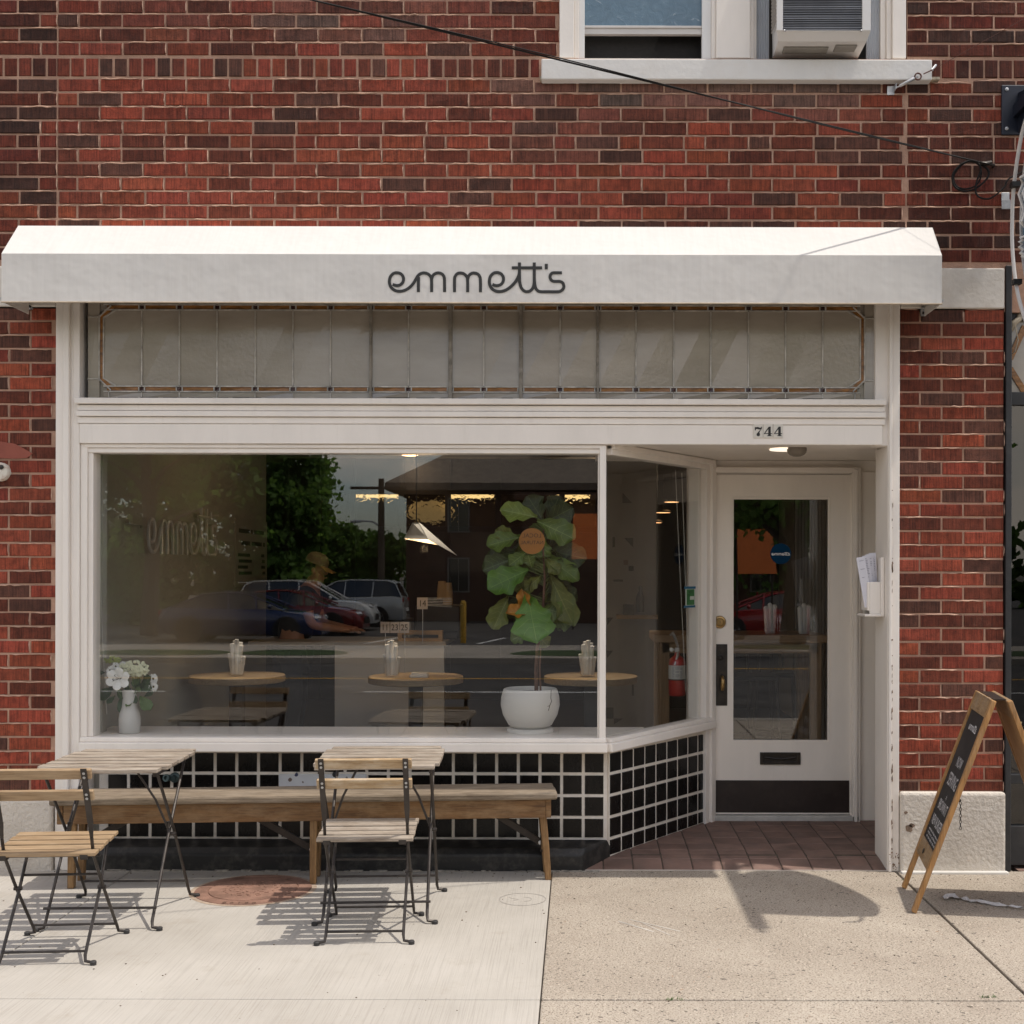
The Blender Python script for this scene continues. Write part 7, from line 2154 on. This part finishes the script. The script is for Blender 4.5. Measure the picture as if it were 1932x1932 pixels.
# clothing
Vs, Es, Rs = [], [], []
def nvs(p, r_, parent=None):
    Vs.append(Vector(p)); Rs.append(r_)
    if parent is not None: Es.append((parent, len(Vs) - 1))
    return len(Vs) - 1
a0 = nvs((-.10, 0, .84), (.150, .165)); a1 = nvs((-.08, 0, 1.02), (.130, .155), a0); a2 = nvs((-.01, 0, 1.20), (.135, .18), a1); a3 = nvs((.02, 0, 1.305), (.105, .165), a2); a4 = nvs((.045, 0, 1.352), (.064, .068), a3)
for sy in (-1, 1):
    s1 = nvs((.03, sy * .175, 1.295), (.073, .073), a3); s2 = nvs((.075, sy * .21, 1.13), (.062, .062), s1)
skin_mesh('shirt', Vs, Es, Rs, M_SHIRT, 0, pr, 2)
Vt, Et, Rt = [], [], []
def nvt(p, r_, parent=None):
    Vt.append(Vector(p)); Rt.append(r_)
    if parent is not None: Et.append((parent, len(Vt) - 1))
    return len(Vt) - 1
q0 = nvt((-.10, 0, .85), (.145, .16))
for sy in (-1, 1):
    q1 = nvt((-.10, sy * .095, .78), (.100, .098), q0); q2 = nvt((-.06, sy * .10, .47), (.072, .072), q1); nvt((-.09, sy * .105, .13), (.058, .058), q2)
skin_mesh('trousers', Vt, Et, Rt, mat('dark_denim', (.025, .03, .045), .9), 0, pr, 2)
tilt = Matrix.Translation((.098, 0, 1.535)) @ Matrix.Rotation(rad(22), 4, 'Y')
b = MB(); b.ball((0, 0, 0), .098, 16, 10, (1.0, .84, .86), tilt); 
capo = MB()
vs_c = []
Mc = tilt
prof = [(.100, -.002), (.100, .02), (.094, .05), (.075, .078), (.04, .094), (0, .098)]
capo.lathe(prof, 20, Mc @ Matrix.Translation((-.006, 0, .012)) @ Matrix.Diagonal((1, .86, 1, 1)))
cp = capo.build('cap', mat('tan_cap', (.24, .18, .12), .85, var=.12, vs_=20), pr, local=True, smooth=True)
b = MB()
vb = []
for k in range(13):
    a = rad(-62 + 124 * k / 12)
    x0, y0 = .094 * math.cos(a) - .006, .082 * math.sin(a)
    L = .085 * math.cos(a * .9) ** .6
    vb += [Mc @ Vector((x0, y0, .016)), Mc @ Vector((x0 + L, y0 * 1.02, .004 - .02 * abs(math.sin(a)))), Mc @ Vector((x0, y0, .011)), Mc @ Vector((x0 + L, y0 * 1.02, -.001 - .02 * abs(math.sin(a))))]
fb = []
for k in range(12):
    o_ = 4 * k
    fb += [(o_, o_ + 1, o_ + 5, o_ + 4), (o_ + 2, o_ + 6, o_ + 7, o_ + 3), (o_ + 1, o_ + 3, o_ + 7, o_ + 5)]
b.add(vb, fb); b.build('cap_brim', mat('ochre_brim', (.30, .17, .06), .8), cp, local=True, smooth=True)
b = MB(); b.ball((.055, 0, 1.50), .080, 14, 8, (.85, .92, .9)); b.build('hair', mat('dark_hair', (.012, .009, .008), .6), pr, local=True, smooth=True)
for sy in (-1, 1):
    b = MB(); b.ball((.088, sy * .080, 1.487), .030, 8, 6, (.6, .3, 1)); b.build('ear', M_SKIN, pr, local=True, smooth=True)
    b = MB(); b.ball((.178, sy * .030, 1.488), .011, 8, 6); b.build('eye', mat('eye_dark', (.03, .02, .015), .2), pr, local=True, smooth=True)
b = MB(); b.tube([(.172, -.024, 1.428), (.182, 0, 1.428), (.172, .024, 1.428)], .006, 6); b.build('mouth', mat('lip', (.28, .10, .075), .5), pr, local=True, smooth=True)

lp = bpy.data.lights.new('added_counter_light', 'POINT'); lp.energy = 1.0; lp.color = (1, .74, .48); lp.shadow_soft_size = .08  # lamp added out of view to brighten the person at the counter
lo = bpy.data.objects.new('added_counter_light', lp); COL.objects.link(lo); lo.location = (-1.75, 3.25, 2.6)
cl_ = thing('downlight', 'added unseen warm downlight above the counter and the person in the cap', 'ceiling light', (-1.75, 3.25, 2.72), group='round downlights in the cafe ceiling')
b = MB(); b.lathe([(.085, 2.719), (.085, 2.706), (.07, 2.702), (0, 2.702)], 20, Matrix.Translation((-1.75, 3.25, 0))); b.build('lens', MATS['downlight_lens'], cl_)

# ================================================================ ACROSS THE STREET (mirrored in the panes)
def car(label, x, y, zg, heading, paint, kind='sedan'):
    t = thing('parked_car', label, 'car', (x, y, zg), heading, 'cars parked across the street')
    suv = kind == 'suv'
    Lc, Wc, Hc = (4.65, .93, 1.70) if suv else (4.62, .90, 1.42)
    zb = .22 if not suv else .26
    P = mat('paint_' + paint[0], paint[1], .22, var=.03, coat=.8, metal=.15)
    # stations from tail to nose: x, belt height, half width
    st_ = [(-2.31, .62, .68), (-2.22, .92, .80), (-1.9, 1.00, .88), (-1.0, .98, Wc), (0, .95, Wc), (.75, .94, Wc), (1.1, .92, .90), (1.7, .84, .87), (2.12, .72, .78), (2.30, .52, .66)]
    if suv: st_ = [(-2.30, .70, .74), (-2.24, 1.08, .84), (-1.9, 1.12, .90), (-1.0, 1.09, Wc), (0, 1.06, Wc), (.75, 1.05, Wc), (1.1, 1.04, .92), (1.75, .98, .88), (2.14, .86, .80), (2.32, .58, .70)]
    v, f = [], []
    for (sx, hb, hw) in st_:
        v += [(sx, -hw * .92, zb), (sx, -hw, zb + .14), (sx, -hw, hb * .80), (sx, -hw * .95, hb - .03), (sx, -hw * .80, hb), (sx, 0, hb + .02), (sx, hw * .80, hb), (sx, hw * .95, hb - .03), (sx, hw, hb * .80), (sx, hw, zb + .14), (sx, hw * .92, zb)]
    m_ = 11
    for i in range(len(st_) - 1):
        for k in range(m_ - 1):
            a = i * m_ + k; f.append((a, a + m_, a + m_ + 1, a + 1))
        f.append((i * m_ + m_ - 1, (i + 1) * m_ + m_ - 1, (i + 1) * m_, i * m_))
    f += [tuple(range(m_)), tuple((len(st_) - 1) * m_ + k for k in range(m_ - 1, -1, -1))]
    b = MB(); b.add(v, f); b.build('body', P, t, local=True, smooth=True, autosmooth=50)
    hb = 1.07 if suv else .955
    if suv: cab = [(-2.22, hb, .78), (-1.98, Hc - .14, .66), (-1.7, Hc - .03, .65), (-.4, Hc, .66), (.15, Hc - .06, .65), (1.15, hb - .03, .78)]
    else: cab = [(-2.0, hb + .01, .76), (-1.05, Hc - .06, .60), (-.4, Hc, .60), (.0, Hc - .02, .60), (.35, Hc - .10, .62), (1.25, hb - .03, .78)]
    v, f = [], []
    for (sx, zz_, hw) in cab:
        base = hb - .06
        v += [(sx, -min(.80, hw + .14), base), (sx, -hw, max(zz_ - .03, base)), (sx, -hw * .7, zz_), (sx, hw * .7, zz_), (sx, hw, max(zz_ - .03, base)), (sx, min(.80, hw + .14), base)]
    for i in range(len(cab) - 1):
        for k in range(5):
            a = i * 6 + k; f.append((a, a + 6, a + 7, a + 1))
    f += [tuple(range(6)), tuple((len(cab) - 1) * 6 + k for k in range(5, -1, -1))]
    b = MB(); b.add(v, f); b.build('windows', mat('car_glass', (.012, .014, .016), .06, spec=.9), t, local=True, smooth=True, autosmooth=30)
    b = MB()
    rp = [(c[0], c[1]) for c in cab]
    for sy in (-1, 1):
        b.tube([(sx, sy * (hw + .012), max(zz_ - .015, hb)) for (sx, zz_, hw) in cab], .028, 6)
        for sx in ((-.28, .5) if not suv else (-1.15, -.15)):
            b.bar((sx, sy * .79, hb - .03), (sx - .05, sy * .655, Hc - .05), .05, .02, up=(0, 1, 0))
    i0 = 1 if not suv else 1
    v = [];
    rr_ = cab[1:5]
    for (sx, zz_, hw) in rr_: v += [(sx, -hw, zz_ - .01), (sx, -hw * .6, zz_ + .012), (sx, hw * .6, zz_ + .012), (sx, hw, zz_ - .01)]
    b.add(v, [(4 * i + k, 4 * i + 4 + k, 4 * i + 5 + k, 4 * i + 1 + k) for i in range(3) for k in range(3)])
    if suv: b.box(-2.26, -2.0, -.55, .55, Hc - .10, Hc - .07)
    b.build('roof', P, t, local=True, smooth=True, autosmooth=50)
    for sy in (-1, 1):
        for sx in (-1.38, 1.36):
            M = Matrix.Translation((sx, sy * (Wc - .10), .335)) @ Matrix.Rotation(rad(90), 4, 'X')
            b = MB(); b.lathe([(.335, -.11), (.345, -.08), (.345, .08), (.335, .11), (.22, .112), (.22, -.112)], 24, M); w_ = b.build('wheel', mat('tyre', (.014, .014, .014), .9), t, local=True, smooth=True, autosmooth=50)
            b = MB(); yy = sy * (Wc + .005)
            for k in range(5):
                a = k * 1.2566 + .3; b.bar((sx, yy, .335), (sx + .215 * math.cos(a), yy, .335 + .215 * math.sin(a)), .05, .012, up=(0, 1, 0))
            b.lathe([(.222, -.006), (.222, .006), (.205, .006), (.205, -.006)], 22, Matrix.Translation((sx, yy, .335)) @ Matrix.Rotation(rad(90), 4, 'X')); b.build('rim', mat('alloy', (.34, .34, .35), .3, metal=.8), w_, local=True)
            b = MB(); b.lathe([(.395, -.02), (.395, .02)], 20, Matrix.Translation((sx, sy * (Wc - .012), .345)) @ Matrix.Rotation(rad(90), 4, 'X')); b.build('wheel_arch', M_BLACK, t, local=True)
        b = MB(); b.box(-.06, .06, -.14, .14, -.07, .07, Matrix.Translation((2.14, sy * .58, .66 if not suv else .80)) @ Matrix.Rotation(rad(sy * 25), 4, 'Z') @ Matrix.Rotation(rad(35), 4, 'Y')); b.build('headlight', mat('headlight_glass', (.5, .5, .5), .1, spec=.9), t, local=True, bevel=.02)
        b = MB(); b.box(-.03, .06, -.13, .13, -.08, .08, Matrix.Translation((-2.24, sy * .66, .82 if not suv else .96))); b.build('tail_light', mat('tail_red', (.30, .01, .01), .2), t, local=True, bevel=.02)
        b = MB(); b.ball((.92, sy * (Wc + .07), hb + .05), .09, 8, 6, (.7, 1, .75)); b.build('wing_mirror', P, t, local=True, smooth=True)
    b = MB(); b.box(2.22, 2.325, -.42, .42, .36, .56); b.build('grille', M_BLACK, t, local=True)
    b = MB(); b.box(-2.335, -2.28, -.26, .26, .55, .67); b.build('number_plate', M_WPLASTIC, t, local=True)
    return t
car('dark blue saloon car parked nearest in the lot mirrored in the big window', -9.55, -29.4, -.55, 0, ('blue', (.010, .022, .085)))
car('dark red saloon car mirrored beside the blue car', -9.0, -33.0, -.55, 0, ('red', (.16, .008, .010)))
car('white estate car mirrored behind the red car', -9.15, -35.9, -.55, 0, ('white', (.62, .62, .60)), 'suv')
car('silver estate car showing its tail, mirrored behind the others', -8.55, -39.0, -.55, rad(180), ('silver', (.42, .43, .43)), 'suv')
car('red saloon car mirrored in the entrance door glass', 5.6, -26.8, -.50, rad(180), ('red_bright', (.30, .015, .018)))

def tree(label, x, y, zg, h, rx, rz, zc, n_cl, seedv, leaf=.22, col=(.045, .075, .022), hang=0):
    k_ = 3.0; col = (col[0] * k_, col[1] * k_, col[2] * k_)
    rr = random.Random(seedv); nr = np.random.default_rng(seedv)
    t = thing('street_tree', label, 'tree', (x, y, zg), group='trees across the street')
    b = MB(); b.tube([(x, y, zg), (x + .1, y, zg + h * .25), (x - .05, y + .1, zg + h * .5), (x, y, zg + h * .8)], [.28, .22, .16, .05], 8)
    for k in range(7):
        a = rr.uniform(0, 6.28); z0 = zg + h * rr.uniform(.28, .55); L = rx * rr.uniform(.5, .85)
        b.tube([(x, y, z0), (x + math.cos(a) * L * .5, y + math.sin(a) * L * .5, z0 + L * .45), (x + math.cos(a) * L, y + math.sin(a) * L, z0 + L * .65)], [.10, .06, .02], 6)
    b.build('trunk', mat('tree_bark', (.075, .055, .04), .9, var=.3, vs_=5, bump=.6), t, smooth=True)
    cs = []
    while len(cs) < n_cl:
        p = nr.uniform(-1, 1, 3)
        q = np.linalg.norm(p)
        if q > 1: continue
        bump_ = 1 + .22 * math.sin(3 * math.atan2(p[1], p[0]) + seedv) + .15 * math.sin(5 * p[2] + seedv)
        cs.append((p * np.array([rx, rx, rz]) * bump_, rr.uniform(.7, 1.25)))
    vs2, fs2, cols = [], [], []
    for c, k in cs:
        nl = 95
        off = nr.normal(0, .34 * (rx / 3.5 + .4), (nl, 3)) * np.array([1, 1, .7])
        for o_ in off:
            p = c + o_; a = nr.normal(0, 1, 3); a /= np.linalg.norm(a); bq2 = np.cross(a, nr.normal(0, 1, 3)); bq2 /= (np.linalg.norm(bq2) + 1e-6)
            s_ = leaf * nr.uniform(.6, 1.3); i0 = len(vs2)
            P0 = p + np.array([x, y, zc + zg])
            vs2 += [tuple(P0 - a * s_ * .5), tuple(P0 + bq2 * s_ * .35), tuple(P0 + a * s_ * .5), tuple(P0 - bq2 * s_ * .35)]
            fs2.append((i0, i0 + 1, i0 + 2, i0 + 3)); kk = k * nr.uniform(.8, 1.2); cols.append((col[0] * kk, col[1] * kk, col[2] * kk))
    b = MB(); b.v, b.f, b.c = vs2, fs2, cols
    b.build('crown', M_TREELEAF, t)
    return t
def tree_leaf_mat():
    m, n, l, p = nodes('tree_leaf')
    at = n.new('ShaderNodeAttribute'); at.attribute_name = 'tint'
    l.new(at.outputs['Color'], p.inputs['Base Color']); p.inputs['Roughness'].default_value = .9; p.inputs['Specular IOR Level'].default_value = .12
    tl = n.new('ShaderNodeBsdfTranslucent'); mx = n.new('ShaderNodeMixShader'); mx.inputs[0].default_value = .45
    br = mixc(n, l, 1.0, at.outputs['Color'], (1.5, 1.6, .9), 'MULTIPLY')
    l.new(br, tl.inputs['Color']); l.new(p.outputs[0], mx.inputs[1]); l.new(tl.outputs[0], mx.inputs[2]); l.new(mx.outputs[0], n['Material Output'].inputs['Surface'])
    return m
M_TREELEAF = tree_leaf_mat()
tree('tall leafy tree mirrored at the left of the big window', -16.4, -42, -.5, 11.5, 4.7, 5.6, 5.6, 230, 3, .34)
tree('broad leafy tree mirrored in the middle of the dark glass', -11.7, -43, -.5, 9.0, 1.9, 4.2, 4.6, 150, 5, .30)
tree('lower bushy tree mirrored left of the brick house', -9.35, -45, -.5, 5.0, 1.35, 2.0, 2.1, 110, 8, .26)
tree('slim street tree mirrored at the left window edge', -12.9, -31, -.5, 9.5, 2.2, 2.6, 7.4, 60, 12, .28)
tree('drooping leafy tree mirrored in the entrance door glass', 4.4, -17.2, 0, 6.4, 2.3, 1.9, 4.15, 120, 21, .20, (.04, .065, .02))
tree('leafy tree mirrored behind the red car in the door glass', 7.5, -38, -.5, 9.5, 4.2, 4.2, 5.6, 150, 33, .30)
tree('tall leafy tree at the far left across the street', -25, -40, -.5, 12, 5, 5, 7.2, 150, 41, .36)

hs = thing('brick_house', 'dark brick house with wide hipped roof mirrored in the window', 'house', (0, -46, -.5))
hx0, hx1, hy0, hy1 = -6.9, 9.5, -52, -43.5
M_HB = mat('house_brick', (.12, .066, .046), .9, var=.2, vs_=3); M_HR = mat('house_shingle', (.17, .14, .11), .9, var=.25, vs_=4)
b = MB(); b.box(hx0, hx1, hy0, hy1, -.6, 5.0); b.build('wall', M_HB, hs)
e = .75
b = MB(); v = [(hx0 - e, hy0 - e, 4.95), (hx1 + e, hy0 - e, 4.95), (hx1 + e, hy1 + e, 4.95), (hx0 - e, hy1 + e, 4.95), (hx0 + 4.2, (hy0 + hy1) / 2, 8.0), (hx1 - 4.2, (hy0 + hy1) / 2, 8.0)]
v2 = [(a, b_, c - .28) for a, b_, c in v[:4]]
b.add(v + v2, [(3, 2, 5, 4), (1, 0, 4, 5), (0, 3, 4), (2, 1, 5), (6, 7, 8, 9), (0, 1, 7, 6), (1, 2, 8, 7), (2, 3, 9, 8), (3, 0, 6, 9)]); rf = b.build('roof', M_HR, hs)
b = MB(); b.box(-1.35, -.35, hy1 + .2 - 2.2, hy1 - 1.2, 5.4, 7.6); b.box(-1.45, -.25, hy1 - 2.1, hy1 - 1.1, 7.4, 7.65); b.build('chimney', M_HB, rf)
for xw_ in (-4.8, -1.6, 1.6, 4.8, 7.6):
    for z0 in (.6, 3.0):
        b = MB(); b.box(xw_ - .45, xw_ + .45, hy1 + .0, hy1 + .05, z0, z0 + 1.4); wd = b.build('window', M_WPLASTIC if False else mat('house_window_frame', (.22, .20, .18), .6), hs)
        b = MB(); b.box(xw_ - .38, xw_ - .02, hy1 + .051, hy1 + .06, z0 + .06, z0 + 1.34); b.box(xw_ + .02, xw_ + .38, hy1 + .051, hy1 + .06, z0 + .06, z0 + 1.34); b.build('pane', MATS['car_glass'], wd)
b = MB(); b.box(-2.2, 3.5, hy1, hy1 + 1.6, -.6, 4.2); b.box(-2.5, 3.8, hy1 - .1, hy1 + 1.9, 4.2, 4.5); b.build('porch', M_HB, hs)

up_ = thing('utility_pole', 'wooden utility pole with crossarm and street lamp mirrored in the window', 'utility pole', (-7.35, -40, -.5))
b = MB(); b.tube([(-7.35, -40, -.55), (-7.35, -40, 4.9)], [.15, .11], 8); b.build('pole', mat('pole_wood', (.09, .07, .05), .9), up_, smooth=True)
b = MB(); b.bar((-8.5, -40, 4.55), (-6.4, -40, 4.55), .10, .10); b.build('crossarm', mat('pole_wood', (.09, .07, .05), .9), up_)
b = MB(); b.tube([(-7.35, -40, 3.1), (-7.7, -40, 3.3), (-8.2, -40, 3.32)], .04, 6); b.ball((-8.3, -40, 3.30), .12, 8, 6, (1.8, 1, .5)); b.build('street_lamp', mat('lamp_grey', (.45, .46, .47), .5), up_, smooth=True)
yb = thing('bollard', 'yellow steel bollard mirrored beside the coffee machine', 'bollard', (-3.1, -27.2, -.48))
b = MB(); b.lathe([(.08, -.5), (.08, .62), (.05, .67), (0, .68)], 12, Matrix.Translation((-3.1, -27.2, 0))); b.build('post', mat('yellow_post', (.50, .28, .02), .5), yb, smooth=True)
for i, (lab, xc, yc, w, zc_, h) in enumerate((('orange cloth canopy mirrored beside the fig plant', .38, -24.5, 1.1, 2.35, 1.15), ('orange cloth canopy mirrored in the entrance door glass', 4.15, -20.5, .90, 1.95, 1.05))):
    cnp = thing('orange_canopy', lab, 'canopy', (xc, yc, 0), group='orange canopies across the street')
    b = MB(); b.add([(xc - w * .5, yc, zc_ - h * .5), (xc + w * .5, yc, zc_ - h * .5), (xc + w * .46, yc - .5, zc_ + h * .5), (xc - w * .46, yc - .5, zc_ + h * .5), (xc - w * .5, yc - .02, zc_ - h * .5), (xc + w * .5, yc - .02, zc_ - h * .5), (xc + w * .46, yc - .52, zc_ + h * .5), (xc - w * .46, yc - .52, zc_ + h * .5)], [(0, 1, 2, 3), (7, 6, 5, 4), (0, 4, 5, 1), (1, 5, 6, 2), (2, 6, 7, 3), (3, 7, 4, 0)]); b.build('cloth', mat('orange_cloth', (.55, .13, .02), .8, var=.08), cnp)
    b = MB()
    for sx in (-1, 1): b.tube([(xc + sx * w * .46, yc - .45, 0), (xc + sx * w * .46, yc - .5, zc_ + h * .5)], .025, 6)
    b.build('post', M_STEEL, cnp)

# the far wood behind the car park, one mass
nr = np.random.default_rng(77); vs2, fs2, cols = [], [], []
for k in range(7000):
    x = nr.uniform(-60, 60); z = nr.uniform(-.6, 2.6 + 1.0 * math.sin(x * .35) + .6 * math.sin(x * 1.1)); y = -62 + nr.uniform(-1.5, 1.5)
    a = nr.normal(0, 1, 3); a /= np.linalg.norm(a); c_ = np.cross(a, nr.normal(0, 1, 3)); c_ /= np.linalg.norm(c_) + 1e-6
    s_ = nr.uniform(.5, 1.1); P = np.array([x, y, z]); i0 = len(vs2)
    vs2 += [tuple(P - a * s_ * .5), tuple(P + c_ * s_ * .4), tuple(P + a * s_ * .5), tuple(P - c_ * s_ * .4)]; fs2.append((i0, i0 + 1, i0 + 2, i0 + 3))
    kk = nr.uniform(.6, 1.3); cols.append((.06 * kk, .095 * kk, .03 * kk))
b = MB(); b.v, b.f, b.c = vs2, fs2, cols
tag(b.build('far_woodland', M_TREELEAF), kind='stuff')
